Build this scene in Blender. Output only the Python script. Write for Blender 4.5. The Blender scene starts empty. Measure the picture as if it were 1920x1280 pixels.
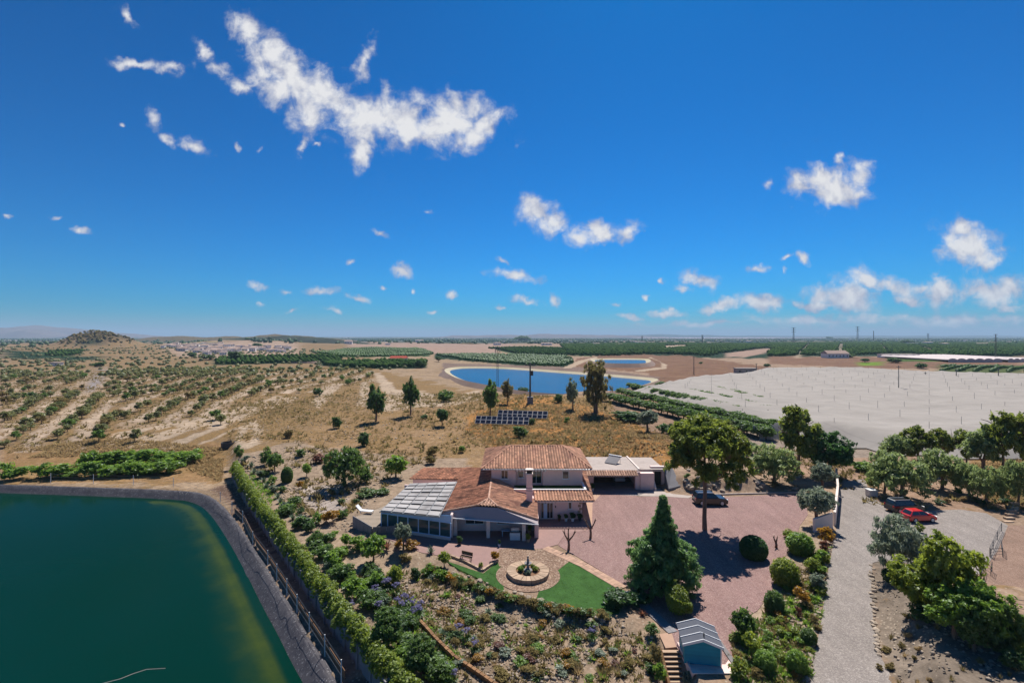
import bpy, math, random
import numpy as np
from mathutils import Vector, Matrix

random.seed(7)
RNG = np.random.default_rng(11)
S = bpy.context.scene
COL = S.collection
R = math.radians

# ------------------------------------------------------------------ camera, world, sun, exposure
CAM_Z = 25.0
FPX = 900.0                      # focal length in photograph pixels (1920 wide)
cam_d = bpy.data.cameras.new('camera')
cam_d.sensor_width = 36.0
cam_d.lens = 36.0 * FPX / 1920.0
cam_d.shift_y = -10.0 / 1920.0
cam_d.clip_start = 0.5
cam_d.clip_end = 80000.0
cam = bpy.data.objects.new('camera', cam_d)
cam.location = (0, 0, CAM_Z)
cam.rotation_euler = (R(90), 0, 0)
COL.objects.link(cam)
S.camera = cam

SUN_EL, SUN_AZ = R(55), R(17)    # azimuth measured from +Y towards +X
SUN_DIR = Vector((math.sin(SUN_AZ) * math.cos(SUN_EL), math.cos(SUN_AZ) * math.cos(SUN_EL), math.sin(SUN_EL)))
sun_d = bpy.data.lights.new('sun', 'SUN')
sun_d.energy = 5.0
sun_d.angle = R(0.53)
sun_d.color = (1.0, 0.95, 0.87)
sun = bpy.data.objects.new('sun', sun_d)
sun.rotation_euler = SUN_DIR.to_track_quat('Z', 'Y').to_euler()
sun.location = (0, 0, 150)
COL.objects.link(sun)

S.view_settings.view_transform = 'Standard'
S.view_settings.look = 'None'
S.view_settings.exposure = 0.42
S.view_settings.gamma = 1.0
S.view_settings.use_curve_mapping = False
S.render.engine = 'CYCLES'
cy = S.cycles
cy.use_denoising = True
try:
    cy.denoiser = 'OPENIMAGEDENOISE'
except Exception:
    pass
cy.max_bounces = 6
cy.diffuse_bounces = 3
cy.glossy_bounces = 2
cy.transmission_bounces = 3
cy.transparent_max_bounces = 8
cy.volume_bounces = 0
cy.use_adaptive_sampling = True
cy.adaptive_threshold = 0.01
cy.caustics_reflective = False
cy.caustics_refractive = False


class NT:
    """small helper for node trees"""
    def __init__(self, tree):
        self.t = tree
        self.n = tree.nodes
        self.l = tree.links

    def put(self, sock, v):
        if hasattr(v, 'links') or isinstance(v, bpy.types.NodeSocket):
            self.l.new(v, sock)
        else:
            sock.default_value = v

    def node(self, typ, **kw):
        n = self.n.new(typ)
        for k, v in kw.items():
            setattr(n, k, v)
        return n

    def math(self, op, a, b=None, c=None, clamp=False):
        n = self.node('ShaderNodeMath', operation=op, use_clamp=clamp)
        self.put(n.inputs[0], a)
        if b is not None:
            self.put(n.inputs[1], b)
        if c is not None:
            self.put(n.inputs[2], c)
        return n.outputs[0]

    def vmath(self, op, a, b=None, scale=None):
        n = self.node('ShaderNodeVectorMath', operation=op)
        self.put(n.inputs[0], a)
        if b is not None:
            self.put(n.inputs[1], b)
        if scale is not None:
            self.put(n.inputs[3], scale)
        return n.outputs[1] if op == 'LENGTH' else n.outputs[0]

    def noise(self, vec, scale, detail=4.0, rough=0.55, out=0, dist=0.0):
        n = self.node('ShaderNodeTexNoise')
        if vec is not None:
            self.put(n.inputs['Vector'], vec)
        n.inputs['Scale'].default_value = scale
        n.inputs['Detail'].default_value = detail
        n.inputs['Roughness'].default_value = rough
        n.inputs['Distortion'].default_value = dist
        return n.outputs[out]

    def maprange(self, v, a, b, c=0.0, d=1.0, smooth=False):
        n = self.node('ShaderNodeMapRange')
        if smooth:
            n.interpolation_type = 'SMOOTHSTEP'
        self.put(n.inputs[0], v)
        for i, x in enumerate((a, b, c, d)):
            self.put(n.inputs[i + 1], x)
        return n.outputs[0]

    def mix(self, f, a, b, blend='MIX'):
        n = self.node('ShaderNodeMix', data_type='RGBA', blend_type=blend)
        self.put(n.inputs[0], f)
        for s, v in ((n.inputs[6], a), (n.inputs[7], b)):
            if isinstance(v, tuple) and len(v) == 3:
                v = (*v, 1.0)
            self.put(s, v)
        return n.outputs[2]


def lin(c):
    c = c / 255.0
    return c / 12.92 if c <= 0.04045 else ((c + 0.055) / 1.055) ** 2.4


def A(r, g, b, k=0.64):
    """base colour of something that shows as sRGB (r,g,b) in full sun"""
    return (min(lin(r) * k, 0.85), min(lin(g) * k, 0.85), min(lin(b) * k, 0.85))


# ------------------------------------------------------------------ the world: Nishita sky with cumulus clouds
def px_uv(px, py):
    return (px - 960.0) / FPX, (630.0 - py) / FPX


CLOUDS = [  # photo px, py, half length, half height, tilt (deg, downwards to the right), weight
    (462, 52, 42, 26, 45, 1), (505, 95, 60, 38, 45, 1), (548, 150, 70, 46, 48, 1), (528, 165, 70, 36, 10, 1),
    (592, 185, 60, 52, 45, 1), (650, 205, 70, 40, 25, 1), (575, 205, 55, 40, 40, 1), (690, 232, 70, 46, 20, 1.1), (755, 222, 85, 52, 5, 1.1), (835, 228, 95, 50, 6, 1.15),
    (905, 240, 45, 30, -25, 1), (855, 190, 38, 20, 55, .9), (678, 285, 26, 42, 10, .9), (685, 118, 44, 18, -70, .85), (455, 165, 45, 16, 15, .8),
    (375, 95, 42, 15, 48, .8), (405, 135, 30, 17, 40, .8), (250, 122, 50, 12, 3, .8), (325, 128, 42, 16, 0, .75), (240, 35, 30, 12, 55, .7),
    (290, 228, 34, 17, 60, .8), (312, 258, 25, 14, 45, .8), (365, 272, 44, 17, 18, .8), (570, 265, 26, 11, 100, .7), (445, 270, 13, 9, 90, .6),
    (488, 275, 14, 9, 110, .6), (227, 235, 10, 6, 0, .5), (593, 268, 10, 7, 0, .5),
    (1000, 395, 40, 30, 15, 1.05), (1030, 415, 34, 28, 0, 1.05), (1082, 448, 36, 24, -15, 1.05), (1132, 430, 30, 22, 0, 1.0), (1178, 430, 28, 22, 0, 1.0), 
    (968, 520, 50, 14, 8, .95), (942, 487, 18, 8, 25, .7), (752, 512, 28, 13, -8, .9), (480, 533, 24, 10, 15, .85), (604, 542, 34, 11, -3, .9),
    (543, 545, 22, 7, 0, .7), (628, 578, 28, 9, 0, .7), (668, 553, 26, 7, 12, .65), (720, 436, 24, 8, 20, .65), (801, 395, 14, 7, 0, .75), (150, 430, 18, 9, 15, .75),
    (108, 410, 18, 6, 0, .6), (10, 405, 14, 6, 0, .7), (990, 562, 40, 9, 8, .8), (1040, 563, 13, 12, 0, .8), (663, 491, 12, 7, 0, .65), (547, 582, 14, 6, 0, .6),
    (850, 552, 13, 7, 0, .75), (712, 541, 9, 8, 0, .65), (776, 547, 7, 7, 0, .6), (1150, 570, 14, 8, 0, .75), (812, 586, 14, 6, 0, .65), (490, 570, 10, 7, 0, .6), (937, 574, 12, 6, 0, .6),
    (1560, 348, 62, 32, 5, 1.35), (1612, 338, 36, 34, -20, .95), (1510, 352, 36, 11, 10, .8), (1572, 300, 12, 16, 0, .55), (1446, 346, 11, 18, 0, .6),
    (1822, 462, 52, 32, 22, 1.35), (1805, 428, 26, 26, 0, 1.0), (1858, 490, 30, 18, 0, 1.0), (1413, 505, 32, 12, 5, .85), (1478, 483, 18, 8, -15, .65), (1510, 485, 13, 20, -20, .75), (1470, 508, 8, 12, 0, .55),
    (1317, 527, 36, 17, 15, .95), (1283, 546, 22, 11, 0, .9), (1345, 575, 44, 11, -8, .95), (1435, 570, 52, 15, 3, 1.0), (1592, 555, 62, 34, 5, 1.2), (1530, 575, 46, 10, 0, .9),
    (1672, 532, 60, 22, 28, .95), (1632, 520, 40, 16, 20, .9), (1702, 565, 40, 14, 15, .9), (1772, 550, 50, 27, 5, 1.2), (1872, 547, 62, 30, 2, 1.15), (1725, 540, 30, 14, 0, .8), (1250, 583, 46, 9, 4, .85), (1180, 592, 40, 7, 0, .6), (1210, 552, 14, 5, 0, .5), (1240, 530, 8, 7, 0, .5),
    (1560, 602, 260, 15, 0, .76), (1810, 602, 220, 17, 0, .79), (1330, 606, 200, 8, 0, .64), (1890, 575, 60, 12, 0, .7),
]

world = bpy.data.worlds.new('World')
S.world = world
world.use_nodes = True
w = NT(world.node_tree)
w.n.clear()
sky = w.node('ShaderNodeTexSky', sky_type='NISHITA')
sky.sun_disc = False
sky.sun_elevation = SUN_EL
sky.sun_rotation = SUN_AZ
sky.altitude = 150.0
sky.air_density = 1.0
sky.dust_density = 0.35
sky.ozone_density = 3.0
tc = w.node('ShaderNodeTexCoord')
direc = tc.outputs['Generated']
sep = w.node('ShaderNodeSeparateXYZ')
w.l.new(direc, sep.inputs[0])
dx, dy, dz = sep.outputs
ysafe = w.math('MAXIMUM', dy, 0.05)
comb = w.node('ShaderNodeCombineXYZ')
w.l.new(w.math('DIVIDE', dx, ysafe), comb.inputs[0])
w.l.new(w.math('DIVIDE', dz, ysafe), comb.inputs[1])
uv = comb.outputs[0]
# ragged edges: warp the sky position with noise before the cloud envelopes are measured
warp_v = w.noise(uv, 9.0, 4, 0.6, out=1)
warp = w.vmath('SCALE', w.vmath('SUBTRACT', warp_v, (0.5, 0.5, 0.5)), scale=0.055)
warp_f = w.noise(uv, 42.0, 5, 0.65, out=1)
warp2 = w.vmath('SCALE', w.vmath('SUBTRACT', warp_f, (0.5, 0.5, 0.5)), scale=0.022)
puv = w.vmath('MULTIPLY', w.vmath('ADD', w.vmath('ADD', uv, warp), warp2), (1, 1, 0))
best = None
for (cx, cyy, a, b, ang, wt) in CLOUDS:
    u, v = px_uv(cx, cyy)
    mp = w.node('ShaderNodeMapping', vector_type='TEXTURE')
    if best is None:
        w.l.new(puv, mp.inputs['Vector'])
    else:                        # chained so that the shader is compiled one cloud at a time
        ma = w.node('ShaderNodeVectorMath', operation='MULTIPLY_ADD')
        w.l.new(best, ma.inputs[0])
        ma.inputs[1].default_value = (1e-7, 1e-7, 0)
        w.l.new(puv, ma.inputs[2])
        w.l.new(ma.outputs[0], mp.inputs['Vector'])
    mp.inputs['Location'].default_value = (u, v, 0)
    mp.inputs['Rotation'].default_value = (0, 0, -R(ang))
    k = 1.28
    mp.inputs['Scale'].default_value = (k * a / FPX, k * b / FPX, 1)
    d = w.math('MULTIPLY_ADD', w.vmath('LENGTH', mp.outputs[0]), -1.0, 0.35 + 0.65 * wt)
    best = d if best is None else w.math('SMOOTH_MAX', best, d, 0.09)
fine = w.noise(uv, 20.0, 9, 0.57, dist=0.35)
fine2 = w.noise(uv, 110.0, 6, 0.65)
edge = w.math('ADD', best, w.math('MULTIPLY_ADD', fine, 2.1, -1.09))
edge = w.math('ADD', edge, w.math('MULTIPLY_ADD', fine2, 0.42, -0.21))
dens = w.maprange(edge, 0.0, 0.85, 0, 1, smooth=True)
front = w.math('GREATER_THAN', dy, 0.05)
dens = w.math('MULTIPLY', dens, front)
# light and shade painted into the clouds: thick parts bright above, greyer below
puff = w.noise(uv, 15.0, 5, 0.5, dist=0.35)
lit = w.noise(w.vmath('ADD', uv, (0.004, 0.014, 0.0)), 15.0, 5, 0.5, dist=0.35)
relief = w.math('SUBTRACT', puff, lit)
core = w.maprange(edge, 0.3, 1.3, 0.0, 1.0)
# thick parts are coloured brighter towards the sun
near_sun = w.node('ShaderNodeVectorMath', operation='DOT_PRODUCT')
w.l.new(direc, near_sun.inputs[0])
near_sun.inputs[1].default_value = SUN_DIR
sunny = w.maprange(near_sun.outputs['Value'], 0.35, 0.85, 0.0, 1.0)
bright = w.math('ADD', w.math('MULTIPLY_ADD', relief, 2.2, 0.56), w.math('MULTIPLY', core, w.math('MULTIPLY_ADD', sunny, 0.5, 0.16)))
cl_col = w.mix(w.maprange(bright, 0.3, 0.95), (0.42, 0.46, 0.64), (1.0, 1.0, 1.02))
hs = w.node('ShaderNodeHueSaturation')
hs.inputs['Hue'].default_value = 0.490
hs.inputs['Saturation'].default_value = 1.25
hs.inputs['Value'].default_value = 1.0
gm_ = w.node('ShaderNodeGamma')
w.l.new(w.mix(1.0, sky.outputs[0], (0.036, 0.070, 0.104), 'MULTIPLY'), gm_.inputs[0])
gm_.inputs[1].default_value = 1.42
w.l.new(w.vmath('SCALE', gm_.outputs[0], scale=9.6), hs.inputs['Color'])
bg_sky = w.node('ShaderNodeBackground')
HAZE_D = 0.00009
SKY_K = 0.082
w.l.new(hs.outputs[0], bg_sky.inputs[0])
bg_sky.inputs[1].default_value = SKY_K
bg_cl = w.node('ShaderNodeBackground')
w.l.new(cl_col, bg_cl.inputs[0])
bg_cl.inputs[1].default_value = 0.61
mx = w.node('ShaderNodeMixShader')
w.l.new(dens, mx.inputs[0])
w.l.new(bg_sky.outputs[0], mx.inputs[1])
w.l.new(bg_cl.outputs[0], mx.inputs[2])
wo = w.node('ShaderNodeOutputWorld')
w.l.new(mx.outputs[0], wo.inputs[0])
try:
    world.cycles.sampling_method = 'MANUAL'
    world.cycles.sample_map_resolution = 512
except Exception:
    pass


# ------------------------------------------------------------------ object helpers
def tag(o, label=None, cat=None, group=None, kind=None):
    if label:
        o['label'] = label
    if cat:
        o['category'] = cat
    if group:
        o['group'] = group
    if kind:
        o['kind'] = kind
    return o


def thing(name, label, cat, loc=(0, 0, 0), rotz=0.0, group=None, scale=None):
    o = bpy.data.objects.new(name, None)
    o.empty_display_size = 0.3
    COL.objects.link(o)
    o.location = loc
    o.rotation_euler = (0, 0, rotz)
    if scale is not None:
        o.scale = scale
    return tag(o, label, cat, group)


def link_mesh(name, me, parent=None, mat=None, loc=None):
    o = bpy.data.objects.new(name, me)
    COL.objects.link(o)
    if parent is not None:
        o.parent = parent
    if loc is not None:
        o.location = loc
    if mat is not None:
        if len(me.materials) == 0:
            me.materials.append(mat)
        o.material_slots[0].link = 'OBJECT'
        o.material_slots[0].material = mat
    return o


def np_mesh(name, V, F, tint=None, mats=(), smooth=False, color=None):
    """mesh from numpy arrays, all faces with the same number of corners"""
    V = np.asarray(V, dtype=np.float32)
    F = np.asarray(F, dtype=np.int32)
    me = bpy.data.meshes.new(name)
    me.vertices.add(len(V))
    me.vertices.foreach_set('co', V.ravel())
    k = F.shape[1]
    me.loops.add(F.size)
    me.loops.foreach_set('vertex_index', F.ravel())
    me.polygons.add(len(F))
    me.polygons.foreach_set('loop_start', np.arange(0, F.size, k, dtype=np.int32))
    me.polygons.foreach_set('loop_total', np.full(len(F), k, dtype=np.int32))
    if smooth:
        me.polygons.foreach_set('use_smooth', np.ones(len(F), dtype=bool))
    me.update(calc_edges=True)
    if tint is not None:
        at = me.attributes.new('tint', 'FLOAT', 'POINT')
        at.data.foreach_set('value', np.asarray(tint, dtype=np.float32))
    if color is not None:
        at = me.attributes.new('cover', 'FLOAT_COLOR', 'POINT')
        at.data.foreach_set('color', np.asarray(color, dtype=np.float32).ravel())
    for m in mats:
        me.materials.append(m)
    return me


class MB:
    """collects simple shapes into one mesh"""
    def __init__(self):
        self.V, self.F, self.T, self.M = [], [], [], []

    def add(self, vs, fs, tint=0.5, mi=0):
        b = len(self.V)
        self.V.extend(vs)
        self.T.extend([tint] * len(vs) if not isinstance(tint, (list, tuple)) else tint)
        for f in fs:
            self.F.append([b + i for i in f])
            self.M.append(mi)
        return self

    def box(self, x0, x1, y0, y1, z0, z1, tint=0.5, mi=0):
        vs = [(x0, y0, z0), (x1, y0, z0), (x1, y1, z0), (x0, y1, z0), (x0, y0, z1), (x1, y0, z1), (x1, y1, z1), (x0, y1, z1)]
        return self.add(vs, [(3, 2, 1, 0), (4, 5, 6, 7), (0, 1, 5, 4), (1, 2, 6, 5), (2, 3, 7, 6), (3, 0, 4, 7)], tint, mi)

    def obox(self, c, ax, ay, az, tint=0.5, mi=0):
        c, ax, ay, az = Vector(c), Vector(ax), Vector(ay), Vector(az)
        vs = [tuple(c + sx * ax + sy * ay + sz * az) for sz in (-1, 1) for sx, sy in ((-1, -1), (1, -1), (1, 1), (-1, 1))]
        return self.add(vs, [(3, 2, 1, 0), (4, 5, 6, 7), (0, 1, 5, 4), (1, 2, 6, 5), (2, 3, 7, 6), (3, 0, 4, 7)], tint, mi)

    def beam(self, p0, p1, w, h, tint=0.5, mi=0):
        p0, p1 = Vector(p0), Vector(p1)
        d = (p1 - p0)
        L = d.length
        d.normalize()
        s = d.cross(Vector((0, 0, 1)))
        if s.length < 1e-4:
            s = Vector((1, 0, 0))
        s.normalize()
        u = s.cross(d)
        return self.obox((p0 + p1) / 2, d * L / 2, s * w / 2, u * h / 2, tint, mi)

    def tube(self, pts, rad, n=6, cap=True, tint=0.5, mi=0):
        pts = [Vector(p) for p in pts]
        if not isinstance(rad, (list, tuple)):
            rad = [rad] * len(pts)
        vs, fs = [], []
        for i, p in enumerate(pts):
            d = (pts[min(i + 1, len(pts) - 1)] - pts[max(i - 1, 0)]).normalized()
            s = d.cross(Vector((0, 1, 0)))
            if s.length < 0.1:
                s = d.cross(Vector((1, 0, 0)))
            s.normalize()
            u = d.cross(s)
            for k in range(n):
                a = 2 * math.pi * k / n
                vs.append(tuple(p + rad[i] * (math.cos(a) * s + math.sin(a) * u)))
        for i in range(len(pts) - 1):
            for k in range(n):
                k2 = (k + 1) % n
                fs.append((i * n + k, i * n + k2, (i + 1) * n + k2, (i + 1) * n + k))
        if cap:
            fs.append(tuple(range(n)))
            fs.append(tuple(range((len(pts) - 1) * n, len(pts) * n))[::-1])
        return self.add(vs, fs, tint, mi)

    def lathe(self, c, prof, n=16, tint=0.5, mi=0):
        vs, fs = [], []
        for (r, z) in prof:
            for k in range(n):
                a = 2 * math.pi * k / n
                vs.append((c[0] + r * math.cos(a), c[1] + r * math.sin(a), c[2] + z))
        for i in range(len(prof) - 1):
            for k in range(n):
                k2 = (k + 1) % n
                fs.append((i * n + k, i * n + k2, (i + 1) * n + k2, (i + 1) * n + k))
        fs.append(tuple(range(n))[::-1])
        fs.append(tuple(range((len(prof) - 1) * n, len(prof) * n)))
        return self.add(vs, fs, tint, mi)

    def prism(self, poly, z0, z1, tint=0.5, mi=0):
        n = len(poly)
        vs = [(p[0], p[1], z0) for p in poly] + [(p[0], p[1], z1) for p in poly]
        fs = [tuple(range(n))[::-1], tuple(range(n, 2 * n))]
        fs += [(i, (i + 1) % n, n + (i + 1) % n, n + i) for i in range(n)]
        return self.add(vs, fs, tint, mi)

    def slab(self, poly3, thick, tint=0.5, mi=0):
        """a plate with the given 3-D top outline"""
        n = len(poly3)
        vs = [tuple(p) for p in poly3] + [(p[0], p[1], p[2] - thick) for p in poly3]
        fs = [tuple(range(n)), tuple(range(n, 2 * n))[::-1]]
        fs += [((i + 1) % n, i, n + i, n + (i + 1) % n) for i in range(n)]
        return self.add(vs, fs, tint, mi)

    def quad(self, *ps, tint=0.5, mi=0):
        return self.add([tuple(p) for p in ps], [tuple(range(len(ps)))], tint, mi)

    def mesh(self, name, mats, origin=(0, 0, 0), smooth=False, fix=True):
        me = bpy.data.meshes.new(name)
        o = origin
        me.from_pydata([(v[0] - o[0], v[1] - o[1], v[2] - o[2]) for v in self.V], [], self.F)
        if fix:
            import bmesh
            bm = bmesh.new()
            bm.from_mesh(me)
            bmesh.ops.recalc_face_normals(bm, faces=bm.faces)
            bm.to_mesh(me)
            bm.free()
        at = me.attributes.new('tint', 'FLOAT', 'POINT')
        at.data.foreach_set('value', np.asarray(self.T, dtype=np.float32))
        if not isinstance(mats, (list, tuple)):
            mats = [mats]
        for m in mats:
            me.materials.append(m)
        if len(mats) > 1:
            me.polygons.foreach_set('material_index', np.asarray(self.M, dtype=np.int32))
        if smooth:
            me.polygons.foreach_set('use_smooth', np.ones(len(me.polygons), dtype=bool))
        me.update()
        return me

    def build(self, name, mats, parent=None, smooth=False, local=False, fix=True):
        org = (0, 0, 0) if (parent is None or local) else world_loc(parent)
        me = self.mesh(name, mats, org, smooth, fix)
        o = bpy.data.objects.new(name, me)
        COL.objects.link(o)
        if parent is not None:
            o.parent = parent
        return o


def world_loc(o):
    v = Vector((0, 0, 0))
    while o is not None:
        v += Vector(o.location)
        o = o.parent
    return v


# ------------------------------------------------------------------ materials
def principled(m):
    return m.node_tree.nodes['Principled BSDF']


def new_mat(name):
    m = bpy.data.materials.new(name)
    m.use_nodes = True
    return m, NT(m.node_tree), principled(m)


def mat(name, col, rough=0.8, var=0.25, scale=3.0, bump=0.0, bscale=20.0, metal=0.0, tint=0.0, spec=0.4, dirt=None, detail=6):
    """plain surface: colour broken by two scales of noise, optional relief, per-piece tint"""
    m, t, b = new_mat(name)
    geo = t.node('ShaderNodeNewGeometry')
    pos = geo.outputs['Position']
    n1 = t.noise(pos, scale, detail, 0.6)
    n2 = t.noise(pos, scale * 7.3, 4, 0.6)
    f = t.math('ADD', t.math('MULTIPLY', n1, 0.65), t.math('MULTIPLY', n2, 0.35))
    lo = tuple(c * (1 - var) for c in col)
    hi = tuple(min(c * (1 + var), 0.9) for c in col)
    c = t.mix(t.maprange(f, 0.3, 0.7), lo, hi)
    if tint:
        at = t.node('ShaderNodeAttribute', attribute_name='tint')
        k = t.math('MULTIPLY_ADD', at.outputs['Fac'], 2 * tint, 1 - tint)
        cc = t.node('ShaderNodeCombineColor')
        for i in range(3):
            t.l.new(k, cc.inputs[i])
        c = t.mix(1.0, c, cc.outputs[0], 'MULTIPLY')
    if dirt:
        c = t.mix(t.maprange(t.noise(pos, scale * 0.35, 5, 0.65), 0.52, 0.72), c, dirt)
    t.l.new(c, b.inputs['Base Color'])
    b.inputs['Roughness'].default_value = rough
    b.inputs['Metallic'].default_value = metal
    b.inputs['Specular IOR Level'].default_value = spec
    if bump:
        bn = t.node('ShaderNodeBump')
        bn.inputs['Strength'].default_value = bump
        bn.inputs['Distance'].default_value = 0.05
        t.l.new(t.noise(pos, bscale, 5, 0.65), bn.inputs['Height'])
        t.l.new(bn.outputs[0], b.inputs['Normal'])
    return m


def leaf_mat(name, a, c, trans=0.48, spec=True):
    """foliage: colour between two greens by each leaf's own tint and a per-plant shift"""
    m, t, b = new_mat(name)
    at = t.node('ShaderNodeAttribute', attribute_name='tint')
    oi = t.node('ShaderNodeObjectInfo')
    f = t.math('ADD', at.outputs['Fac'], t.math('MULTIPLY_ADD', oi.outputs['Random'], 0.3, -0.15), clamp=True)
    col = t.mix(f, a, c)
    df = t.node('ShaderNodeBsdfDiffuse')
    t.l.new(col, df.inputs[0])
    tr = t.node('ShaderNodeBsdfTranslucent')
    t.l.new(t.mix(0.5, col, tuple(min(1.0, x * 1.7) for x in c)), tr.inputs[0])
    m1 = t.node('ShaderNodeMixShader')
    m1.inputs[0].default_value = trans
    t.l.new(df.outputs[0], m1.inputs[1])
    t.l.new(tr.outputs[0], m1.inputs[2])
    out = [n for n in t.n if n.type == 'OUTPUT_MATERIAL'][0]
    if spec:
        gl = t.node('ShaderNodeBsdfGlossy')
        gl.inputs['Roughness'].default_value = 0.5
        gl.inputs[0].default_value = (0.9, 0.95, 1, 1)
        m2 = t.node('ShaderNodeMixShader')
        m2.inputs[0].default_value = 0.03
        t.l.new(m1.outputs[0], m2.inputs[1])
        t.l.new(gl.outputs[0], m2.inputs[2])
        t.l.new(m2.outputs[0], out.inputs[0])
    else:
        t.l.new(m1.outputs[0], out.inputs[0])
    t.n.remove(b)
    return m


def gravel_mat(name, c1, c2, c3, scale=14.0, patch=None):
    """loose stone: cells of several stone colours, broad wear tracks, relief"""
    m, t, b = new_mat(name)
    geo = t.node('ShaderNodeNewGeometry')
    pos = geo.outputs['Position']
    vo = t.node('ShaderNodeTexVoronoi')
    t.l.new(pos, vo.inputs['Vector'])
    vo.inputs['Scale'].default_value = scale
    sepc = t.node('ShaderNodeSeparateColor')
    t.l.new(vo.outputs['Color'], sepc.inputs[0])
    c = t.mix(t.maprange(sepc.outputs[0], 0.2, 0.8), c1, c2)
    c = t.mix(t.math('GREATER_THAN', sepc.outputs[1], 0.82), c, c3)
    big = t.noise(pos, 0.16, 5, 0.6)
    k = t.maprange(big, 0.3, 0.7, 0.90, 1.08)
    mid = t.maprange(t.noise(pos, 2.4, 6, 0.75), 0.3, 0.7, 0.90, 1.10)
    k = t.math('MULTIPLY', k, mid)
    mpw = t.node('ShaderNodeMapping')
    mpw.inputs['Rotation'].default_value = (0, 0, 0.25)
    mpw.inputs['Scale'].default_value = (1.0, 0.16, 1.0)
    t.l.new(pos, mpw.inputs['Vector'])
    k = t.math('MULTIPLY', k, t.maprange(t.noise(mpw.outputs[0], 0.8, 4, 0.6, dist=0.8), 0.3, 0.7, 0.87, 1.10))
    cc = t.node('ShaderNodeCombineColor')
    for i in range(3):
        t.l.new(k, cc.inputs[i])
    c = t.mix(1.0, c, cc.outputs[0], 'MULTIPLY')
    if patch:
        c = t.mix(t.maprange(t.noise(pos, 0.35, 6, 0.65), 0.55, 0.75, 0, 0.7), c, patch)
    t.l.new(c, b.inputs['Base Color'])
    b.inputs['Roughness'].default_value = 0.95
    b.inputs['Specular IOR Level'].default_value = 0.15
    bn = t.node('ShaderNodeBump')
    bn.inputs['Strength'].default_value = 0.35
    bn.inputs['Distance'].default_value = 0.04
    t.l.new(t.math('ADD', vo.outputs['Distance'], t.noise(pos, 2.0, 5, 0.6)), bn.inputs['Height'])
    t.l.new(bn.outputs[0], b.inputs['Normal'])
    return m


def glass_mat(name, col=(0.02, 0.03, 0.035)):
    m, t, b = new_mat(name)
    b.inputs['Base Color'].default_value = (*col, 1)
    b.inputs['Roughness'].default_value = 0.06
    b.inputs['Specular IOR Level'].default_value = 0.8
    return m


M = {}
M['render_pink'] = mat('pink_render', (0.80, 0.59, 0.54), 0.9, 0.07, 0.8, 0.15, 30, dirt=(0.70, 0.51, 0.47))
M['render_white'] = mat('white_render', (0.74, 0.62, 0.55), 0.85, 0.08, 1.0, 0.1, 30, dirt=(0.55, 0.45, 0.41))
M['trim_white'] = mat('white_paint', (0.72, 0.72, 0.72), 0.5, 0.05, 2)
M['frame_blue'] = mat('pale_blue_paint', (0.44, 0.62, 0.80), 0.5, 0.06, 2)
M['tile'] = mat('roof_tile', A(220, 164, 132), 0.85, 0.18, 1.2, 0.2, 25, tint=0.6, dirt=A(166, 112, 94))
M['tile_old'] = mat('old_roof_tile', A(204, 142, 110), 0.9, 0.28, 1.3, 0.2, 25, tint=0.65, dirt=A(112, 70, 54))
M['tile_pale'] = mat('pale_roof_tile', A(214, 168, 142), 0.85, 0.2, 1.2, 0.2, 25, tint=0.5)
M['fascia'] = mat('grey_fascia', (0.36, 0.29, 0.30), 0.7, 0.08, 1)
M['glass'] = glass_mat('dark_glass')
M['glass_green'] = glass_mat('pool_glass', (0.03, 0.085, 0.09))
principled(M['glass_green']).inputs['Specular IOR Level'].default_value = 0.35
M['black'] = mat('black', (0.012, 0.012, 0.013), 0.6, 0.2, 4)
M['dark_grey'] = mat('dark_grey', (0.05, 0.05, 0.055), 0.6, 0.2, 4)
M['poly_roof'] = mat('translucent_roof_sheet', A(200, 193, 187), 0.5, 0.12, 0.8, tint=0.2, dirt=A(150, 142, 136))
M['alu'] = mat('aluminium', (0.55, 0.56, 0.58), 0.4, 0.05, 3, metal=0.3)
M['concrete'] = mat('concrete', A(206, 190, 180), 0.9, 0.12, 0.9, 0.2, 12, dirt=A(178, 162, 152))
M['concrete_grey'] = mat('grey_concrete', A(160, 156, 158), 0.9, 0.18, 0.6, 0.2, 10, dirt=A(120, 112, 108))
M['deck'] = mat('deck_board', A(176, 158, 138), 0.8, 0.15, 1.5, 0.1, 20, tint=0.12)
M['stone'] = mat('pale_stone', A(206, 176, 148), 0.9, 0.18, 2, 0.4, 14, tint=0.22)
M['stone_brown'] = mat('brown_stone', A(164, 122, 84), 0.9, 0.22, 2, 0.5, 14, tint=0.3)
M['rock'] = mat('rock', A(190, 172, 152), 0.95, 0.25, 1.5, 0.6, 9, tint=0.35)
M['paving'] = mat('pink_paving', A(176, 140, 132), 0.85, 0.12, 1.5, 0.15, 12, tint=0.14)
M['paving_pale'] = mat('pale_paving', A(208, 168, 142), 0.85, 0.12, 1.5, 0.15, 12, tint=0.16)
M['bark'] = mat('bark', A(156, 124, 104), 0.95, 0.3, 4, 0.6, 20)
M['bark_dark'] = mat('dark_bark', A(74, 58, 48), 0.95, 0.3, 4, 0.6, 20)
M['soil'] = mat('soil', A(150, 112, 84), 0.95, 0.25, 2, 0.5, 10)
M['wood'] = mat('wood', A(140, 108, 80), 0.8, 0.2, 3, tint=0.2)
M['pole'] = mat('grey_pole', (0.10, 0.10, 0.10), 0.7, 0.2, 2)
M['steel'] = mat('galvanised_steel', (0.22, 0.23, 0.24), 0.5, 0.15, 2, metal=0.4)
M['teal'] = mat('teal_paint', (0.010, 0.24, 0.31), 0.6, 0.12, 2, 0.1, 12, tint=0.12)
M['felt'] = mat('roofing_felt', A(98, 102, 114), 0.85, 0.1, 2, 0.1, 40)
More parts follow.
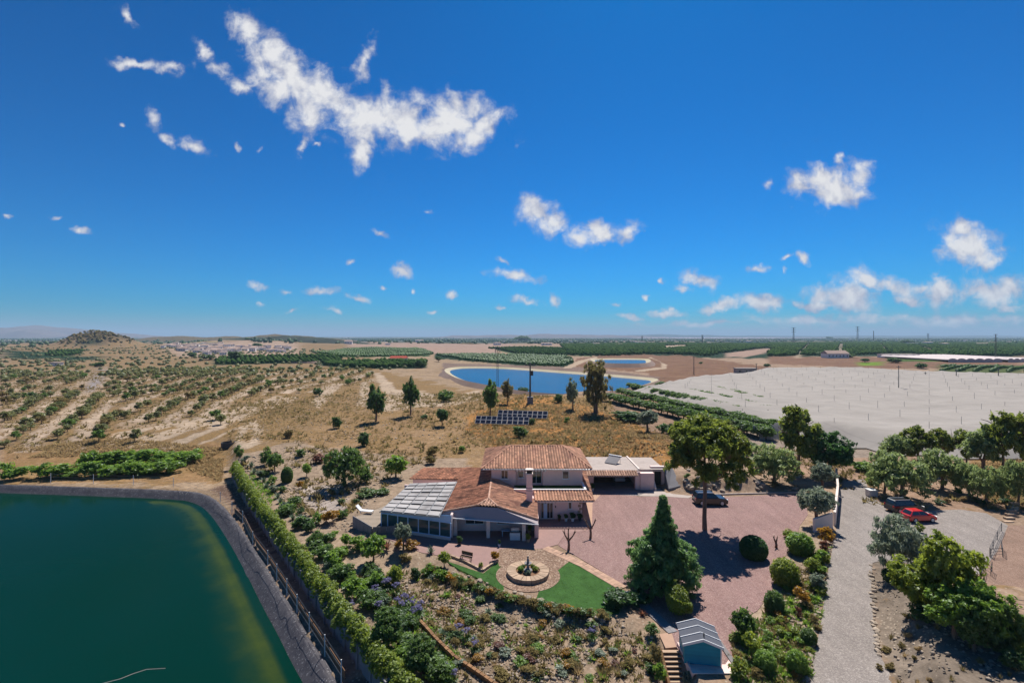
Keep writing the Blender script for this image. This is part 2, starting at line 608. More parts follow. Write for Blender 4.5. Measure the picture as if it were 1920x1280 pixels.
M['yard'] = gravel_mat('pink_gravel', A(176, 143, 136), A(158, 124, 119), A(194, 164, 156), 16.0, A(182, 150, 140))
M['road'] = gravel_mat('grey_gravel', A(174, 163, 155), A(156, 146, 140), A(192, 182, 173), 14.0, A(182, 170, 160))
M['cobble'] = gravel_mat('cobbles', A(176, 146, 124), A(136, 110, 94), A(196, 170, 148), 8.0)
M['dirt'] = gravel_mat('dirt', A(176, 146, 128), A(150, 120, 102), A(186, 158, 140), 18.0, A(136, 112, 98))
M['turf'] = mat('turf', A(76, 116, 58, 0.60), 0.95, 0.34, 0.7, 0.5, 60, spec=0.1)
M['net'] = mat('shade_net', A(206, 197, 188), 0.9, 0.10, 0.06, 0.5, 0.5, spec=0.1)
_t = NT(M['net'].node_tree)
# stitched seams and faint streaks of the cloth
_g = _t.node('ShaderNodeNewGeometry')
_s = _t.node('ShaderNodeSeparateXYZ')
_t.l.new(_g.outputs['Position'], _s.inputs[0])
_u = _t.math('ADD', _t.math('MULTIPLY', _s.outputs[0], 0.92), _t.math('MULTIPLY', _s.outputs[1], 0.38))
_u = _t.math('ADD', _u, _t.math('MULTIPLY', _t.noise(_g.outputs['Position'], 0.05, 3), 4.0))
_seam = _t.math('LESS_THAN', _t.math('ABSOLUTE', _t.math('SINE', _t.math('MULTIPLY', _u, math.pi / 6.5))), 0.10)
_mps = _t.node('ShaderNodeMapping')
_mps.inputs['Scale'].default_value = (0.02, 0.22, 0.0)
_t.l.new(_g.outputs['Position'], _mps.inputs['Vector'])
_k = _t.math('MULTIPLY', _t.math('MULTIPLY_ADD', _seam, -0.10, 1.0), _t.maprange(_t.noise(_mps.outputs[0], 1.0, 6, 0.65), 0.3, 0.7, 0.86, 1.06))
_old = principled(M['net']).inputs['Base Color'].links[0].from_socket
_cc = _t.node('ShaderNodeCombineColor')
for _i in range(3):
    _t.l.new(_k, _cc.inputs[_i])
_t.l.new(_t.mix(1.0, _old, _cc.outputs[0], 'MULTIPLY'), principled(M['net']).inputs['Base Color'])
_tr = _t.node('ShaderNodeBsdfTranslucent')
_tr.inputs[0].default_value = (0.55, 0.53, 0.51, 1)
_mx = _t.node('ShaderNodeMixShader')
_mx.inputs[0].default_value = 0.18
_o = [n for n in _t.n if n.type == 'OUTPUT_MATERIAL'][0]
_t.l.new(principled(M['net']).outputs[0], _mx.inputs[1])
_t.l.new(_tr.outputs[0], _mx.inputs[2])
_t.l.new(_mx.outputs[0], _o.inputs[0])
M['panel'] = glass_mat('solar_cell', (0.018, 0.02, 0.032))
M['rubber'] = mat('rubber', (0.02, 0.02, 0.02), 0.8, 0.2, 5)

# ------------------------------------------------------------------ the lie of the land
def sstep(a, b, x):
    t = np.clip((x - a) / (b - a), 0, 1)
    return t * t * (3 - 2 * t)


def polyline_sd(x, y, pts):
    """distance to a polyline, positive on its right-hand side"""
    x = np.asarray(x, dtype=np.float64)
    y = np.asarray(y, dtype=np.float64)
    best = np.full(x.shape, 1e18)
    sgn = np.ones(x.shape)
    for (ax, ay), (bx, by) in zip(pts[:-1], pts[1:]):
        ex, ey = bx - ax, by - ay
        L2 = ex * ex + ey * ey
        t = np.clip(((x - ax) * ex + (y - ay) * ey) / L2, 0, 1)
        ddx, ddy = x - ax - t * ex, y - ay - t * ey
        d = ddx * ddx + ddy * ddy
        cr = ex * (y - ay) - ey * (x - ax)
        m = d < best - 1e-12
        best = np.where(m, d, best)
        sgn = np.where(m, np.where(cr < 0, 1.0, -1.0), sgn)
    return np.sqrt(best) * sgn


def in_poly(x, y, poly):
    x = np.asarray(x)
    y = np.asarray(y)
    r = np.zeros(x.shape, dtype=bool)
    n = len(poly)
    j = n - 1
    for i in range(n):
        xi, yi = poly[i]
        xj, yj = poly[j]
        if yi != yj:
            c = ((yi > y) != (yj > y)) & (x < (xj - xi) * (y - yi) / (yj - yi) + xi)
            r ^= c
        j = i
    return r


def chaikin(pts, n=2, closed=True):
    pts = [Vector(p) for p in pts]
    for _ in range(n):
        out = []
        m = len(pts)
        rng = range(m) if closed else range(m - 1)
        if not closed:
            out.append(pts[0])
        for i in rng:
            a, b = pts[i], pts[(i + 1) % m]
            out += [a * 0.75 + b * 0.25, a * 0.25 + b * 0.75]
        if not closed:
            out.append(pts[-1])
        pts = out
    return [tuple(p) for p in pts]


_perm = np.random.default_rng(5).random((256, 256))


def vnoise(x, y):
    x = np.asarray(x, dtype=np.float64)
    y = np.asarray(y, dtype=np.float64)
    xi, yi = np.floor(x).astype(int), np.floor(y).astype(int)
    fx, fy = x - xi, y - yi
    fx, fy = fx * fx * (3 - 2 * fx), fy * fy * (3 - 2 * fy)
    g = lambda a, b: _perm[a & 255, b & 255]
    return (g(xi, yi) * (1 - fx) + g(xi + 1, yi) * fx) * (1 - fy) + (g(xi, yi + 1) * (1 - fx) + g(xi + 1, yi + 1) * fx) * fy


def fbm(x, y, o=4):
    s, a, t = 0, 0.5, 0
    for i in range(o):
        s = s + a * vnoise(x * 2 ** i + 17.3 * i, y * 2 ** i + 9.1 * i)
        t += a
        a *= 0.5
    return s / t


WALL = [(-75, 125), (-60, 103), (-53.2, 91.5), (-42.8, 77.6), (-32.5, 64.5), (-24.6, 54.5), (-16.2, 44), (-11, 37.8), (-4, 29), (4, 18), (12, 2)]
RIM = chaikin([(-140, 93), (-95, 89), (-58.5, 85.6), (-53.0, 83.2), (-48.0, 78.8), (-39.9, 69.7), (-31.2, 59.2), (-25.1, 51.5), (-21.1, 46.7), (-18.2, 43.0), (-14.9, 39.1), (-7.5, 28), (-10, 8), (-40, -20), (-130, -20), (-175, 30), (-165, 80)], 2)
GARDEN = [(-34, 100), (-26, 80), (-20, 66), (-18.5, 60), (-13, 55), (-7.2, 52.6), (-0.8, 46.2), (3, 43.9), (7.1, 42.4), (10.6, 42.3), (12.3, 39.6), (12.6, 35), (12.9, 30), (12.9, 10)]
BANK = [(56.0, 40.5), (48.5, 47.0), (41.0, 49.5), (41.2, 52.4), (40.6, 52.6), (36.1, 47.8), (32.0, 42.4), (29.0, 37.8), (26.5, 33.5), (22, 24)][::-1]
RIM_Z = -2.5
WATER_Z = -3.5


def H(x, y, basin=True):
    x = np.asarray(x, dtype=np.float64)
    y = np.asarray(y, dtype=np.float64)
    z = 3.0 * np.exp(-((x - 8) / 62) ** 2 - ((y - 165) / 42) ** 2)
    z = z + 2.2 * np.exp(-((x - 20) / 22) ** 2 - ((y - 112) / 14) ** 2) * 0.5
    amp = sstep(95, 200, y) * (1 - 0.5 * sstep(300, 800, y))
    z = z + amp * (fbm(x / 45, y / 45, 3) - 0.5) * 3.2
    z = z + sstep(260, 600, y) * sstep(-60, -260, x) * (fbm(x / 130 + 3, y / 130, 3) - 0.42) * 14
    # knolls on the left
    z = z + (23 + 13 * fbm(x / 40, y / 40, 4)) * np.exp(-(((x + 792) / 46) ** 2) ** 1.7 - ((y - 920) / 60) ** 2)
    z = z + 5 * np.exp(-((x + 490) / 45) ** 2 - ((y - 590) / 40) ** 2)
    z = z + 13 * np.exp(-(((x + 760) / 190) ** 2) ** 1.5 - ((y - 1350) / 120) ** 2)
    # the far plain sinks a little so that the horizon hills sit right
    z = z - 6 * sstep(900, 3000, y)
    # gardens below the house
    sg = polyline_sd(x, y, GARDEN)
    fade = 1 - sstep(82, 105, y)
    zg = -0.45 * sstep(0.0, 1.0, sg) - 0.05 * np.clip(sg, 0, 40)
    z = z + np.maximum(zg, -1.5) * fade * (y > 5)
    rough = sstep(0.3, 3, sg) * fade
    z = z + rough * (fbm(x / 3.0, y / 3.0, 3) - 0.5) * 0.35
    # the sunken stairs
    z = z - 0.64 * np.clip(38.9 - y, 0, 3.2) * sstep(11.3, 11.7, x) * (1 - sstep(13.35, 13.6, x)) * (y > 20) * (y < 45)
    # the bank right of the drive
    sb = polyline_sd(x, y, BANK)
    z = z + (y < 62) * (2.1 * sstep(0.1, 4.0, sb) + 0.5 * sstep(0.4, 1.5, sb) * (fbm(x / 1.5, y / 1.5, 3) - 0.4)) * (1 - sstep(9, 16, sb))
    # the rocky bank behind the parked four-by-four
    z = z + 1.9 * sstep(76.0, 79.0, y) * (1 - sstep(100, 120, y)) * sstep(24.5, 27.5, x) * (1 - sstep(40, 43, x)) * (1 + 0.5 * (fbm(x / 2, y / 2, 3) - .5))
    # reservoir terrace beyond the garden wall
    sw = polyline_sd(x, y, WALL[::-1])
    low = 1 - sstep(96, 128, y)
    k = (1 - sstep(0.15, 1.3, sw)) * low
    z = z * (1 - k) + RIM_Z * k
    if basin:
        ins = in_poly(x, y, RIM)
        closed = RIM + [RIM[0]]
        dr = np.abs(polyline_sd(x, y, closed))
        z = np.where(ins, RIM_Z - 0.5 - np.clip((dr - 0.2) * 1.1, 0, 5.0), z)
    return z


_D = 28.0 * 1.0035 ** np.arange(0, 2060)


def P(px, py, z=None):
    """the point of the ground (or of the level z) seen at a photograph pixel"""
    u, v = (px - 960.0) / FPX, (630.0 - py) / FPX
    if z is not None:
        d = (z - CAM_Z) / v
        return Vector((u * d, d, z))
    zr = CAM_Z + v * _D
    hh = H(u * _D, _D, basin=False)
    below = zr <= hh
    i = int(np.argmax(below)) if below.any() else len(_D) - 1
    a, b = (_D[i - 1], _D[i]) if i > 0 else (_D[0], _D[1])
    for _ in range(6):
        m = (a + b) / 2
        if CAM_Z + v * m <= float(H(u * m, m, basin=False)):
            b = m
        else:
            a = m
    d = (a + b) / 2
    return Vector((u * d, d, float(H(u * d, d, basin=False))))


def pix(x, y, z):
    return 960 + FPX * x / y, 630 + FPX * (CAM_Z - z) / y


# ------------------------------------------------------------------ ground sheet with its land cover
SOIL = A(186, 158, 134)
PINKSOIL = A(184, 158, 130)
PALE = A(208, 184, 158)
ORANGE = A(196, 142, 84)
SCRUB = A(158, 132, 102)
BROWN = A(146, 112, 92)
GREEN = A(62, 92, 52)
DGREEN = A(40, 68, 48)
TAN = A(190, 160, 142)
GARD = A(184, 160, 136)
DARKB = A(120, 96, 80)

# (photo polygon, colour, dry grass 0..1, ragged px)
COVER = [
    ([(0, 640), (960, 640), (960, 960), (0, 960)], PINKSOIL, 0.35, 0),
    ([(0, 640), (700, 640), (700, 690), (0, 720)], A(162, 138, 110), 0.6, 6),
    ([(430, 690), (700, 690), (900, 740), (900, 860), (560, 830), (400, 880), (360, 870), (430, 800)], SCRUB, 0.75, 8),
    ([(640, 745), (900, 735), (1130, 740), (1250, 800), (1290, 870), (880, 900), (700, 880), (560, 830)], A(176, 144, 108), 0.6, 8),
    ([(880, 775), (960, 740), (1040, 745), (1130, 770), (1265, 815), (1300, 870), (1250, 880), (1000, 850), (930, 836), (870, 815)], ORANGE, 0.45, 9),
    ([(420, 855), (560, 830), (700, 850), (880, 860), (880, 900), (780, 930), (690, 990), (600, 1000), (470, 900)], GARD, 0.12, 8),
    ([(0, 800), (210, 800), (420, 830), (410, 905), (0, 905)], A(176, 140, 100), 0.6, 8),
    ([(560, 915), (640, 905), (650, 950), (610, 985), (570, 960)], A(206, 190, 178), 0.0, 5),
    # pale ploughed strips
    ([(190, 836), (215, 812), (300, 796), (420, 772), (520, 742), (560, 745), (470, 790), (410, 822), (340, 848), (260, 846)], PALE, 0.05, 3),
    ([(213, 829), (262, 813), (330, 798), (332, 802), (265, 818), (218, 834)], SCRUB, 0.7, 2),
    ([(262, 840), (330, 816), (392, 797), (394, 803), (335, 824), (272, 845)], SCRUB, 0.7, 2),
    ([(322, 848), (372, 820), (440, 793), (505, 762), (512, 768), (445, 802), (380, 830), (335, 852)], SCRUB, 0.8, 3),
    ([(235, 820), (290, 803), (292, 806), (240, 824)], SCRUB, 0.7, 2),
    ([(440, 838), (450, 800), (480, 786), (492, 800), (485, 832), (462, 842)], PALE, 0.05, 3),
    ([(455, 828), (462, 806), (472, 800), (474, 815), (468, 830)], SCRUB, 0.8, 2),
    ([(575, 760), (625, 715), (660, 697), (668, 699), (640, 722), (600, 765)], PALE, 0.05, 3),
    ([(668, 760), (676, 735), (676, 702), (688, 702), (692, 735), (690, 762)], PALE, 0.05, 2),
    ([(715, 770), (720, 740), (700, 700), (712, 698), (745, 730), (800, 735), (830, 745), (900, 732), (905, 748), (840, 760), (770, 765)], PALE, 0.05, 4),
    ([(1310, 700), (1200, 700), (1200, 700)], PALE, 0, 0),
    ([(155, 735), (190, 688), (200, 688), (185, 722), (172, 735)], A(176, 168, 168), 0.0, 1),
    ([(395, 915), (470, 985), (560, 1105), (640, 1290), (740, 1290), (610, 1120), (500, 1000), (440, 905)], A(132, 108, 94), 0.05, 3),
    # middle distance
    ([(128, 637), (160, 620), (200, 617), (240, 632), (245, 640), (128, 640)], A(96, 84, 62), 0.15, 2),
    ([(0, 655), (190, 668), (190, 676), (0, 672)], DGREEN, 0.2, 3),
    ([(85, 658), (160, 655), (130, 668), (85, 668)], GREEN, 0.2, 2),
    ([(140, 636), (215, 636), (215, 643), (140, 643)], DGREEN, 0.1, 2),
    ([(300, 640), (560, 642), (560, 668), (420, 672), (330, 668)], A(196, 168, 146), 0.2, 3),
    ([(360, 641), (410, 641), (410, 650), (360, 650)], A(160, 150, 92), 0.2, 2),
    ([(400, 672), (640, 668), (640, 680), (400, 684)], DGREEN, 0.2, 2),
    ([(580, 660), (660, 652), (780, 652), (815, 663), (800, 668), (640, 670)], GREEN, 0.1, 2),
    ([(600, 677), (800, 677), (800, 690), (680, 692), (600, 686)], DGREEN, 0.1, 2),
    ([(650, 642), (960, 641), (960, 650), (920, 664), (820, 664), (760, 653), (655, 651)], TAN, 0.05, 2),
    ([(815, 663), (900, 663), (1060, 668), (1080, 682), (1055, 688), (980, 686), (870, 676), (815, 672)], DGREEN, 0.1, 2),
    ([(915, 651), (1000, 650), (1060, 650), (1110, 655), (1110, 668), (960, 664)], GREEN, 0.1, 2),
    ([(1050, 643), (1440, 643), (1440, 672), (1120, 668), (1060, 656)], DGREEN, 0.1, 2),
    ([(1430, 640), (1920, 640), (1920, 668), (1430, 668)], DGREEN, 0.1, 2),
    ([(1080, 672), (1150, 664), (1280, 666), (1440, 688), (1445, 700), (1330, 706), (1230, 722), (1215, 700), (1110, 690), (1080, 690)], BROWN, 0.35, 3),
    ([(830, 680), (1080, 688), (1240, 706), (1215, 722), (1235, 712), (830, 700)], A(150, 128, 116), 0.2, 2),
    ([(1360, 662), (1440, 652), (1448, 658), (1400, 670), (1360, 668)], TAN, 0.1, 2),
    ([(1245, 648), (1285, 646), (1290, 651), (1250, 655)], PALE, 0.0, 1),
    ([(1440, 668), (1920, 672), (1920, 692), (1640, 690), (1440, 682)], A(150, 116, 96), 0.3, 2),
    ([(1610, 679), (1655, 678), (1655, 685), (1612, 686)], A(130, 160, 60), 0.0, 0.5),
    ([(1680, 660), (1780, 664), (1760, 678), (1680, 678)], A(86, 112, 52), 0.1, 1),
    ([(1760, 683), (1920, 685), (1920, 700), (1760, 697)], A(96, 110, 66), 0.1, 1),
    ([(1570, 660), (1574, 643), (1582, 643), (1580, 662)], PALE, 0.0, 0.3),
    ([(1490, 670), (1515, 643), (1520, 643), (1497, 671)], PALE, 0.0, 0.3),
    ([(1650, 644), (1653, 643), (1668, 662), (1663, 663)], PALE, 0.0, 0.3),
    ([(1715, 645), (1720, 645), (1752, 657), (1745, 660)], PALE, 0.0, 0.3),
    # tracks round the little reservoir
    ([(1055, 690), (1085, 676), (1120, 668), (1120, 671), (1095, 679), (1070, 690)], PALE, 0.0, 0.5),
    ([(1190, 694), (1240, 688), (1240, 678), (1215, 670), (1222, 670), (1250, 684), (1250, 691), (1195, 697)], PALE, 0.0, 0.5),
    # behind the trees on the right
    ([(1440, 800), (1920, 800), (1920, 960), (1620, 960), (1580, 905), (1440, 900)], A(184, 152, 128), 0.3, 6),
    ([(1820, 860), (1920, 850), (1920, 950), (1850, 930)], A(190, 146, 98), 0.5, 4),
    ([(1140, 730), (1420, 790), (1440, 850), (1300, 850), (1150, 770)], A(168, 138, 116), 0.3, 4),
    ([(1400, 750), (1650, 800), (1650, 860), (1400, 850)], A(176, 158, 142), 0.3, 4),
    # garden below the lawn, border by the drive, bank coloured darker for the tree shade
    ([(470, 900), (700, 1000), (840, 1050), (1000, 1140), (1160, 1150), (1240, 1190), (1260, 1280), (600, 1280)], GARD, 0.05, 5),
    ([(1370, 1150), (1440, 1080), (1500, 985), (1570, 985), (1550, 1080), (1520, 1280), (1370, 1280)], A(196, 172, 148), 0.12, 4),
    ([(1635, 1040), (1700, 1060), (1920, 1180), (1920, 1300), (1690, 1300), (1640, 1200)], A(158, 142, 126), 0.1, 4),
]


def axis(fine0, fine1, step, far, grow):
    a = list(np.arange(fine0, fine1 + 1e-6, step))
    s, v = step, a[-1]
    while v < far:
        s *= grow
        v += s
        a.append(v)
    return a


ys = [-3000.0, -800.0, -300.0, -120.0, -60.0, -35.0, -20.0, -8.0, 0.0, 6.0] + axis(11.0, 250.0, 1.0, 45000.0, 1.027)
xp = axis(0.0, 140.0, 1.05, 45000.0, 1.04)
xs = [-v for v in xp[:0:-1]] + xp
GX, GY = np.meshgrid(np.array(xs), np.array(ys))
GZ = H(GX, GY)
nx, ny = len(xs), len(ys)
yy = np.where(GY > 8, GY, 8.0)
PXX = 960 + FPX * GX / yy
PYY = 630 + FPX * (CAM_Z - GZ) / yy
cov = np.zeros((ny, nx, 4))
cov[..., :3] = SOIL
cov[..., 3] = 0.3
rngc = np.random.default_rng(3)
jx = (fbm(GX / 5.0, GY / 5.0, 3) - 0.5) * 2
jy = (fbm(GX / 5.0 + 50, GY / 5.0 + 20, 3) - 0.5) * 2
vis = GY > 8
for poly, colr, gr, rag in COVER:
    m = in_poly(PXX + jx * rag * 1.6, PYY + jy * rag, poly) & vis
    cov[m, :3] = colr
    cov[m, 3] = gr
# ploughed strips between the almond rows
FIELDS = [([(0, 745), (200, 745), (230, 790), (190, 838), (90, 852), (0, 850)], 0.62, 8.5, 4.6, 0.8, 0.8),
          ([(200, 745), (420, 752), (400, 775), (300, 795), (230, 790)], 0.45, 9, 5.0, 0.75, 0.9),
          ([(0, 695), (160, 690), (160, 742), (0, 745)], 0.55, 10, 5.5, 0.7, 0.9),
          ([(190, 690), (470, 690), (520, 735), (430, 752), (200, 745)], 0.30, 11, 4.4, 0.85, 0.7),
          ([(470, 692), (700, 694), (700, 715), (560, 740), (500, 738)], 0.1, 12, 5.0, 0.5, 1.0),
          ([(205, 830), (330, 800), (430, 780), (400, 830), (300, 842)], 0.7, 9, 8, 0.5, 1.0)]
for poly, ang, rowm, _s, _k, _j in FIELDS[:5]:
    pw = [tuple(P(x, y))[:2] for x, y in poly]
    cxm, cym = sum(p[0] for p in pw) / len(pw), sum(p[1] for p in pw) / len(pw)
    u_ = math.cos(ang) * (GX - cxm) + math.sin(ang) * (GY - cym) + 1.2 * jx
    st_ = 0.5 - 0.5 * np.cos(2 * math.pi * (u_ / rowm - (-260 / rowm)))
    m = in_poly(GX + 3 * jx, GY + 3 * jy, pw) & vis
    st_ = sstep(0.35, 0.8, st_ + 0.5 * (fbm(GX / 12, GY / 12, 3) - .5))
    for ch in range(3):
        cov[..., ch] = np.where(m, A(150, 126, 98)[ch] * (1 - st_) + A(206, 182, 158)[ch] * st_, cov[..., ch])
    cov[..., 3] = np.where(m, 0.65 * (1 - st_) + 0.05 * st_, cov[..., 3])
# patchwork of the far plain: fields, groves, bare land and a few pale greenhouses
cell = 520.0
cxi = np.floor((GX + 90 * (fbm(GX / 300, GY / 300, 2) - .5)) / cell).astype(int)
cyi = np.floor(GY / (cell * 1.1)).astype(int)
hsh = (np.sin(cxi * 127.1 + cyi * 311.7) * 43758.5453) % 1.0
pal = np.array([A(62, 86, 56), A(44, 68, 54), A(120, 108, 86), A(50, 74, 56), A(150, 134, 110), A(56, 78, 60), A(92, 96, 70), A(176, 166, 156), A(48, 72, 60), A(54, 80, 58), A(40, 62, 50)])
far = pal[np.clip((hsh * len(pal)).astype(int), 0, len(pal) - 1)]
tf = sstep(1500, 2100, GY)[..., None]
cov[..., :3] = cov[..., :3] * (1 - tf) + far * tf
cov[..., 3] = cov[..., 3] * (1 - tf[..., 0]) + 0.1 * tf[..., 0]
mlake = (GY > 6500) & (GY < 11500) & (PXX > 1190 + 30 * jx) & (PXX < 1520 + 200 * jy)
cov[mlake, :3] = A(214, 190, 204)
cov[mlake, 3] = 0.0
idx = np.arange(ny * nx).reshape(ny, nx)
quads = np.stack([idx[:-1, :-1], idx[:-1, 1:], idx[1:, 1:], idx[1:, :-1]], axis=-1).reshape(-1, 4)

mg, t, b = new_mat('dry_ground')
att = t.node('ShaderNodeAttribute', attribute_name='cover')
geo = t.node('ShaderNodeNewGeometry')
pos = geo.outputs['Position']
mpt = t.node('ShaderNodeMapping')
mpt.inputs['Scale'].default_value = (0.05, 0.32, 1.0)
mpt.inputs['Rotation'].default_value = (0, 0, 0.12)
t.l.new(pos, mpt.inputs['Vector'])
k = t.math('MULTIPLY', t.maprange(t.noise(pos, 0.07, 6, 0.6), 0.3, 0.7, 0.84, 1.14), t.math('MULTIPLY', t.maprange(t.noise(pos, 0.9, 8, 0.75), 0.3, 0.7, 0.52, 1.30), t.maprange(t.noise(mpt.outputs[0], 1.0, 6, 0.65), 0.3, 0.7, 0.78, 1.16)))
cc = t.node('ShaderNodeCombineColor')
for i in range(3):
    t.l.new(k, cc.inputs[i])
c = t.mix(1.0, att.outputs['Color'], cc.outputs[0], 'MULTIPLY')
# dry grass in drifts and single tussocks
gpat = t.math('ADD', t.math('MULTIPLY', t.noise(pos, 0.12, 5, 0.6), 0.5), t.math('MULTIPLY', t.noise(pos, 0.75, 6, 0.7), 0.5))
thr = t.math('MULTIPLY_ADD', att.outputs['Alpha'], -0.30, 0.66)
gm = t.maprange(t.math('SUBTRACT', gpat, thr), -0.02, 0.06, 0, 0.85)
gcol = t.mix(t.maprange(t.noise(pos, 1.7, 4, 0.6), 0.35, 0.65), A(176, 140, 94), A(134, 112, 76))
c = t.mix(gm, c, gcol)
# pale stones
vo = t.node('ShaderNodeTexVoronoi')
t.l.new(pos, vo.inputs['Vector'])
vo.inputs['Scale'].default_value = 2.6
st = t.math('MULTIPLY', t.math('LESS_THAN', vo.outputs['Distance'], 0.23), t.math('GREATER_THAN', t.noise(pos, 0.3, 4, 0.6), 0.5))
c = t.mix(t.math('MULTIPLY', st, 0.6), c, A(214, 196, 174))
t.l.new(c, b.inputs['Base Color'])
b.inputs['Roughness'].default_value = 1.0
b.inputs['Specular IOR Level'].default_value = 0.05
bn = t.node('ShaderNodeBump')
bn.inputs['Strength'].default_value = 0.7
bn.inputs['Distance'].default_value = 0.22
t.l.new(t.noise(pos, 1.3, 8, 0.68), bn.inputs['Height'])
t.l.new(bn.outputs[0], b.inputs['Normal'])
M['ground'] = mg

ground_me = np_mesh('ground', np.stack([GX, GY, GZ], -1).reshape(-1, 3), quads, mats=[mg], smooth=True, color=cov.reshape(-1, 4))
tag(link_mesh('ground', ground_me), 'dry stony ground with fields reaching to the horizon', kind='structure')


# ------------------------------------------------------------------ far hills and mountains
def ridge(name, label, x0, x1, y, width, heights, colr, seed, base=-8.0):
    """a long ridge: height profile along x, rounded across"""
    n, m = 140, 14
    X = np.linspace(x0, x1, n)
    Y = np.linspace(y - width, y + width, m)
    gx, gy = np.meshgrid(X, Y)
    prof = np.interp((gx - x0) / (x1 - x0), np.linspace(0, 1, len(heights)), heights)
    s = (x1 - x0)
    nz = fbm(gx / s * 14 + seed, gy / width * 1.5 + seed, 5)
    cr = np.clip(1 - ((gy - y) / width) ** 2, 0, 1)
    z = base + prof * cr * (0.62 + 0.76 * nz)
    ids = np.arange(n * m).reshape(m, n)
    q = np.stack([ids[:-1, :-1], ids[:-1, 1:], ids[1:, 1:], ids[1:, :-1]], -1).reshape(-1, 4)
    me = np_mesh(name, np.stack([gx, gy, z], -1).reshape(-1, 3), q, mats=[colr], smooth=True)
    return tag(link_mesh(name, me), label, kind='structure')


M['hill_far'] = mat('far_hill', A(140, 120, 116), 1.0, 0.25, 0.004, spec=0.0)
M['hill_green'] = mat('far_green_hill', A(86, 92, 82), 1.0, 0.3, 0.006, spec=0.0)
M['hill_scrub'] = mat('scrub_hill', A(124, 108, 82), 1.0, 0.3, 0.03, spec=0.0)
ridge('mountain', 'pale blue mountain range on the horizon', -12500, -6300, 9000, 900, [150, 250, 150, 190, 205, 190, 170, 205, 170, 120, 90, 40, 10], M['hill_far'], 3)
ridge('mountain', 'jagged pale peak at the end of the range', -8600, -6900, 7600, 500, [60, 150, 175, 120, 130, 60, 20], M['hill_far'], 9)
ridge('hill', 'long low hill beyond the village', -2100, -900, 2600, 220, [0, 20, 32, 31, 27, 32, 39, 42, 28, 8], M['hill_scrub'], 21)
ridge('hill', 'dark wooded ridge beyond the bare fields', -1050, -380, 1600, 110, [0, 20, 31, 28, 33, 30, 25, 18, 10, 4], M['hill_green'], 33)
ridge('hill', 'faint low hills on the middle horizon', -1500, 3000, 9500, 600, [10, 55, 40, 62, 50, 70, 66, 74, 52, 40, 44, 20], M['hill_far'], 40)
ridge('hill', 'faint wooded rise behind the salt lake', 2000, 7500, 12500, 800, [20, 40, 70, 78, 60, 62, 40, 48, 30, 20], M['hill_green'], 52)
ridge('hill', 'flat green rise on the far plain', 4000, 13000, 12000, 700, [30, 40, 42, 38, 46, 40, 38, 44, 30], M['hill_green'], 60)
ridge('hill', 'small knoll with ruined walls beyond the bare fields', -260, -80, 1500, 50, [0, 8, 10, 9, 12, 9, 2], M['hill_scrub'], 71)


# ------------------------------------------------------------------ flat sheets of the setting
def wpts(pxs, z=0.0):
    return [tuple(P(x, y, z)) for (x, y) in pxs]


def sheet(name, pts, m, z, label=None, kind='structure', thick=0.12, parent=None):
    mb = MB().slab([(p[0], p[1], z) for p in pts], thick)
    o = mb.build(name, m, parent)
    if parent is None:
        tag(o, label, kind=kind)
    return o


yard = wpts([(1060, 1000), (1064, 985), (1095, 975), (1108, 942), (1124, 926), (1190, 926), (1196, 931), (1250, 931), (1300, 934), (1400, 930), (1480, 926), (1508, 930), (1515, 965), (1500, 985), (1492, 1010), (1462, 1060), (1446, 1110), (1420, 1145), (1385, 1165), (1385, 1210), (1360, 1245), (1290, 1245), (1268, 1212), (1258, 1182), (1228, 1148), (1196, 1106), (1172, 1099), (1120, 1066), (1066, 1034), (1046, 1022)])
sheet('yard_gravel', yard, M['yard'], 0.04, 'pink gravel yard beside the house')
road = wpts([(1515, 1290), (1527, 1230), (1541, 1160), (1551, 1080), (1562, 1020), (1572, 975), (1574, 930), (1569, 893), (1590, 888), (1622, 897), (1632, 930), (1655, 945), (1665, 960)] + [(1800, 955), (1850, 962), (1890, 985), (1872, 1030), (1840, 1075), (1780, 1085), (1700, 1055), (1655, 1050), (1636, 1055), (1634, 1100), (1637, 1160), (1648, 1225), (1684, 1290)])
sheet('drive', road, M['road'], 0.035, 'grey gravel drive and parking place')
paddock = wpts([(1890, 985), (1960, 985), (2100, 1050), (2100, 1120), (1930, 1150), (1850, 1110), (1842, 1075), (1872, 1030)], 0.0)
tag(MB().slab([(p[0], p[1], 0.05) for p in paddock], 0.12).build('paddock_dirt', M['dirt']), 'brown bare earth of the paddock', kind='structure')
patio = wpts([(700, 1000), (716, 985), (846, 985), (1010, 975), (1091, 990), (1110, 940), (1126, 925), (1108, 942), (1096, 974), (1064, 986), (1061, 1000), (1046, 1022), (1010, 1030), (965, 1032), (932, 1052), (905, 1068), (850, 1046), (790, 1036)])
sheet('patio', wpts([(700, 1000), (716, 985), (846, 985), (1010, 972), (1092, 972), (1092, 996), (1060, 1000), (1046, 1021), (1010, 1030), (965, 1032), (932, 1052), (905, 1068), (850, 1046), (790, 1036)]), M['paving'], 0.05, 'pink paved patio around the house')
sheet('side_path', wpts([(1091, 990), (1094, 950), (1113, 925), (1128, 925), (1111, 944), (1110, 985), (1097, 994)]), M['paving_pale'], 0.047, 'pale paved strip along the house corner')
sheet('apron', wpts([(1196, 930), (1226, 917), (1246, 915), (1262, 926), (1300, 930), (1290, 934), (1250, 931)]), M['concrete'], 0.06, 'pale concrete apron before the cellar door')
sheet('garage_floor', wpts([(1112, 926), (1118, 912), (1226, 912), (1226, 918), (1196, 929)]), M['concrete_grey'], 0.052, 'concrete floor before the garage')
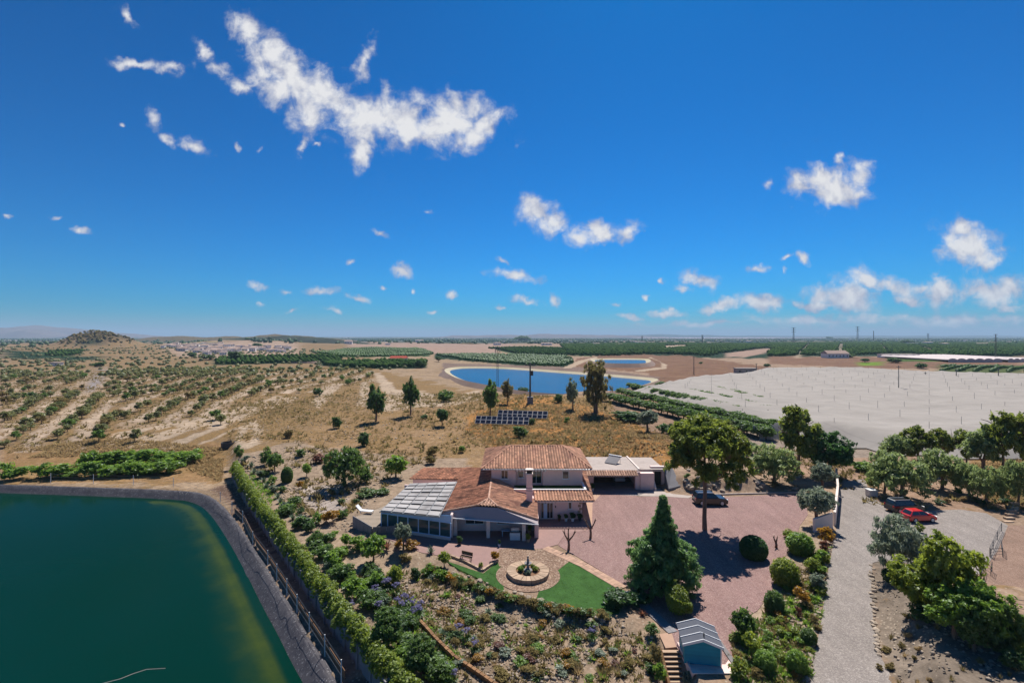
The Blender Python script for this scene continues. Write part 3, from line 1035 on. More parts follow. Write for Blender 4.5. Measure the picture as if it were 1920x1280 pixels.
# lawns
sheet('lawn', wpts([(1044, 1064), (1068, 1053), (1110, 1072), (1150, 1100), (1180, 1110), (1160, 1150), (1110, 1155), (1055, 1147), (1000, 1138), (1010, 1110)]), M['turf'], 0.045, 'green lawn beside the round fountain bed')
sheet('lawn', wpts([(836, 1052), (850, 1056), (906, 1075), (932, 1055), (942, 1057), (945, 1110), (950, 1114), (905, 1088), (862, 1068)]), M['turf'], 0.045, 'small green lawn below the patio')
cc0 = P(990, 1078, 0)
circle = [(cc0.x + 3.35 * math.cos(a), cc0.y + 3.35 * math.sin(a), 0) for a in np.linspace(0, 2 * math.pi, 40, endpoint=False)]
sheet('cobble_circle', circle, M['cobble'], 0.065, 'ring of cobbles around the fountain bed')
sheet('cobble_band', wpts([(935, 1030), (962, 1027), (1012, 1029), (1040, 1038), (1067, 1053), (1045, 1070), (936, 1062), (933, 1052)]), M['cobble'], 0.058, 'cobbled band below the patio')

# ------------------------------------------------------------------ foliage
L = {}
L['green'] = leaf_mat('leaf_green', (0.0460, 0.0966, 0.0184), (0.1473, 0.2393, 0.0460))
L['bright'] = leaf_mat('leaf_bright', (0.0736, 0.1565, 0.0184), (0.2393, 0.3682, 0.0460))
L['lime'] = leaf_mat('leaf_lime', (0.095, 0.155, 0.014), (0.310, 0.360, 0.042))
L['dark'] = leaf_mat('leaf_dark', (0.027, 0.066, 0.020), (0.098, 0.180, 0.042), 0.45)
L['deep'] = leaf_mat('leaf_deep', (0.020, 0.062, 0.016), (0.068, 0.160, 0.032), 0.42)
L['olive'] = leaf_mat('leaf_olive', (0.1012, 0.1381, 0.0920), (0.2945, 0.3405, 0.2301), 0.35)
L['pepper'] = leaf_mat('leaf_pepper', (0.110, 0.170, 0.050), (0.330, 0.400, 0.145))
L['pine'] = leaf_mat('leaf_pine', (0.0552, 0.0920, 0.0111), (0.2393, 0.2853, 0.0414))
L['cedar'] = leaf_mat('leaf_cedar', (0.045, 0.110, 0.036), (0.200, 0.340, 0.095))
L['almond'] = leaf_mat('leaf_almond', (0.095, 0.115, 0.040), (0.250, 0.255, 0.095))
L['gum'] = leaf_mat('leaf_gum', (0.0736, 0.0782, 0.0276), (0.2393, 0.2025, 0.0736))
L['dry'] = leaf_mat('leaf_dry', (0.255, 0.185, 0.095), (0.480, 0.350, 0.175), 0.3, False)
L['hedge'] = leaf_mat('leaf_hedge', (0.075, 0.130, 0.012), (0.270, 0.330, 0.034))
L['scrub'] = leaf_mat('leaf_scrub', (0.140, 0.115, 0.045), (0.300, 0.235, 0.100), 0.3, False)
L['red'] = leaf_mat('leaf_red', (0.120, 0.050, 0.034), (0.260, 0.115, 0.070))
L['orange'] = leaf_mat('leaf_orange', (0.150, 0.090, 0.012), (0.440, 0.240, 0.020))
L['purple'] = leaf_mat('petal_purple', (0.120, 0.105, 0.230), (0.260, 0.235, 0.420))
L['turfgrass'] = leaf_mat('leaf_turf', (0.045, 0.105, 0.020), (0.110, 0.200, 0.045), 0.3, False)
L['agave'] = leaf_mat('leaf_agave', (0.075, 0.120, 0.080), (0.190, 0.245, 0.150), 0.1)
L['white'] = leaf_mat('petal_white', (0.35, 0.33, 0.35), (0.62, 0.58, 0.6), 0.2)
L['grove'] = leaf_mat('leaf_grove', (0.026, 0.062, 0.020), (0.090, 0.150, 0.044), 0.3, False)


def leaf_cloud(lobes, n, size, rng, shell=0.62, flat=0.25, droop=0.0, asp=1.7, updir=0.35, clump=0, lt=0.13):
    """leaf-sized faces through the outer volume of several lobes; returns V, F, tint.
    lobes: (x, y, z, rx, ry, rz)"""
    lb = np.array(lobes, dtype=np.float64)
    wgt = (lb[:, 3] * lb[:, 4] * lb[:, 5]) ** 0.66
    wgt /= wgt.sum()
    if clump:
        nc = max(8, n // clump)
        pick = rng.choice(len(lb), nc, p=wgt)
        dirs = rng.normal(size=(nc, 3))
        dirs[:, 2] += 0.15
        dirs /= np.linalg.norm(dirs, axis=1)[:, None]
        rr = shell + (1 - shell) * rng.random(nc) ** 0.6
        cc_ = lb[pick, :3] + dirs * rr[:, None] * lb[pick, 3:]
        ctint = np.clip(rng.normal(0.5, 0.2, nc), 0, 1)
        cid = rng.integers(0, nc, n)
        rad = size * 1.9
        p = cc_[cid] + rng.normal(size=(n, 3)) * rad * np.array([1, 1, 0.7]) * 0.62
        nrm = dirs[cid] * 0.7 + rng.normal(size=(n, 3)) * 0.6
        tint = np.clip(ctint[cid] + rng.normal(0, 0.14, n), 0, 1)
    else:
        pick = rng.choice(len(lb), n, p=wgt)
        dirs = rng.normal(size=(n, 3))
        dirs /= np.linalg.norm(dirs, axis=1)[:, None]
        rr = shell + (1 - shell) * rng.random(n) ** 0.7
        p = lb[pick, :3] + dirs * rr[:, None] * lb[pick, 3:]
        nrm = dirs * 0.8 + rng.normal(size=(n, 3)) * 0.55
        ltint = rng.normal(0, lt, len(lb))
        tint = np.clip(0.5 + ltint[pick] + rng.normal(0, 0.2, n), 0, 1)
    nrm[:, 2] += updir
    nrm /= np.linalg.norm(nrm, axis=1)[:, None]
    a = rng.normal(size=(n, 3))
    a[:, 2] -= droop * 3
    a -= (a * nrm).sum(1)[:, None] * nrm
    a /= np.linalg.norm(a, axis=1)[:, None]
    bdir = np.cross(nrm, a)
    s = size * (0.6 + 0.8 * rng.random(n))[:, None]
    la, lbb = a * s * math.sqrt(asp), bdir * s / math.sqrt(asp)
    bend = nrm * s * flat
    V = np.stack([p - la, p + lbb * 0.9 + bend, p + la, p - lbb * 0.9 + bend], 1).reshape(-1, 3)
    F = np.arange(4 * n).reshape(-1, 4)
    return V, F, np.repeat(tint, 4)


def limb(mb, p, d, length, r, depth, rng, spread=0.6):
    p = Vector(p)
    d = Vector(d).normalized()
    mid = p + d * length * 0.5 + Vector(rng.normal(0, 0.05, 3)) * length
    end = p + d * length + Vector(rng.normal(0, 0.08, 3)) * length
    mb.tube([p, mid, end], [r, r * 0.8, r * 0.55], 5, False)
    if depth > 0:
        for _ in range(2 + (depth > 1)):
            nd = (d + Vector(rng.normal(0, spread, 3)) + Vector((0, 0, 0.15))).normalized()
            limb(mb, end, nd, length * 0.62, r * 0.5, depth - 1, rng, spread)


PROTO = {}     # kind -> list of (part name, mesh, default material)


def register(kind, parts):
    PROTO[kind] = parts


def trunk_mesh(kind, pts, rad, limbs, rng, depth=1, m='bark', spread=0.5):
    mb = MB()
    mb.tube(pts, rad, 7, False)
    for (p, d, ln, r) in limbs:
        limb(mb, p, d, ln, r, depth, rng, spread)
    return mb.mesh(kind + '_trunk', M[m], fix=False, smooth=True)


def blob_lobes(rng, n, cz, rx, rz, lr=0.5, jit=1.0, floor=None):
    out = []
    for i in range(n):
        th = 2.4 * i + rng.random() * 0.6
        ph = rng.uniform(-0.85, 0.95)
        q = math.sqrt(max(0, 1 - ph * ph))
        k = (1 - lr) * (0.7 + 0.3 * rng.random()) * jit
        r = lr * (0.75 + 0.5 * rng.random())
        z = cz + rz * k * ph
        out.append((rx * k * q * math.cos(th), rx * k * q * math.sin(th), z, rx * r, rx * r, rz * r))
    return out


def make_protos():
    # everything has height 1 and crown width 1; z = 0 at the ground
    for v in range(3):
        rng = np.random.default_rng(100 + v)
        # round shrub
        V, F, T = leaf_cloud(blob_lobes(rng, 12, 0.5, 0.5, 0.5, 0.45) + [(0, 0, 0.4, 0.38, 0.38, 0.38)], 2200, 0.042, rng, clump=22)
        V[:, 2] = np.maximum(V[:, 2], 0.0)
        register('shrub%d' % v, [('foliage', np_mesh('shrub', V, F, T), 'green')])
        # loose, open shrub
        V, F, T = leaf_cloud(blob_lobes(rng, 9, 0.5, 0.5, 0.5, 0.36), 900, 0.05, rng, shell=0.3, clump=14)
        V[:, 2] = np.maximum(V[:, 2], 0.0)
        register('loose%d' % v, [('foliage', np_mesh('loose', V, F, T), 'green')])
        # small fruit tree with short trunk
        V, F, T = leaf_cloud(blob_lobes(rng, 12, 0.6, 0.5, 0.4, 0.45) + [(0, 0, 0.58, 0.36, 0.36, 0.3)], 2600, 0.042, rng, clump=22)
        tm = trunk_mesh('fruit', [(0, 0, -0.03), (0.01, 0, 0.15), (0, 0.01, 0.35)], [0.045, 0.035, 0.03], [((0, 0, 0.28), (0.6, 0.2, 0.8), 0.25, 0.025), ((0, 0, 0.3), (-0.5, -0.4, 0.8), 0.25, 0.025)], rng)
        register('fruit%d' % v, [('crown', np_mesh('fruit', V, F, T), 'bright'), ('trunk', tm, None)])
        # sparse almond tree
        V, F, T = leaf_cloud(blob_lobes(rng, 9, 0.62, 0.5, 0.38, 0.34), 620, 0.06, rng, shell=0.25, clump=12)
        tm = trunk_mesh('almond', [(0, 0, -0.03), (0.02, 0, 0.3)], [0.04, 0.03], [((0.02, 0, 0.28), (math.cos(a), math.sin(a), 1.3), 0.35, 0.022) for a in (0.3 + v, 2.3 + v, 4.5 + v)], rng, 1)
        register('almond%d' % v, [('crown', np_mesh('almond', V, F, T), 'almond'), ('trunk', tm, None)])
        # olive
        V, F, T = leaf_cloud(blob_lobes(rng, 16, 0.64, 0.5, 0.36, 0.36) + [(0, 0, 0.62, 0.35, 0.35, 0.25)], 4200, 0.030, rng, clump=26, asp=2.4)
        tm = trunk_mesh('olive', [(0, 0, -0.03), (0.02, 0.01, 0.16), (0, 0.02, 0.38)], [0.06, 0.045, 0.04], [((0, 0.01, 0.33), (math.cos(a), math.sin(a), 1.2), 0.26, 0.028) for a in (0.5 + v, 2.6 + v, 4.4 + v)], rng)
        register('olive%d' % v, [('crown', np_mesh('olive', V, F, T), 'olive'), ('trunk', tm, None)])
        # drooping pepper tree
        lob = blob_lobes(rng, 16, 0.62, 0.52, 0.38, 0.38)
        lob += [(0.42 * math.cos(a), 0.42 * math.sin(a), 0.42 + 0.08 * math.sin(3 * a), 0.13, 0.13, 0.22) for a in np.linspace(0, 6.28, 12)[:-1] + v]
        V, F, T = leaf_cloud(lob, 6500, 0.025, rng, clump=22, droop=0.7, asp=3.0, updir=0.3)
        tm = trunk_mesh('pepper', [(0, 0, -0.03), (0.03, 0.01, 0.2), (0.02, 0.03, 0.42)], [0.05, 0.036, 0.03], [((0.02, 0.02, 0.38), (math.cos(a), math.sin(a), 1.0), 0.28, 0.025) for a in (0.4 + v, 2.5 + v, 4.6 + v)], rng)
        register('pepper%d' % v, [('crown', np_mesh('pepper', V, F, T), 'pepper'), ('trunk', tm, None)])
        # irregular pine
        lob = blob_lobes(rng, 14, 0.62, 0.5, 0.38, 0.30, 1.05)
        V, F, T = leaf_cloud(lob + [(0, 0, 0.6, 0.3, 0.3, 0.3)], 4600, 0.027, rng, clump=34, asp=2.6, updir=0.7)
        tm = trunk_mesh('pine', [(0, 0, -0.03), (0.02, 0, 0.3), (0, 0.02, 0.75)], [0.035, 0.028, 0.015], [((0.01, 0.01, z), (math.cos(a), math.sin(a), 0.5), 0.3, 0.014) for a, z in ((0.4, .4), (2.4, .5), (4.4, .45), (5.6, .6), (1.4, .65))], rng)
        register('pine%d' % v, [('crown', np_mesh('pine', V, F, T), 'pine'), ('trunk', tm, None)])
        # slim tree with an oval crown
        lob = [(rng.normal(0, 0.12), rng.normal(0, 0.12), z, 0.33 * s, 0.33 * s, 0.13) for z, s in ((0.36, .6), (0.45, .95), (0.55, 1.1), (0.65, 1.1), (0.76, .95), (0.86, .7), (0.94, .4))]
        lob += [(0.3 * math.cos(a), 0.3 * math.sin(a), 0.45 + 0.06 * i, 0.18, 0.18, 0.10) for i, a in enumerate(np.arange(7) * 2.4 + v)]
        V, F, T = leaf_cloud(lob, 2000, 0.04, rng, clump=18, droop=0.4)
        tm = trunk_mesh('slim', [(0, 0, -0.03), (0.02, 0, 0.3), (0, 0, 0.8)], [0.055, 0.045, 0.02], [], rng)
        register('slim%d' % v, [('crown', np_mesh('slim', V, F, T), 'gum'), ('trunk', tm, None)])
        # rosette
        mb = MB()
        for i in range(26):
            a = i * 2.4 + rng.random() * 0.3
            el = 0.25 + 1.1 * (i / 26.0)
            ln = 0.5 * (0.8 + 0.4 * rng.random())
            dr = Vector((math.cos(a) * math.cos(el), math.sin(a) * math.cos(el), math.sin(el) * 1.6))
            sd = Vector((-math.sin(a), math.cos(a), 0)) * 0.05
            p0 = Vector((0, 0, 0.05))
            p1 = p0 + dr * ln * 0.5 + Vector((0, 0, 0.02))
            p2 = p0 + dr * ln + Vector((0, 0, -0.05))
            mb.add([tuple(p0 - sd * .7), tuple(p0 + sd * .7), tuple(p1 + sd), tuple(p1 - sd), tuple(p2)], [(0, 1, 2, 3), (3, 2, 4)], 0.2 + 0.6 * rng.random())
        me = mb.mesh('rosette', L['agave'], fix=False)
        register('rosette%d' % v, [('foliage', me, 'agave')])
        # flowering clump: strap leaves with tall round heads
        mb = MB()
        for i in range(40):
            a = rng.random() * 6.28
            rr = rng.random() * 0.2
            ln = 0.25 + 0.2 * rng.random()
            p0 = Vector((rr * math.cos(a), rr * math.sin(a), 0))
            sd = Vector((-math.sin(a), math.cos(a), 0)) * 0.03
            p1 = p0 + Vector((math.cos(a) * ln * 0.5, math.sin(a) * ln * 0.5, ln * 0.9))
            p2 = p0 + Vector((math.cos(a) * ln, math.sin(a) * ln, ln * 0.7))
            mb.add([tuple(p0 - sd), tuple(p0 + sd), tuple(p1 + sd), tuple(p1 - sd), tuple(p2)], [(0, 1, 2, 3), (3, 2, 4)], 0.2 + 0.6 * rng.random())
        leafm = mb.mesh('strap_leaves', L['green'], fix=False)
        mb = MB()
        heads = []
        for i in range(9):
            a = i * 2.4
            rr = 0.06 + 0.24 * (i / 9)
            x, y_, z = rr * math.cos(a), rr * math.sin(a), 0.75 + 0.25 * rng.random()
            mb.tube([(x * 0.5, y_ * 0.5, 0.1), (x, y_, z)], 0.012, 4, False)
            heads.append((x, y_, z, 0.10, 0.10, 0.08))
        stems = mb.mesh('stems', L['green'], fix=False)
        V, F, T = leaf_cloud(heads, 420, 0.025, rng, shell=0.3)
        register('agapanthus%d' % v, [('leaves', leafm, 'green'), ('stem', stems, 'green'), ('flower_head', np_mesh('flower_head', V, F, T), 'purple')])
        # dry tussock
        mb = MB()
        for i in range(46):
            a = rng.random() * 6.28
            rr = rng.random() * 0.22
            ln = 0.5 + 0.5 * rng.random()
            lean = rng.uniform(0.1, 0.55)
            p0 = Vector((rr * math.cos(a), rr * math.sin(a), 0))
            sd = Vector((-math.sin(a), math.cos(a), 0)) * 0.035
            p1 = p0 + Vector((math.cos(a) * lean * ln, math.sin(a) * lean * ln, ln))
            mb.add([tuple(p0 - sd), tuple(p0 + sd), tuple(p1)], [(0, 1, 2)], rng.random())
        register('tussock%d' % v, [('foliage', mb.mesh('tussock', L['dry'], fix=False), 'dry')])
    for v in range(3):
        rng = np.random.default_rng(300 + v)
        V, F, T = leaf_cloud(blob_lobes(rng, 26, 0.57, 0.5, 0.45, 0.30, 1.05) + [(0, 0, 0.55, 0.32, 0.32, 0.3)], 9000, 0.023, rng, clump=26, updir=0.5)
        tm = trunk_mesh('large', [(0, 0, -0.03), (0.01, 0, 0.15), (0, 0.01, 0.4)], [0.045, 0.035, 0.03], [((0, 0, 0.28), (0.6, 0.2, 0.8), 0.3, 0.025), ((0, 0, 0.3), (-0.5, -0.4, 0.8), 0.3, 0.025)], rng)
        register('large%d' % v, [('crown', np_mesh('large', V, F, T), 'bright'), ('trunk', tm, None)])
    rng = np.random.default_rng(77)
    # clipped dome
    V, F, T = leaf_cloud([(0, 0, 0.42, 0.5, 0.5, 0.57)], 6000, 0.03, rng, shell=0.93, updir=0.1)
    V[:, 2] = np.maximum(V[:, 2], 0.0)
    V2, F2, T2 = leaf_cloud([(0, 0, 0.4, 0.44, 0.44, 0.5)], 1500, 0.06, rng, shell=0.8)
    V2[:, 2] = np.maximum(V2[:, 2], 0.0)
    register('dome', [('foliage', np_mesh('dome', np.vstack([V, V2]), np.vstack([F, F2 + len(V)]), np.concatenate([T, T2])), 'deep')])
    # round bush with upright sprays
    for v in range(2):
        rng = np.random.default_rng(400 + v)
        lob = [(0.36 * q * math.cos(a), 0.36 * q * math.sin(a), 0.38 + 0.30 * zq, 0.12, 0.12, 0.20) for a, q, zq in [(i * 2.4, math.sqrt(1 - (2 * (i + .5) / 40 - 1) ** 2), 2 * (i + .5) / 40 - 1) for i in range(40)]]
        V, F, T = leaf_cloud(lob + [(0, 0, 0.42, 0.4, 0.4, 0.42)], 6500, 0.028, rng, shell=0.6, asp=2.0, droop=-0.4, updir=0.5)
        V[:, 2] = np.maximum(V[:, 2], 0.0)
        register('ball%d' % v, [('foliage', np_mesh('ball', V, F, T), 'lime')])
    # upright egg with vertical sprays
    lob = []
    for i in range(70):
        a = i * 2.4
        zz = 0.05 + 0.8 * ((i * 0.618) % 1.0)
        pr = 0.5 * math.sin(math.pi * min(1, (zz + 0.22) * 0.86)) ** 0.7
        lob.append((0.84 * pr * math.cos(a), 0.84 * pr * math.sin(a), zz, 0.055, 0.055, 0.16))
    lob.append((0, 0, 0.45, 0.38, 0.38, 0.45))
    V, F, T = leaf_cloud(lob, 6000, 0.026, rng, shell=0.6, asp=2.2, droop=-0.6)
    V[:, 2] = np.maximum(V[:, 2], 0.0)
    register('egg', [('foliage', np_mesh('egg', V, F, T), 'green')])
    # layered conifer with drooping boughs
    lob = []
    mb = MB().tube([(0, 0, -0.02), (0, 0, 0.5), (0, 0, 1.0)], [0.035, 0.022, 0.004], 7, False)
    n = 150
    for i in range(n):
        f = i / n
        z = 0.07 + 0.89 * f
        a = i * 2.399 + rng.random() * 0.5
        prof = float(np.interp(f, [0, .12, .42, .56, .62, .8, 1], [.42, .50, .44, .34, .22, .16, .02])) * (0.85 + 0.15 * math.sin(f * 43.0)) * rng.uniform(0.62, 1.2)
        prof = max(prof, 0.02)
        steps = max(2, int(prof / 0.06))
        for k in range(steps):
            q = (k + 0.7) / steps
            lob.append((prof * q * math.cos(a), prof * q * math.sin(a), z + 0.03 * math.sin(q * 3.1) - 0.05 * q * q, 0.05, 0.05, 0.022))
        mb.tube([(0, 0, z), (prof * 0.5 * math.cos(a), prof * 0.5 * math.sin(a), z + 0.02), (prof * math.cos(a), prof * math.sin(a), z - 0.05)], [0.007, 0.005, 0.002], 4, False)
    for i in range(46):
        a = i * 2.399 + 0.4
        zc_ = 0.09 + 0.44 * (i / 46) + rng.uniform(-0.02, 0.02)
        rr = float(np.interp(zc_, [0, .15, .35, .5, .6], [.36, .40, .36, .26, .14])) * rng.uniform(0.85, 1.15)
        lob.append((rr * math.cos(a), rr * math.sin(a), zc_, 0.10, 0.10, 0.045))
    V, F, T = leaf_cloud(lob, 34000, 0.0155, rng, shell=0.1, asp=2.6, droop=0.35, updir=0.8)
    register('conifer', [('crown', np_mesh('conifer', V, F, T), 'cedar'), ('trunk', mb.mesh('conifer_trunk', M['bark_dark'], fix=False, smooth=True), None)])
    # umbrella pine of the yard
    lob = []
    for i in range(42):
        a = i * 2.399
        rr = 0.42 * math.sqrt((i + 0.5) / 42) * rng.uniform(0.85, 1.12)
        top = 0.93 - 0.9 * rr * rr - 0.05 * rng.random()
        for zz in (top, top - 0.10 - 0.12 * rng.random()):
            if zz > 0.36:
                lob.append((rr * 1.1 * math.cos(a), rr * 1.1 * math.sin(a), zz, 0.11 * rng.uniform(.8, 1.2), 0.11 * rng.uniform(.8, 1.2), 0.06))
    for i in range(14):
        a = i * 0.4488 + rng.random() * 0.3
        lob.append((0.42 * math.cos(a), 0.42 * math.sin(a), rng.uniform(0.42, 0.62), 0.09, 0.09, 0.05))
    V, F, T = leaf_cloud(lob, 30000, 0.0155, rng, shell=0.25, clump=40, asp=2.6, updir=0.9)
    tp = [(-0.035, -0.03, -0.01), (-0.03, -0.02, 0.10), (0.0, 0.0, 0.3), (0.01, 0.02, 0.55), (0.0, 0.0, 0.8)]
    tm = trunk_mesh('umbrella', tp, [0.034, 0.028, 0.024, 0.017, 0.008], [((0.005, 0.01, z), (math.cos(a), math.sin(a), 0.55), 0.26, 0.014) for a, z in ((0.4, .36), (2.4, .42), (4.4, .40), (5.6, .48), (1.4, .5), (3.3, .55), (0.0, .6), (5.0, .62))], rng, 2)
    register('umbrella', [('crown', np_mesh('umbrella', V, F, T), 'pine'), ('trunk', tm, None)])
    # tall gum tree
    lob = [(0.3 * math.cos(i * 2.4) * s, 0.3 * math.sin(i * 2.4) * s, z, 0.2, 0.2, 0.11) for i, (z, s) in enumerate([(z, 0.6 + 0.5 * math.sin(math.pi * z)) for z in np.linspace(0.24, 0.93, 22)])]
    lob += [(0.06 * math.cos(i * 2.4), 0.06 * math.sin(i * 2.4), z, 0.22, 0.22, 0.12) for i, z in enumerate(np.linspace(0.35, 0.9, 7))]
    V, F, T = leaf_cloud(lob, 5200, 0.024, rng, clump=26, droop=0.9, asp=3.2, updir=0.1)
    tm = trunk_mesh('gum', [(0.03, 0, -0.02), (0.02, 0, 0.3), (0, 0, 0.8)], [0.05, 0.035, 0.015], [((-0.06, 0.02, 0), (-0.1, 0.1, 1), 0.5, 0.035), ((0.02, 0, 0.3), (0.5, 0.2, 1), 0.3, 0.02)], rng)
    register('gum', [('crown', np_mesh('gum', V, F, T), 'gum'), ('trunk', tm, None)])


make_protos()
GROUND_LINE = {}


def put_plant(kind, name, label, cat, loc, width, height, leaf=None, group=None, rot=None, width_y=None):
    parts = PROTO[kind]
    rz = random.uniform(0, 6.28) if rot is None else rot
    if len(parts) == 1:
        pn, me, dm = parts[0]
        o = link_mesh(name, me, mat=L[leaf or dm])
        o.location, o.rotation_euler, o.scale = loc, (0, 0, rz), (width, width_y or width, height)
        return tag(o, label, cat, group)
    t = thing(name, label, cat, loc, rz, group, (width, width_y or width, height))
    for pn, me, dm in parts:
        if dm is None:
            link_mesh(pn, me, t)
        else:
            link_mesh(pn, me, t, L[leaf if (leaf and pn in ('crown', 'foliage', 'leaves')) else dm])
    return t


def plant(kind, name, label, cat, bx, by, ty, wpx, leaf=None, group=None, rot=None, z=None):
    """a plant whose foot is seen at (bx, by), its top at height ty and wpx wide in the photograph"""
    g = P(bx, by, z)
    d = g.y
    h = (by - ty) * d / FPX
    th = math.atan2(abs(g.x), d)
    wd = 1.12 * wpx * d * math.cos(th) / FPX
    if kind == 'ball':
        kind += str(random.randrange(2))
    if kind in ('shrub', 'loose', 'fruit', 'almond', 'olive', 'pepper', 'pine', 'large', 'slim', 'rosette', 'agapanthus', 'tussock'):
        kind += str(random.randrange(3))
    # the seen outline of a bush from above includes its depth
    sl = (CAM_Z - g.z) / d
    if kind[:4] in ('shru', 'loos', 'dome', 'tuss', 'rose', 'ball') or kind == 'egg':
        h = max(0.35 * wd, h - 0.42 * wd * sl * 0.9)
        g = P(bx, by - 0.40 * wd * FPX / d * sl, z)
    return put_plant(kind, name, label, cat, (g.x, g.y, g.z - 0.03), wd, h, leaf, group, rot)

# ------------------------------------------------------------------ roofs
def tiled(mb, poly, pitch=0.40, row=0.46, lift=0.13, seed=0, sag=0.02):
    """barrel tiles laid down the slope of a plane polygon: separate tile by tile"""
    rng = random.Random(seed)
    p = [Vector(q) for q in poly]
    n = (p[1] - p[0]).cross(p[2] - p[0]).normalized()
    if n.z < 0:
        n = -n
    dn = Vector((0, 0, -1)) - n * (-n.z)
    dn.normalize()                       # down the slope
    ac = dn.cross(n).normalized()        # across
    o = p[0]
    uvp = [((q - o).dot(ac), (q - o).dot(dn)) for q in p]
    us = [a for a, _ in uvp]
    mb.add([tuple(q) for q in p], [tuple(range(len(p)))], 0.02)
    u = min(us) + pitch * 0.5
    while u < max(us):
        cuts = []
        for (a, b), (c, d) in zip(uvp, uvp[1:] + uvp[:1]):
            if (a > u) != (c > u):
                cuts.append(b + (d - b) * (u - a) / (c - a))
        cuts.sort()
        for v0, v1 in zip(cuts[::2], cuts[1::2]):
            v = v1
            tc_ = rng.uniform(0.35, 0.75)
            while v > v0 + 0.05:
                t = min(1, max(0, tc_ + rng.gauss(0, 0.17)))
                va, vb = max(v0, v - row), v
                hw = pitch * 0.40
                vs = []
                for vv, up in ((va - 0.03, 0.0), (vb, 0.035)):
                    for k, hgt in ((-1, 0.0), (-0.55, 0.75), (0, 1.0), (0.55, 0.75), (1, 0.0)):
                        q = o + ac * (u + k * hw) + dn * vv + n * (lift * hgt + up + 0.01)
                        vs.append(tuple(q))
                mb.add(vs, [(i, i + 1, i + 6, i + 5) for i in range(4)], t)
                v -= row
        u += pitch
    return mb


def ridge_tiles(mb, a, b, seed=0, r=0.13):
    rng = random.Random(seed)
    a, b = Vector(a), Vector(b)
    d = b - a
    n = max(2, int(d.length / 0.45))
    for i in range(n):
        p, q = a + d * (i / n), a + d * ((i + 1.08) / n)
        mb.tube([p + Vector((0, 0, .05)), q + Vector((0, 0, .07))], [r, r * 1.12], 7, True, 0.35 + 0.6 * rng.random())
    return mb


house = thing('villa', 'pink two-storey villa with terracotta tiled hip roofs and balcony', 'house', (2.5, 70, 0))


def sub(mb, name, m, parent, kind=None, smooth=False):
    o = mb.build(name, m, parent, smooth=smooth)
    if kind:
        o['kind'] = kind
    return o


def window(parent, x0, x1, z0, z1, y, panes=2, frame='trim_white', glass='glass', name='window', sill=True, depth=0.10, bar=0.07):
    """a framed window on a wall facing the camera (towards -Y)"""
    f = MB()
    f.box(x0, x1, y - depth, y + 0.02, z0, z0 + bar)
    f.box(x0, x1, y - depth, y + 0.02, z1 - bar, z1)
    f.box(x0, x0 + bar, y - depth, y + 0.02, z0 + bar, z1 - bar)
    f.box(x1 - bar, x1, y - depth, y + 0.02, z0 + bar, z1 - bar)
    w_ = f.build(name, M[frame], parent)
    wd = (x1 - x0 - 2 * bar) / panes
    for i in range(panes):
        a = x0 + bar + i * wd
        MB().box(a + 0.03, a + wd - 0.03, y - 0.04, y - 0.015, z0 + bar, z1 - bar).build('pane', M[glass], w_)
        if i:
            MB().box(a - 0.03, a + 0.03, y - depth * 0.8, y, z0 + bar, z1 - bar).build('mullion', M[frame], w_)
    if sill:
        MB().box(x0 - 0.08, x1 + 0.08, y - depth - 0.06, y + 0.01, z0 - 0.07, z0 - 0.003).build('sill', M[frame], w_)
    return w_


# --- upper storey
UX0, UX1, UY0, UY1 = -3.0, 10.3, 71.0, 80.2
wl = MB()
wl.box(UX0, UX1, UY0, UY1, 3.0, 5.72)
wl.box(0.6, 4.2, UY0 - 0.003, UY0 + 0.2, 3.2, 3.3)
sub(wl, 'upper_wall', M['render_pink'], house)
sub(MB().box(UX0 - 0.01, 0.55, UY0 - 0.75, UY0 - 0.01, 3.0, 5.70), 'bay_wall', M['render_pink'], house)
sub(MB().box(4.55, UX1 + 0.01, UY0 - 0.75, UY0 - 0.01, 3.0, 5.70), 'bay_wall', M['render_pink'], house)
fy = UY0 - 0.75
window(house, -1.62, -0.55, 4.15, 5.42, fy, 2)
window(house, 7.35, 8.35, 4.15, 5.30, fy, 1)
window(house, 0.85, 1.75, 4.1, 5.4, UY0, 1)
dr = window(house, 2.75, 4.4, 3.25, 5.35, UY0, 2, name='sliding_door', sill=False)
# upper hip roof
e0, e1, ey0, ey1, ez, rz_, ry_ = -4.45, 11.55, 69.4, 81.6, 5.80, 7.75, 75.5
rx0, rx1 = -0.3, 7.9
tl = MB()
tiled(tl, [(e0, ey0, ez), (e1, ey0, ez), (rx1, ry_, rz_), (rx0, ry_, rz_)], seed=1)
tiled(tl, [(e0, ey1, ez), (e0, ey0, ez), (rx0, ry_, rz_)], seed=2)
tiled(tl, [(e1, ey0, ez), (e1, ey1, ez), (rx1, ry_, rz_)], seed=3)
tiled(tl, [(e1, ey1, ez), (e0, ey1, ez), (rx0, ry_, rz_), (rx1, ry_, rz_)], seed=4)
up_roof = sub(tl, 'upper_roof', M['tile'], house)
rt = MB()
for a, b_ in (((e0, ey0, ez), (rx0, ry_, rz_)), ((e1, ey0, ez), (rx1, ry_, rz_)), ((rx0, ry_, rz_), (rx1, ry_, rz_)), ((e0, ey1, ez), (rx0, ry_, rz_)), ((e1, ey1, ez), (rx1, ry_, rz_))):
    ridge_tiles(rt, a, b_, 5)
sub(rt, 'ridge_tile', M['tile'], up_roof)
ev = MB().box(e0 + 0.05, e1 - 0.05, ey0 + 0.05, ey1 - 0.05, ez - 0.16, ez - 0.03)
sub(ev, 'eaves', M['render_white'], house)
gut = MB().tube([(e0, ey0 - 0.05, ez - 0.06), (e1, ey0 - 0.05, ez - 0.06)], 0.07, 8)
sub(gut, 'gutter', M['alu'], house)
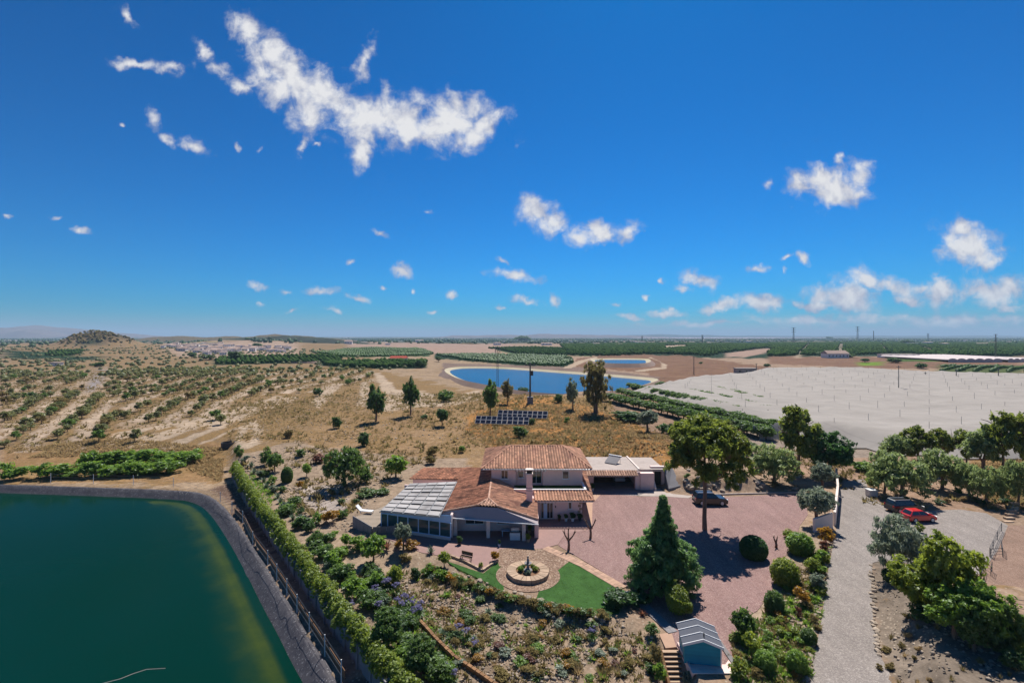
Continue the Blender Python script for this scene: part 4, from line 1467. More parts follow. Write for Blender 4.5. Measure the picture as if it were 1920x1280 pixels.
# striped awning over the balcony door, rolled in
def awning(x0, x1, y, z, name='awning'):
    a = MB().tube([(x0, y - 0.15, z), (x1, y - 0.15, z)], 0.09, 8).build(name, M['trim_white'], house)
    n = max(4, int((x1 - x0) / 0.22))
    for i in range(n):
        s0, s1 = x0 + (x1 - x0) * i / n, x0 + (x1 - x0) * (i + 1) / n
        MB().add([(s0, y - 0.24, z - 0.03), (s1, y - 0.24, z - 0.03), (s1, y - 0.25, z - 0.2), ((s0 + s1) / 2, y - 0.25, z - 0.3), (s0, y - 0.25, z - 0.2)], [(0, 1, 2, 3, 4)]).build('scallop', M['trim_white' if i % 2 else 'fascia'], a)
    return a
awning(0.4, 5.0, fy + 0.1, 5.5)

# --- balcony
bal = MB().box(0.3, UX1, 67.0, UY0 - 0.76, 3.02, 3.2)
sub(bal, 'balcony_floor', M['turf'], house)
par = MB()
par.box(0.3, UX1 + 0.05, 66.85, 67.05, 3.0, 3.62)
par.box(UX1 - 0.15, UX1 + 0.05, 67.06, UY0 - 0.76, 3.0, 3.62)
sub(par, 'parapet', M['render_pink'], house)
cap = MB()
cap.box(0.25, UX1 + 0.1, 66.80, 67.10, 3.623, 3.70)
cap.box(UX1 - 0.2, UX1 + 0.1, 67.11, UY0 - 0.76, 3.623, 3.70)
sub(cap, 'parapet_cap', M['trim_white'], house)

# --- ground storey
gw = MB()
gw.box(-2.9, 9.55, 65.25, 80.0, 0, 2.99)
sub(gw, 'ground_wall', M['render_pink'], house)
dy_ = 65.24
d_ = window(house, 3.9, 5.6, 0.25, 2.42, dy_, 4, name='front_door', sill=False)
MB().box(4.28, 4.75, dy_ - 0.12, dy_ - 0.05, 0.32, 2.3).build('door_leaf', M['frame_blue'], d_)
window(house, 7.62, 8.15, 1.55, 2.5, dy_, 1)
st = MB()
rr = random.Random(4)
for (sx, sz) in [(9.15, 0.4), (9.3, 0.8), (9.1, 1.2), (9.32, 1.55), (9.15, 1.95), (9.3, 2.35), (9.0, 2.6), (8.95, 0.75)]:
    MB().box(sx - 0.18, sx + 0.2, dy_ - 0.05, dy_ + 0.05, sz - 0.14, sz + 0.16, rr.random()).build('corner_stone', M['stone'], house)
step = MB().box(3.4, 9.9, 62.2, 65.24, 0.0, 0.16)
sub(step, 'porch_floor', M['paving'], house)
lampo = MB().box(5.85, 5.97, dy_ - 0.14, dy_, 1.75, 2.0)
sub(lampo, 'wall_lamp', M['black'], house)
# porch roof and the lean-to down the right side
pr = MB()
tiled(pr, [(3.05, 64.3, 2.93), (11.0, 64.3, 2.93), (10.2, 66.9, 3.48), (3.05, 66.9, 3.48)], seed=6)
tiled(pr, [(11.0, 64.3, 2.93), (12.0, 78.0, 2.93), (10.35, 78.0, 3.46), (10.2, 66.9, 3.48)], seed=7)
prf = sub(pr, 'porch_roof', M['tile'], house)
sub(ridge_tiles(MB(), (11.0, 64.3, 2.93), (10.2, 66.9, 3.48), 3), 'ridge_tile', M['tile'], prf)
pe = MB().slab([(3.0, 64.32, 2.9), (10.95, 64.32, 2.9), (11.9, 78.0, 2.9), (9.5, 78, 2.9), (9.5, 66.8, 2.9), (3.0, 66.8, 2.9)], 0.14)
sub(pe, 'porch_eaves', M['render_white'], house)
awning(3.5, 6.0, 65.1, 2.75)
# --- chimney
ch = MB()
ch.box(1.93, 2.72, 63.9, 64.6, 2.5, 6.55)
chim = sub(ch, 'chimney', M['render_pink'], house)
MB().box(1.86, 2.79, 63.83, 64.67, 6.553, 6.7).build('chimney_cap', M['render_white'], chim)
MB().box(1.98, 2.67, 63.95, 64.55, 6.703, 7.15).build('flue', M['black'], chim)
MB().box(1.86, 2.79, 63.83, 64.67, 7.153, 7.25).build('chimney_lid', M['render_white'], chim)
for zb in (4.4, 4.75):
    MB().box(1.90, 2.75, 63.87, 64.63, zb, zb + 0.07).build('chimney_band', M['fascia'], chim)

# --- the low wing
def zr(x):
    return 4.15 - 0.235 * (x + 3.0)
def zl(x):
    return 4.15 - 0.235 * (-3.0 - x)
wg = MB()
tiled(wg, [(-9.3, 60.9, zl(-9.3)), (-4.35, 60.0, zl(-4.35)), (-3.0, 61.6, 4.15), (-3.0, 75.6, 4.15), (-7.7, 80.2, zl(-7.7))], seed=8)
o_left = sub(wg, 'wing_roof', M['tile_old'], house)
wg = MB()
tiled(wg, [(-1.75, 59.5, zr(-1.75)), (3.15, 58.4, zr(3.15)), (3.4, 65.0, zr(3.4)), (2.2, 67.0, zr(2.2)), (-2.98, 70.9, 4.145), (-3.0, 61.6, 4.15)], seed=9)
o_right = sub(wg, 'wing_roof', M['tile'], house)
hp = MB()
tiled(hp, [(-4.35, 60.0, zl(-4.35)), (-1.75, 59.5, zr(-1.75)), (-3.0, 61.6, 4.15)], seed=10)
sub(hp, 'hip_roof', M['tile_pale'], house)
rt = MB()
for a, b_ in (((-3.0, 61.6, 4.15), (-3.0, 70.9, 4.15)), ((-4.35, 60.0, zl(-4.35)), (-3, 61.6, 4.15)), ((-1.75, 59.5, zr(-1.75)), (-3, 61.6, 4.15)), ((-9.3, 60.9, zl(-9.3)), (-4.35, 60, zl(-4.35))), ((3.15, 58.4, zr(3.15)), (-1.75, 59.5, zr(-1.75))),
              ((-3.0, 70.9, 4.16), (2.2, 67.0, zr(2.2) + .03))):
    ridge_tiles(rt, a, b_, 11)
sub(rt, 'ridge_tile', M['tile_pale'], o_right)
# dark awning cloth that closes the gable
gb = MB()
G0, G1, G2, G3 = (-9.3, 60.8, zl(-9.3) - 0.06), (-4.35, 59.85, zl(-4.35) - 0.06), (-1.75, 59.35, zr(-1.75) - 0.06), (3.15, 58.3, zr(3.15) - 0.06)
bot = lambda p, dz, out: (p[0], p[1] - out, dz)
gb.add([G0, G1, G2, G3, (3.15, 57.6, 2.42), (-1.7, 58.6, 2.42), (-4.3, 59.1, 2.42), (-9.0, 60.0, 2.42)], [(0, 1, 6, 7), (1, 2, 5, 6), (2, 3, 4, 5)])
gb.add([(p[0], p[1] + 0.06, p[2] - 0.05) for p in [G0, G1, G2, G3, (3.15, 57.6, 2.42), (-1.7, 58.6, 2.42), (-4.3, 59.1, 2.42), (-9.0, 60.0, 2.42)]], [(0, 7, 6, 1), (1, 6, 5, 2), (2, 5, 4, 3)])
sub(gb, 'terrace_awning', M['fascia'], house)
bar_ = MB().tube([(3.2, 57.55, 2.4), (-9.0, 59.95, 2.4)], 0.07, 8)
sub(bar_, 'awning_rail', M['trim_white'], house)
lint = MB().beam((3.1, 58.5, 2.3), (-7.3, 60.6, 2.3), 0.25, 0.3)
sub(lint, 'lintel', M['render_white'], house)
for (x, y) in ((1.45, 58.75), (-2.95, 59.6), (-7.1, 60.35)):
    MB().box(x - 0.22, x + 0.22, y - 0.22, y + 0.22, 0.02, 2.16).build('column', M['render_white'], house)
bw = MB()
bw.box(-7.3, 3.3, 61.6, 65.2, 0, 2.5)
bw.box(2.8, 3.3, 59.4, 61.59, 0, 2.5)
sub(bw, 'terrace_wall', M['render_pink'], house)
window(house, -6.0, -3.6, 0.95, 1.75, 61.58, 2)
window(house, -1.95, 1.6, 0.95, 1.8, 61.58, 3)
lw = MB().box(-7.3, -3.0, 65.3, 79.0, 0, 2.85)
sub(lw, 'wing_wall', M['render_pink'], house)
# low terracotta roof behind the conservatory
lt = MB()
tiled(lt, [(-16.2, 75.3, 2.55), (-8.3, 74.6, 2.75), (-7.75, 80.2, 3.0), (-15.0, 80.8, 2.8)], seed=12)
sub(lt, 'lean_to_roof', M['tile_old'], house)
sub(MB().prism([(-15.6, 75.6), (-8.2, 75.2), (-8.0, 79.8), (-14.8, 80.3)], 0, 2.45), 'lean_to_wall', M['render_pink'], house)

# ------------------------------------------------------------------ conservatory with the white roof
cons = thing('conservatory', 'glazed pale blue conservatory with flat white panelled roof beside the villa', 'conservatory', (-12, 65, 0))
FL, FR = Vector((-16.9, 62.0, 0)), Vector((-7.5, 58.75, 0))
BL, BR = Vector((-15.4, 72.6, 0)), Vector((-8.3, 72.4, 0))
zFL, zFR, zBL, zBR = 2.52, 3.05, 2.75, 3.1
fr = (FR - FL).normalized()
outn = Vector((fr.y, -fr.x, 0))
back_l = Vector((-16.6, 64.6, 0))
def cz(s):      # head height of the glass along the front
    return 2.15
# roof sheets, each its own panel
nu, nv = 5, 8
def rp(u, v):
    a = (FL + outn * 0.25) * (1 - u) + (FR + outn * 0.25 + Vector((-1.3, 0, 0))) * u
    b_ = BL * (1 - u) + BR * u
    za = zFL * (1 - u) + zFR * u
    zb = zBL * (1 - u) + zBR * u
    p = a * (1 - v) + b_ * v
    return Vector((p.x, p.y, za * (1 - v) + zb * v))
rr = random.Random(9)
for i in range(nu):
    for j in range(nv):
        u0, u1, v0, v1 = (i + 0.05) / nu, (i + 0.95) / nu, (j + 0.06) / nv, (j + 0.90) / nv
        lift = 0.04 + 0.12 * rr.random()
        ps = [rp(u0, v0), rp(u1, v0), rp(u1, v1) - Vector((0, 0, .0)), rp(u0, v1)]
        ps = [p + Vector((0, 0, lift * (1 if k < 2 else 0.4))) for k, p in enumerate(ps)]
        MB().slab(ps, 0.03, rr.random()).build('roof_panel', M['poly_roof'], cons)
fm = MB()
for i in range(nu + 1):
    fm.beam(rp(i / nu, -0.01) - Vector((0, 0, .08)), rp(i / nu, 1) - Vector((0, 0, .08)), 0.09, 0.14)
for j in range(nv + 1):
    fm.beam(rp(0, j / nv) - Vector((0, 0, .09)), rp(1, j / nv) - Vector((0, 0, .09)), 0.07, 0.10)
sub(fm, 'roof_frame', M['steel'], cons)
under = MB().slab([tuple(rp(0.01, 0.02) - Vector((0, 0, .15))), tuple(rp(0.99, 0.02) - Vector((0, 0, .15))), tuple(rp(0.99, 0.99) - Vector((0, 0, .15))), tuple(rp(0.01, 0.99) - Vector((0, 0, .15)))], 0.02)
sub(under, 'ceiling', M['poly_roof'], cons)
fasc = MB()
fasc.add([tuple(FL + Vector((0, 0, 2.16))), tuple(FR + Vector((0, 0, 2.1))), tuple(FR + Vector((0, 0, zFR))), tuple(FL + Vector((0, 0, zFL)))], [(0, 1, 2, 3)])
q = [v + (-outn.x * 0.08, -outn.y * 0.08, 0)[0] if False else v for v in fasc.V]
fasc.add([(v[0] - outn.x * 0.1, v[1] - outn.y * 0.1, v[2]) for v in q], [(0, 3, 2, 1)])
sub(fasc, 'fascia', M['frame_blue'], cons)
# glazed front: seven bays, a low plinth below
def glazed(p0, p1, n, z0, z1a, z1b):
    p0, p1 = Vector(p0), Vector(p1)
    dr_ = (p1 - p0).normalized()
    no = Vector((dr_.y, -dr_.x, 0))
    L_ = (p1 - p0).length
    up = Vector((0, 0, 1))
    for i in range(n + 1):
        p = p0 + (p1 - p0) * i / n
        h = (z1a + (z1b - z1a) * i / n) - z0
        MB().obox(p + up * (z0 + h / 2), dr_ * 0.06, no * 0.07, up * h / 2).build('mullion', M['frame_blue'], cons)
    for i in range(n):
        a, b_ = p0 + (p1 - p0) * (i / n) + dr_ * 0.06, p0 + (p1 - p0) * ((i + 1) / n) - dr_ * 0.06
        ha, hb = z1a + (z1b - z1a) * i / n, z1a + (z1b - z1a) * (i + 1) / n
        g = MB()
        g.add([tuple(a + up * (z0 + .1)), tuple(b_ + up * (z0 + .1)), tuple(b_ + up * (hb - .05)), tuple(a + up * (ha - .05))], [(0, 1, 2, 3)])
        g.add([tuple(v_ - no * 0.02) for v_ in (a + up * (z0 + .1), b_ + up * (z0 + .1), b_ + up * (hb - .05), a + up * (ha - .05))], [(3, 2, 1, 0)])
        g.build('glass_pane', M['glass_green'], cons)
    r_ = MB()
    r_.obox((p0 + p1) / 2 + up * (z0 + 0.05), dr_ * L_ / 2, no * 0.065, up * 0.05)
    r_.obox((p0 + p1) / 2 + up * ((z1a + z1b) / 2 + 0.02), dr_ * L_ / 2, no * 0.068, up * 0.05)
    r_.build('rail', M['frame_blue'], cons)
glazed(FL + fr * 1.0, FR, 6, 0.35, 2.16, 2.12)
glazed(back_l, FL + fr * 1.0 + Vector((-0.9, 0.25, 0)), 2, 0.35, 2.2, 2.18)
glazed(FL + fr * 1.0 + Vector((-0.9, 0.25, 0)), FL + fr * 1.0, 1, 0.35, 2.18, 2.16)
pl = MB()
c1 = FL + fr * 1.0 + Vector((-0.9, 0.25, 0))
for a, b_ in ((FL + fr, FR), (c1, FL + fr), (back_l, c1)):
    pl.beam(Vector(a) + Vector((0, 0, 0.17)), Vector(b_) + Vector((0, 0, 0.17)), 0.2, 0.36)
sub(pl, 'plinth', M['render_white'], cons)
sub(MB().prism([(-16.5, 64.7), (-15.9, 62.3), (-7.7, 59.2), (-7.6, 72), (-15.3, 72.2)], 0.0, 0.10), 'floor', M['paving'], cons)
sub(MB().prism([(-16.2, 72.3), (-8, 72.3), (-8, 72.6), (-16.2, 72.6)], 0.0, 2.6), 'back_wall', M['render_pink'], cons)
sub(MB().prism([(-7.62, 59.4), (-7.35, 59.4), (-7.35, 72.3), (-7.62, 72.3)], 0.0, 2.9), 'side_wall', M['render_pink'], cons)

# ------------------------------------------------------------------ raised deck with its boards and screen
dk = thing('sun_deck', 'raised beige board deck with grey panel skirt beside the conservatory', 'deck', (-19, 66, 0))
DZ = 0.75
dp = [P(663, 970, DZ), P(699, 991, DZ), P(727, 972, DZ), P(737, 943, DZ), P(716, 950, DZ)]
c0 = [(p.x, p.y) for p in dp]
xs_ = [c[0] for c in c0]
def clip_strip(poly, y0, y1):
    def cut(pl_, f):
        out = []
        for i in range(len(pl_)):
            a, b_ = pl_[i], pl_[(i + 1) % len(pl_)]
            fa, fb = f(a), f(b_)
            if fa >= 0:
                out.append(a)
            if (fa > 0 > fb) or (fa < 0 < fb):
                s_ = fa / (fa - fb)
                out.append((a[0] + (b_[0] - a[0]) * s_, a[1] + (b_[1] - a[1]) * s_))
        return out
    r_ = cut(poly, lambda p: p[1] - y0)
    return cut(r_, lambda p: y1 - p[1]) if len(r_) > 2 else []
ymin, ymax = min(c[1] for c in c0), max(c[1] for c in c0)
y_ = ymin
rr = random.Random(2)
while y_ < ymax:
    pc = clip_strip(c0, y_, min(y_ + 0.29, ymax))
    if len(pc) > 2:
        MB().prism(pc, DZ - 0.05, DZ + 0.012 * rr.random(), rr.random()).build('board', M['deck'], dk)
    y_ += 0.31
sub(MB().prism([(x * 0.995 - 0.08, y) for x, y in c0], -0.6, DZ - 0.07), 'deck_base', M['concrete_grey'], dk)
ra, rb, rc = Vector((*c0[0], 0)), Vector((*c0[1], 0)), Vector((*[P(742, 1000, 0).x, P(742, 1000, 0).y], 0))
for a, b_, n in ((ra, rb, 5), (rb, rc, 5)):
    for i in range(n):
        p0, p1 = a + (b_ - a) * (i + 0.04) / n, a + (b_ - a) * (i + 0.96) / n
        d0 = (p1 - p0).normalized()
        nn = Vector((d0.y, -d0.x, 0)) * 0.12
        mid = (p0 + p1) / 2 + nn
        MB().obox((mid.x, mid.y, 0.1), (p1 - p0) / 2, nn.normalized() * 0.04, (0, 0, 0.95)).build('skirt_panel', M['concrete_grey'], dk)

ln_ = P(681, 961, DZ)
lo = thing('sun_lounger', 'white sun lounger standing on the raised deck', 'sun lounger', (ln_.x, ln_.y, DZ + 0.02), R(-12))
lf = MB()
lf.box(-0.3, 1.45, -0.33, 0.33, 0.30, 0.37)
lf.build('seat', M['trim_white'], lo, local=True)
MB().add([(-0.3, -0.33, .37), (-0.3, 0.33, .37), (-0.95, 0.33, 1.0), (-0.95, -0.33, 1.0), (-0.3, -0.33, .30), (-0.3, 0.33, .30), (-1.0, 0.33, .94), (-1.0, -0.33, .94)], [(0, 1, 2, 3), (7, 6, 5, 4), (0, 3, 7, 4), (1, 5, 6, 2), (2, 6, 7, 3)]).build('backrest', M['trim_white'], lo, local=True)
for sx in (-0.25, 1.35):
    for sy in (-0.28, 0.28):
        MB().box(sx - 0.03, sx + 0.03, sy - 0.03, sy + 0.03, 0, 0.298).build('leg', M['trim_white'], lo, local=True)

# ------------------------------------------------------------------ garage
gar = thing('garage', 'flat-roofed pink garage with tiled strip above the open bay', 'garage', (17, 82, 0))
ga = MB()
ga.box(11.5, 13.3, 78.2, 79.0, 0, 2.9)
ga.box(20.1, 20.9, 78.2, 79.0, 0, 2.9)
ga.box(13.31, 20.09, 78.3, 78.9, 2.35, 2.9)
ga.box(11.5, 11.8, 79.01, 87.0, 0, 2.9)
ga.box(20.6, 20.9, 79.01, 87.0, 0, 2.9)
ga.box(11.81, 20.59, 86.7, 87.0, 0, 2.9)
sub(ga, 'wall', M['render_pink'], gar)
sub(MB().box(11.0, 20.88, 78.6, 87.2, 2.903, 3.08), 'roof', M['concrete'], gar)
sub(MB().box(20.9, 25.2, 79.2, 87.0, 2.7, 3.05), 'side_roof', M['concrete'], gar)
sub(MB().box(20.75, 21.0, 78.8, 87.3, 3.05, 3.25), 'roof_kerb', M['render_white'], gar)
ts = MB()
tiled(ts, [(12.0, 77.3, 2.5), (20.4, 77.3, 2.5), (20.4, 78.6, 3.0), (12.0, 78.6, 3.0)], seed=14)
sub(ts, 'tile_strip', M['tile_pale'], gar)
sub(MB().box(12.0, 20.4, 77.35, 78.19, 2.38, 2.46), 'strip_board', M['render_white'], gar)
sub(MB().box(12.0, 20.55, 79.02, 86.6, 0.03, 0.07), 'floor', M['concrete_grey'], gar)
sub(MB().box(20.9, 23.1, 78.0, 79.3, 0, 2.72), 'side_wall', M['render_pink'], gar)
cel = thing('cellar_entrance', 'pink portal with a dark cellar door beside the garage', 'portal', (24.2, 81, 0))
cw = MB()
cw.box(23.11, 23.75, 80.0, 80.6, 0, 2.7)
cw.box(24.95, 25.7, 80.0, 80.6, 0, 2.7)
cw.box(23.11, 25.7, 79.95, 80.65, 2.703, 3.3)
sub(cw, 'wall', M['render_pink'], cel)
sub(MB().box(23.76, 24.94, 80.45, 80.58, 0, 2.695), 'door', M['black'], cel)
sub(MB().add([(23.1, 77.6, 0), (23.35, 77.6, 0), (23.35, 80, 0), (23.1, 80, 0), (23.1, 77.6, 0.5), (23.35, 77.6, 0.5), (23.35, 80, 2.7), (23.1, 80, 2.7)], [(0, 1, 5, 4), (1, 2, 6, 5), (3, 0, 4, 7), (4, 5, 6, 7)]), 'wing_wall', M['render_white'], cel)
sub(MB().add([(25.2, 77.2, 0), (25.9, 77.2, 0), (26.3, 81, 0), (25.4, 80, 0), (25.2, 77.2, 0.5), (27.2, 77.4, 0.9), (27.0, 81.0, 3.0), (25.4, 80, 2.9)], [(0, 1, 5, 4), (0, 4, 7, 3), (4, 5, 6, 7), (1, 2, 6, 5)]), 'ramp_wall', M['concrete_grey'], cel)
sh = thing('solar_water_heater', 'tilted solar water panel lying on the garage roof', 'solar heater', (17.4, 83.0, 3.09), R(-38))
MB().add([(-1.1, -0.9, .15), (1.1, -0.9, .15), (1.1, 0.9, 1.0), (-1.1, 0.9, 1.0), (-1.1, -0.9, .08), (1.1, -0.9, .08), (1.1, 0.9, .93), (-1.1, 0.9, .93)], [(0, 1, 2, 3), (7, 6, 5, 4), (0, 4, 5, 1), (2, 6, 7, 3), (1, 5, 6, 2), (0, 3, 7, 4)]).build('collector', M['concrete_grey'], sh, local=True)
for sx in (-1.0, 1.0):
    MB().beam((sx, 0.85, 0), (sx, 0.85, 0.93), 0.05, 0.05).build('leg', M['steel'], sh, local=True)
    MB().beam((sx, -0.85, 0), (sx, -0.85, 0.1), 0.05, 0.05).build('leg', M['steel'], sh, local=True)
MB().tube([(-1.2, 1.0, 1.05), (1.2, 1.0, 1.05)], 0.14, 10).build('tank', M['alu'], sh, local=True)

# ------------------------------------------------------------------ garden shed, terrace under it and the stairs
shed = thing('garden_shed', 'teal boarded garden shed with grey felt gable roof', 'shed', (14.6, 37.6, 0))
SX0, SX1, SY0, SY1, SE, SA = 13.35, 16.0, 36.5, 38.9, 1.55, 1.98
body = MB()
body.box(SX0 + 0.03, SX1 - 0.03, SY0 + 0.03, SY1 - 0.03, 0.06, SE - 0.02)
body.add([(SX0 + .03, SY0 + .03, SE - .03), (SX1 - .03, SY0 + .03, SE - .03), ((SX0 + SX1) / 2, SY0 + .03, SA - .03), (SX0 + .03, SY1 - .03, SE - .03), (SX1 - .03, SY1 - .03, SE - .03), ((SX0 + SX1) / 2, SY1 - .03, SA - .03)], [(0, 1, 2), (5, 4, 3)])
sub(body, 'body', M['teal'], shed)
rr = random.Random(6)
nb = 13
for i in range(nb):
    z0 = 0.06 + (SA - 0.12) * i / nb
    z1 = 0.06 + (SA - 0.12) * (i + 1) / nb
    def half(z):
        return (SX1 - SX0) / 2 if z < SE else (SX1 - SX0) / 2 * max(0.02, (SA - z) / (SA - SE))
    m_ = (SX0 + SX1) / 2
    h0, h1 = half(z0), half(z1)
    MB().add([(m_ - h0, SY0 - 0.02, z0), (m_ + h0, SY0 - 0.02, z0), (m_ + h1, SY0 + 0.012, z1), (m_ - h1, SY0 + 0.012, z1), (m_ - h0, SY0 + 0.02, z0), (m_ + h0, SY0 + 0.02, z0)], [(0, 1, 2, 3), (0, 4, 5, 1)], rr.random()).build('board', M['teal'], shed)
rf = MB()
xm = (SX0 + SX1) / 2
for sgn_, xe in ((-1, SX0 - 0.16), (1, SX1 + 0.16)):
    rf.slab([(xm, SY0 - 0.14, SA + 0.06), (xe, SY0 - 0.14, SE - 0.02), (xe, SY1 + 0.14, SE - 0.02), (xm, SY1 + 0.14, SA + 0.06)], 0.04)
srf = sub(rf, 'roof', M['felt'], shed)
for k in range(4):
    yb = SY0 - 0.16 + (SY1 - SY0 + 0.32) * k / 3
    for xe in (SX0 - 0.17, SX1 + 0.17):
        MB().beam((xm, yb, SA + 0.085), (xe, yb, SE + 0.005), 0.06, 0.05).build('batten', M['trim_white'], srf)
for yb in (SY0 - 0.175,):
    for xe in (SX0 - 0.17, SX1 + 0.17):
        MB().beam((xm, yb, SA - 0.02), (xe, yb, SE - 0.09), 0.03, 0.13).build('barge_board', M['trim_white'], shed)
MB().box(xm + 0.12, xm + 0.2, SY0 + 0.28, SY0 + 0.36, SA + 0.03, SA + 0.3).build('vent_pipe', M['black'], shed)
for x in (SX0, SX1):
    MB().box(x - 0.04, x + 0.04, SY0 - 0.035, SY0 + 0.03, 0.05, SE - 0.06).build('corner_board', M['trim_white'] if x == SX1 else M['teal'], shed)
shed.rotation_euler = (0, 0, R(-9))
# terrace block that carries the shed
tb = thing('terrace_wall', 'pale rendered terrace wall under the garden shed', 'wall', (14.8, 36, 0))
sub(MB().prism([(13.37, 35.7), (16.9, 35.7), (16.9, 41.2), (16.3, 41.4), (13.37, 39.3)], -4.0, 0.03), 'block', M['render_pink'], tb)
sub(MB().prism([(13.36, 35.5), (17.1, 35.5), (17.1, 36.0), (13.36, 36.0)], 0.032, 0.10), 'coping', M['render_white'], tb)
sub(MB().prism([(16.75, 36.01), (17.1, 36.01), (17.1, 41.2), (16.75, 41.2)], 0.032, 0.13), 'coping', M['concrete_grey'], tb)
sub(MB().add([(13.36, 36.01, 0.05), (13.5, 36.01, .05), (13.5, 38.8, .05), (13.36, 38.9, .05), (13.36, 36.01, .12), (13.5, 36.01, .12), (13.5, 38.8, .28), (13.36, 38.9, .28)], [(0, 1, 5, 4), (4, 5, 6, 7), (0, 4, 7, 3), (1, 2, 6, 5), (2, 3, 7, 6)]), 'side_coping', M['render_pink'], tb)
lid = thing('cistern_lid', 'large pale blue lid lying below the shed terrace', 'lid', (15.2, 34.6, -0.1))
sub(MB().box(13.9, 16.3, 33.6, 35.35, -0.45, -0.10), 'cover', M['frame_blue'], lid)
sub(MB().box(13.7, 16.8, 33.2, 35.45, -2.5, -0.46), 'base', M['render_pink'], lid)
stairs = thing('garden_stairs', 'stone garden stairs going down beside the shed', 'stairs', (12.9, 37, 0))
n_st = 9
for i in range(n_st):
    y1 = 38.35 - i * 0.29
    z1 = -0.02 - i * 0.185
    MB().box(12.0, 13.32 - 0.03 * (i % 2), y1 - 0.31, y1, z1 - 0.5, z1 - 0.05, 0.3).build('riser', M['stone_brown'], stairs)
    MB().box(11.97, 13.35 - 0.03 * (i % 2), y1 - 0.33, y1 - 0.02, z1 - 0.047, z1, 0.7).build('tread', M['stone'], stairs)
land = [P(1236, 1188, 0.03), P(1266, 1183, 0.03), P(1268, 1212, 0.03), P(1248, 1214, 0.03)]
sub(MB().slab([tuple(p) for p in land], 0.3), 'landing', M['paving_pale'], stairs)
sub(MB().beam((11.85, 38.5, -0.1), (11.85, 35.6, -1.7), 0.2, 0.5), 'side_wall', M['stone_brown'], stairs)

# ------------------------------------------------------------------ round fountain bed
bed = thing('fountain_bed', 'round raised flower bed of pale stone blocks on the cobbles', 'planter', (cc0.x, cc0.y + 0.15, 0.06))
bx_, by_ = cc0.x, cc0.y + 0.15
rr = random.Random(8)
NS = 26
RO, RI, BH = 2.22, 1.28, 0.42
for k in range(NS):
    a0, a1 = 2 * math.pi * (k + 0.04) / NS, 2 * math.pi * (k + 0.96) / NS
    hz = BH + rr.uniform(-0.015, 0.02)
    ro = RO + rr.uniform(-0.03, 0.03)
    vs = [(r * math.cos(a), r * math.sin(a)) for r, a in ((RI, a0), (ro, a0), (ro, (a0 + a1) / 2), (ro, a1), (RI, a1))]
    MB().prism([(bx_ + x, by_ + y) for x, y in vs], 0.062, 0.06 + hz, rr.random()).build('stone_block', M['stone'], bed)
sub(MB().lathe((bx_, by_, 0.06), [(RO - 0.06, 0.0), (RO - 0.06, BH - 0.04), (RI + 0.02, BH - 0.04), (RI + 0.02, 0.30), (0.02, 0.36)], 40), 'soil', M['soil'], bed)
ft = thing('fountain', 'small grey stone fountain with a statue in the round bed', 'fountain', (bx_, by_, 0.4))
MB().lathe((0, 0, 0), [(0.42, 0), (0.46, 0.12), (0.25, 0.22), (0.14, 0.3), (0.12, 0.62), (0.2, 0.66)], 14).build('pedestal', M['concrete_grey'], ft, local=True, smooth=False)
MB().lathe((0, 0, 0.66), [(0.1, 0), (0.36, 0.1), (0.4, 0.18), (0.3, 0.16), (0.06, 0.12)], 14).build('bowl', M['concrete_grey'], ft, local=True)
MB().lathe((0, 0, 0.78), [(0.07, 0), (0.14, 0.06), (0.12, 0.22), (0.15, 0.38), (0.10, 0.5), (0.05, 0.54), (0.09, 0.6), (0.10, 0.68), (0.06, 0.76)], 10).build('statue', M['concrete_grey'], ft, local=True, smooth=True)
for (dx_, dy2, wd_, lf_, nm_) in ((-0.75, -0.05, 0.8, 'bright', 'bright green shrub on the near side of the fountain'), (0.8, 0.0, 0.75, 'lime', 'yellow-green shrub right of the fountain statue'), (0.0, -0.75, 0.7, 'agave', 'pale green shrub in front of the fountain'), (0.5, 0.65, 0.65, 'lime', 'small yellow shrub behind the fountain'), (-0.45, 0.6, 0.6, 'green', 'dark green shrub behind the fountain')):
    put_plant('shrub%d' % rr.randrange(3), 'flower_bed_shrub', nm_, 'shrub', (bx_ + dx_, by_ + dy2, 0.36), wd_, wd_ * 0.75, lf_)

# paved garden path: slabs laid one by one along its course
def slab_path(name, label, a, b, wa, wb, n, m, z, rows=2):
    rr_ = random.Random(31)
    t_ = thing(name, label, 'path', (a[0], a[1], 0))
    a, b = Vector((a[0], a[1], 0)), Vector((b[0], b[1], 0))
    d = (b - a).normalized()
    s_ = Vector((-d.y, d.x, 0))
    for i in range(n):
        for r_ in range(rows):
            f0, f1 = (i + 0.03 + 0.5 * (r_ % 2) / n) / n, (i + 0.97 + 0.5 * (r_ % 2) / n) / n
            w0, w1 = wa + (wb - wa) * f0, wa + (wb - wa) * f1
            g0, g1 = -0.5 + (r_ + 0.03) / rows, -0.5 + (r_ + 0.97) / rows
            ps = [a + (b - a) * f0 + s_ * w0 * g0, a + (b - a) * f1 + s_ * w1 * g0, a + (b - a) * f1 + s_ * w1 * g1, a + (b - a) * f0 + s_ * w0 * g1]
            hz = z + 0.006 + rr_.uniform(0, 0.012)
            MB().slab([(p.x, p.y, hz) for p in ps], 0.06, rr_.random()).build('paving_slab', m, t_)
    MB().slab([(p.x, p.y, z) for p in (a - s_ * wa / 2, b - s_ * wb / 2, b + s_ * wb / 2, a + s_ * wa / 2)], 0.05, 0.4).build('bedding', m, t_)
    return t_
pa, pb, pc_, pd = P(1022, 1027, 0), P(1095, 1060, 0), P(1168, 1103, 0), P(1262, 1186, 0)
slab_path('garden_path', 'pale stone slab path between the lawn and the pink gravel', pa, pb, 1.15, 1.15, 14, M['paving_pale'], 0.075)
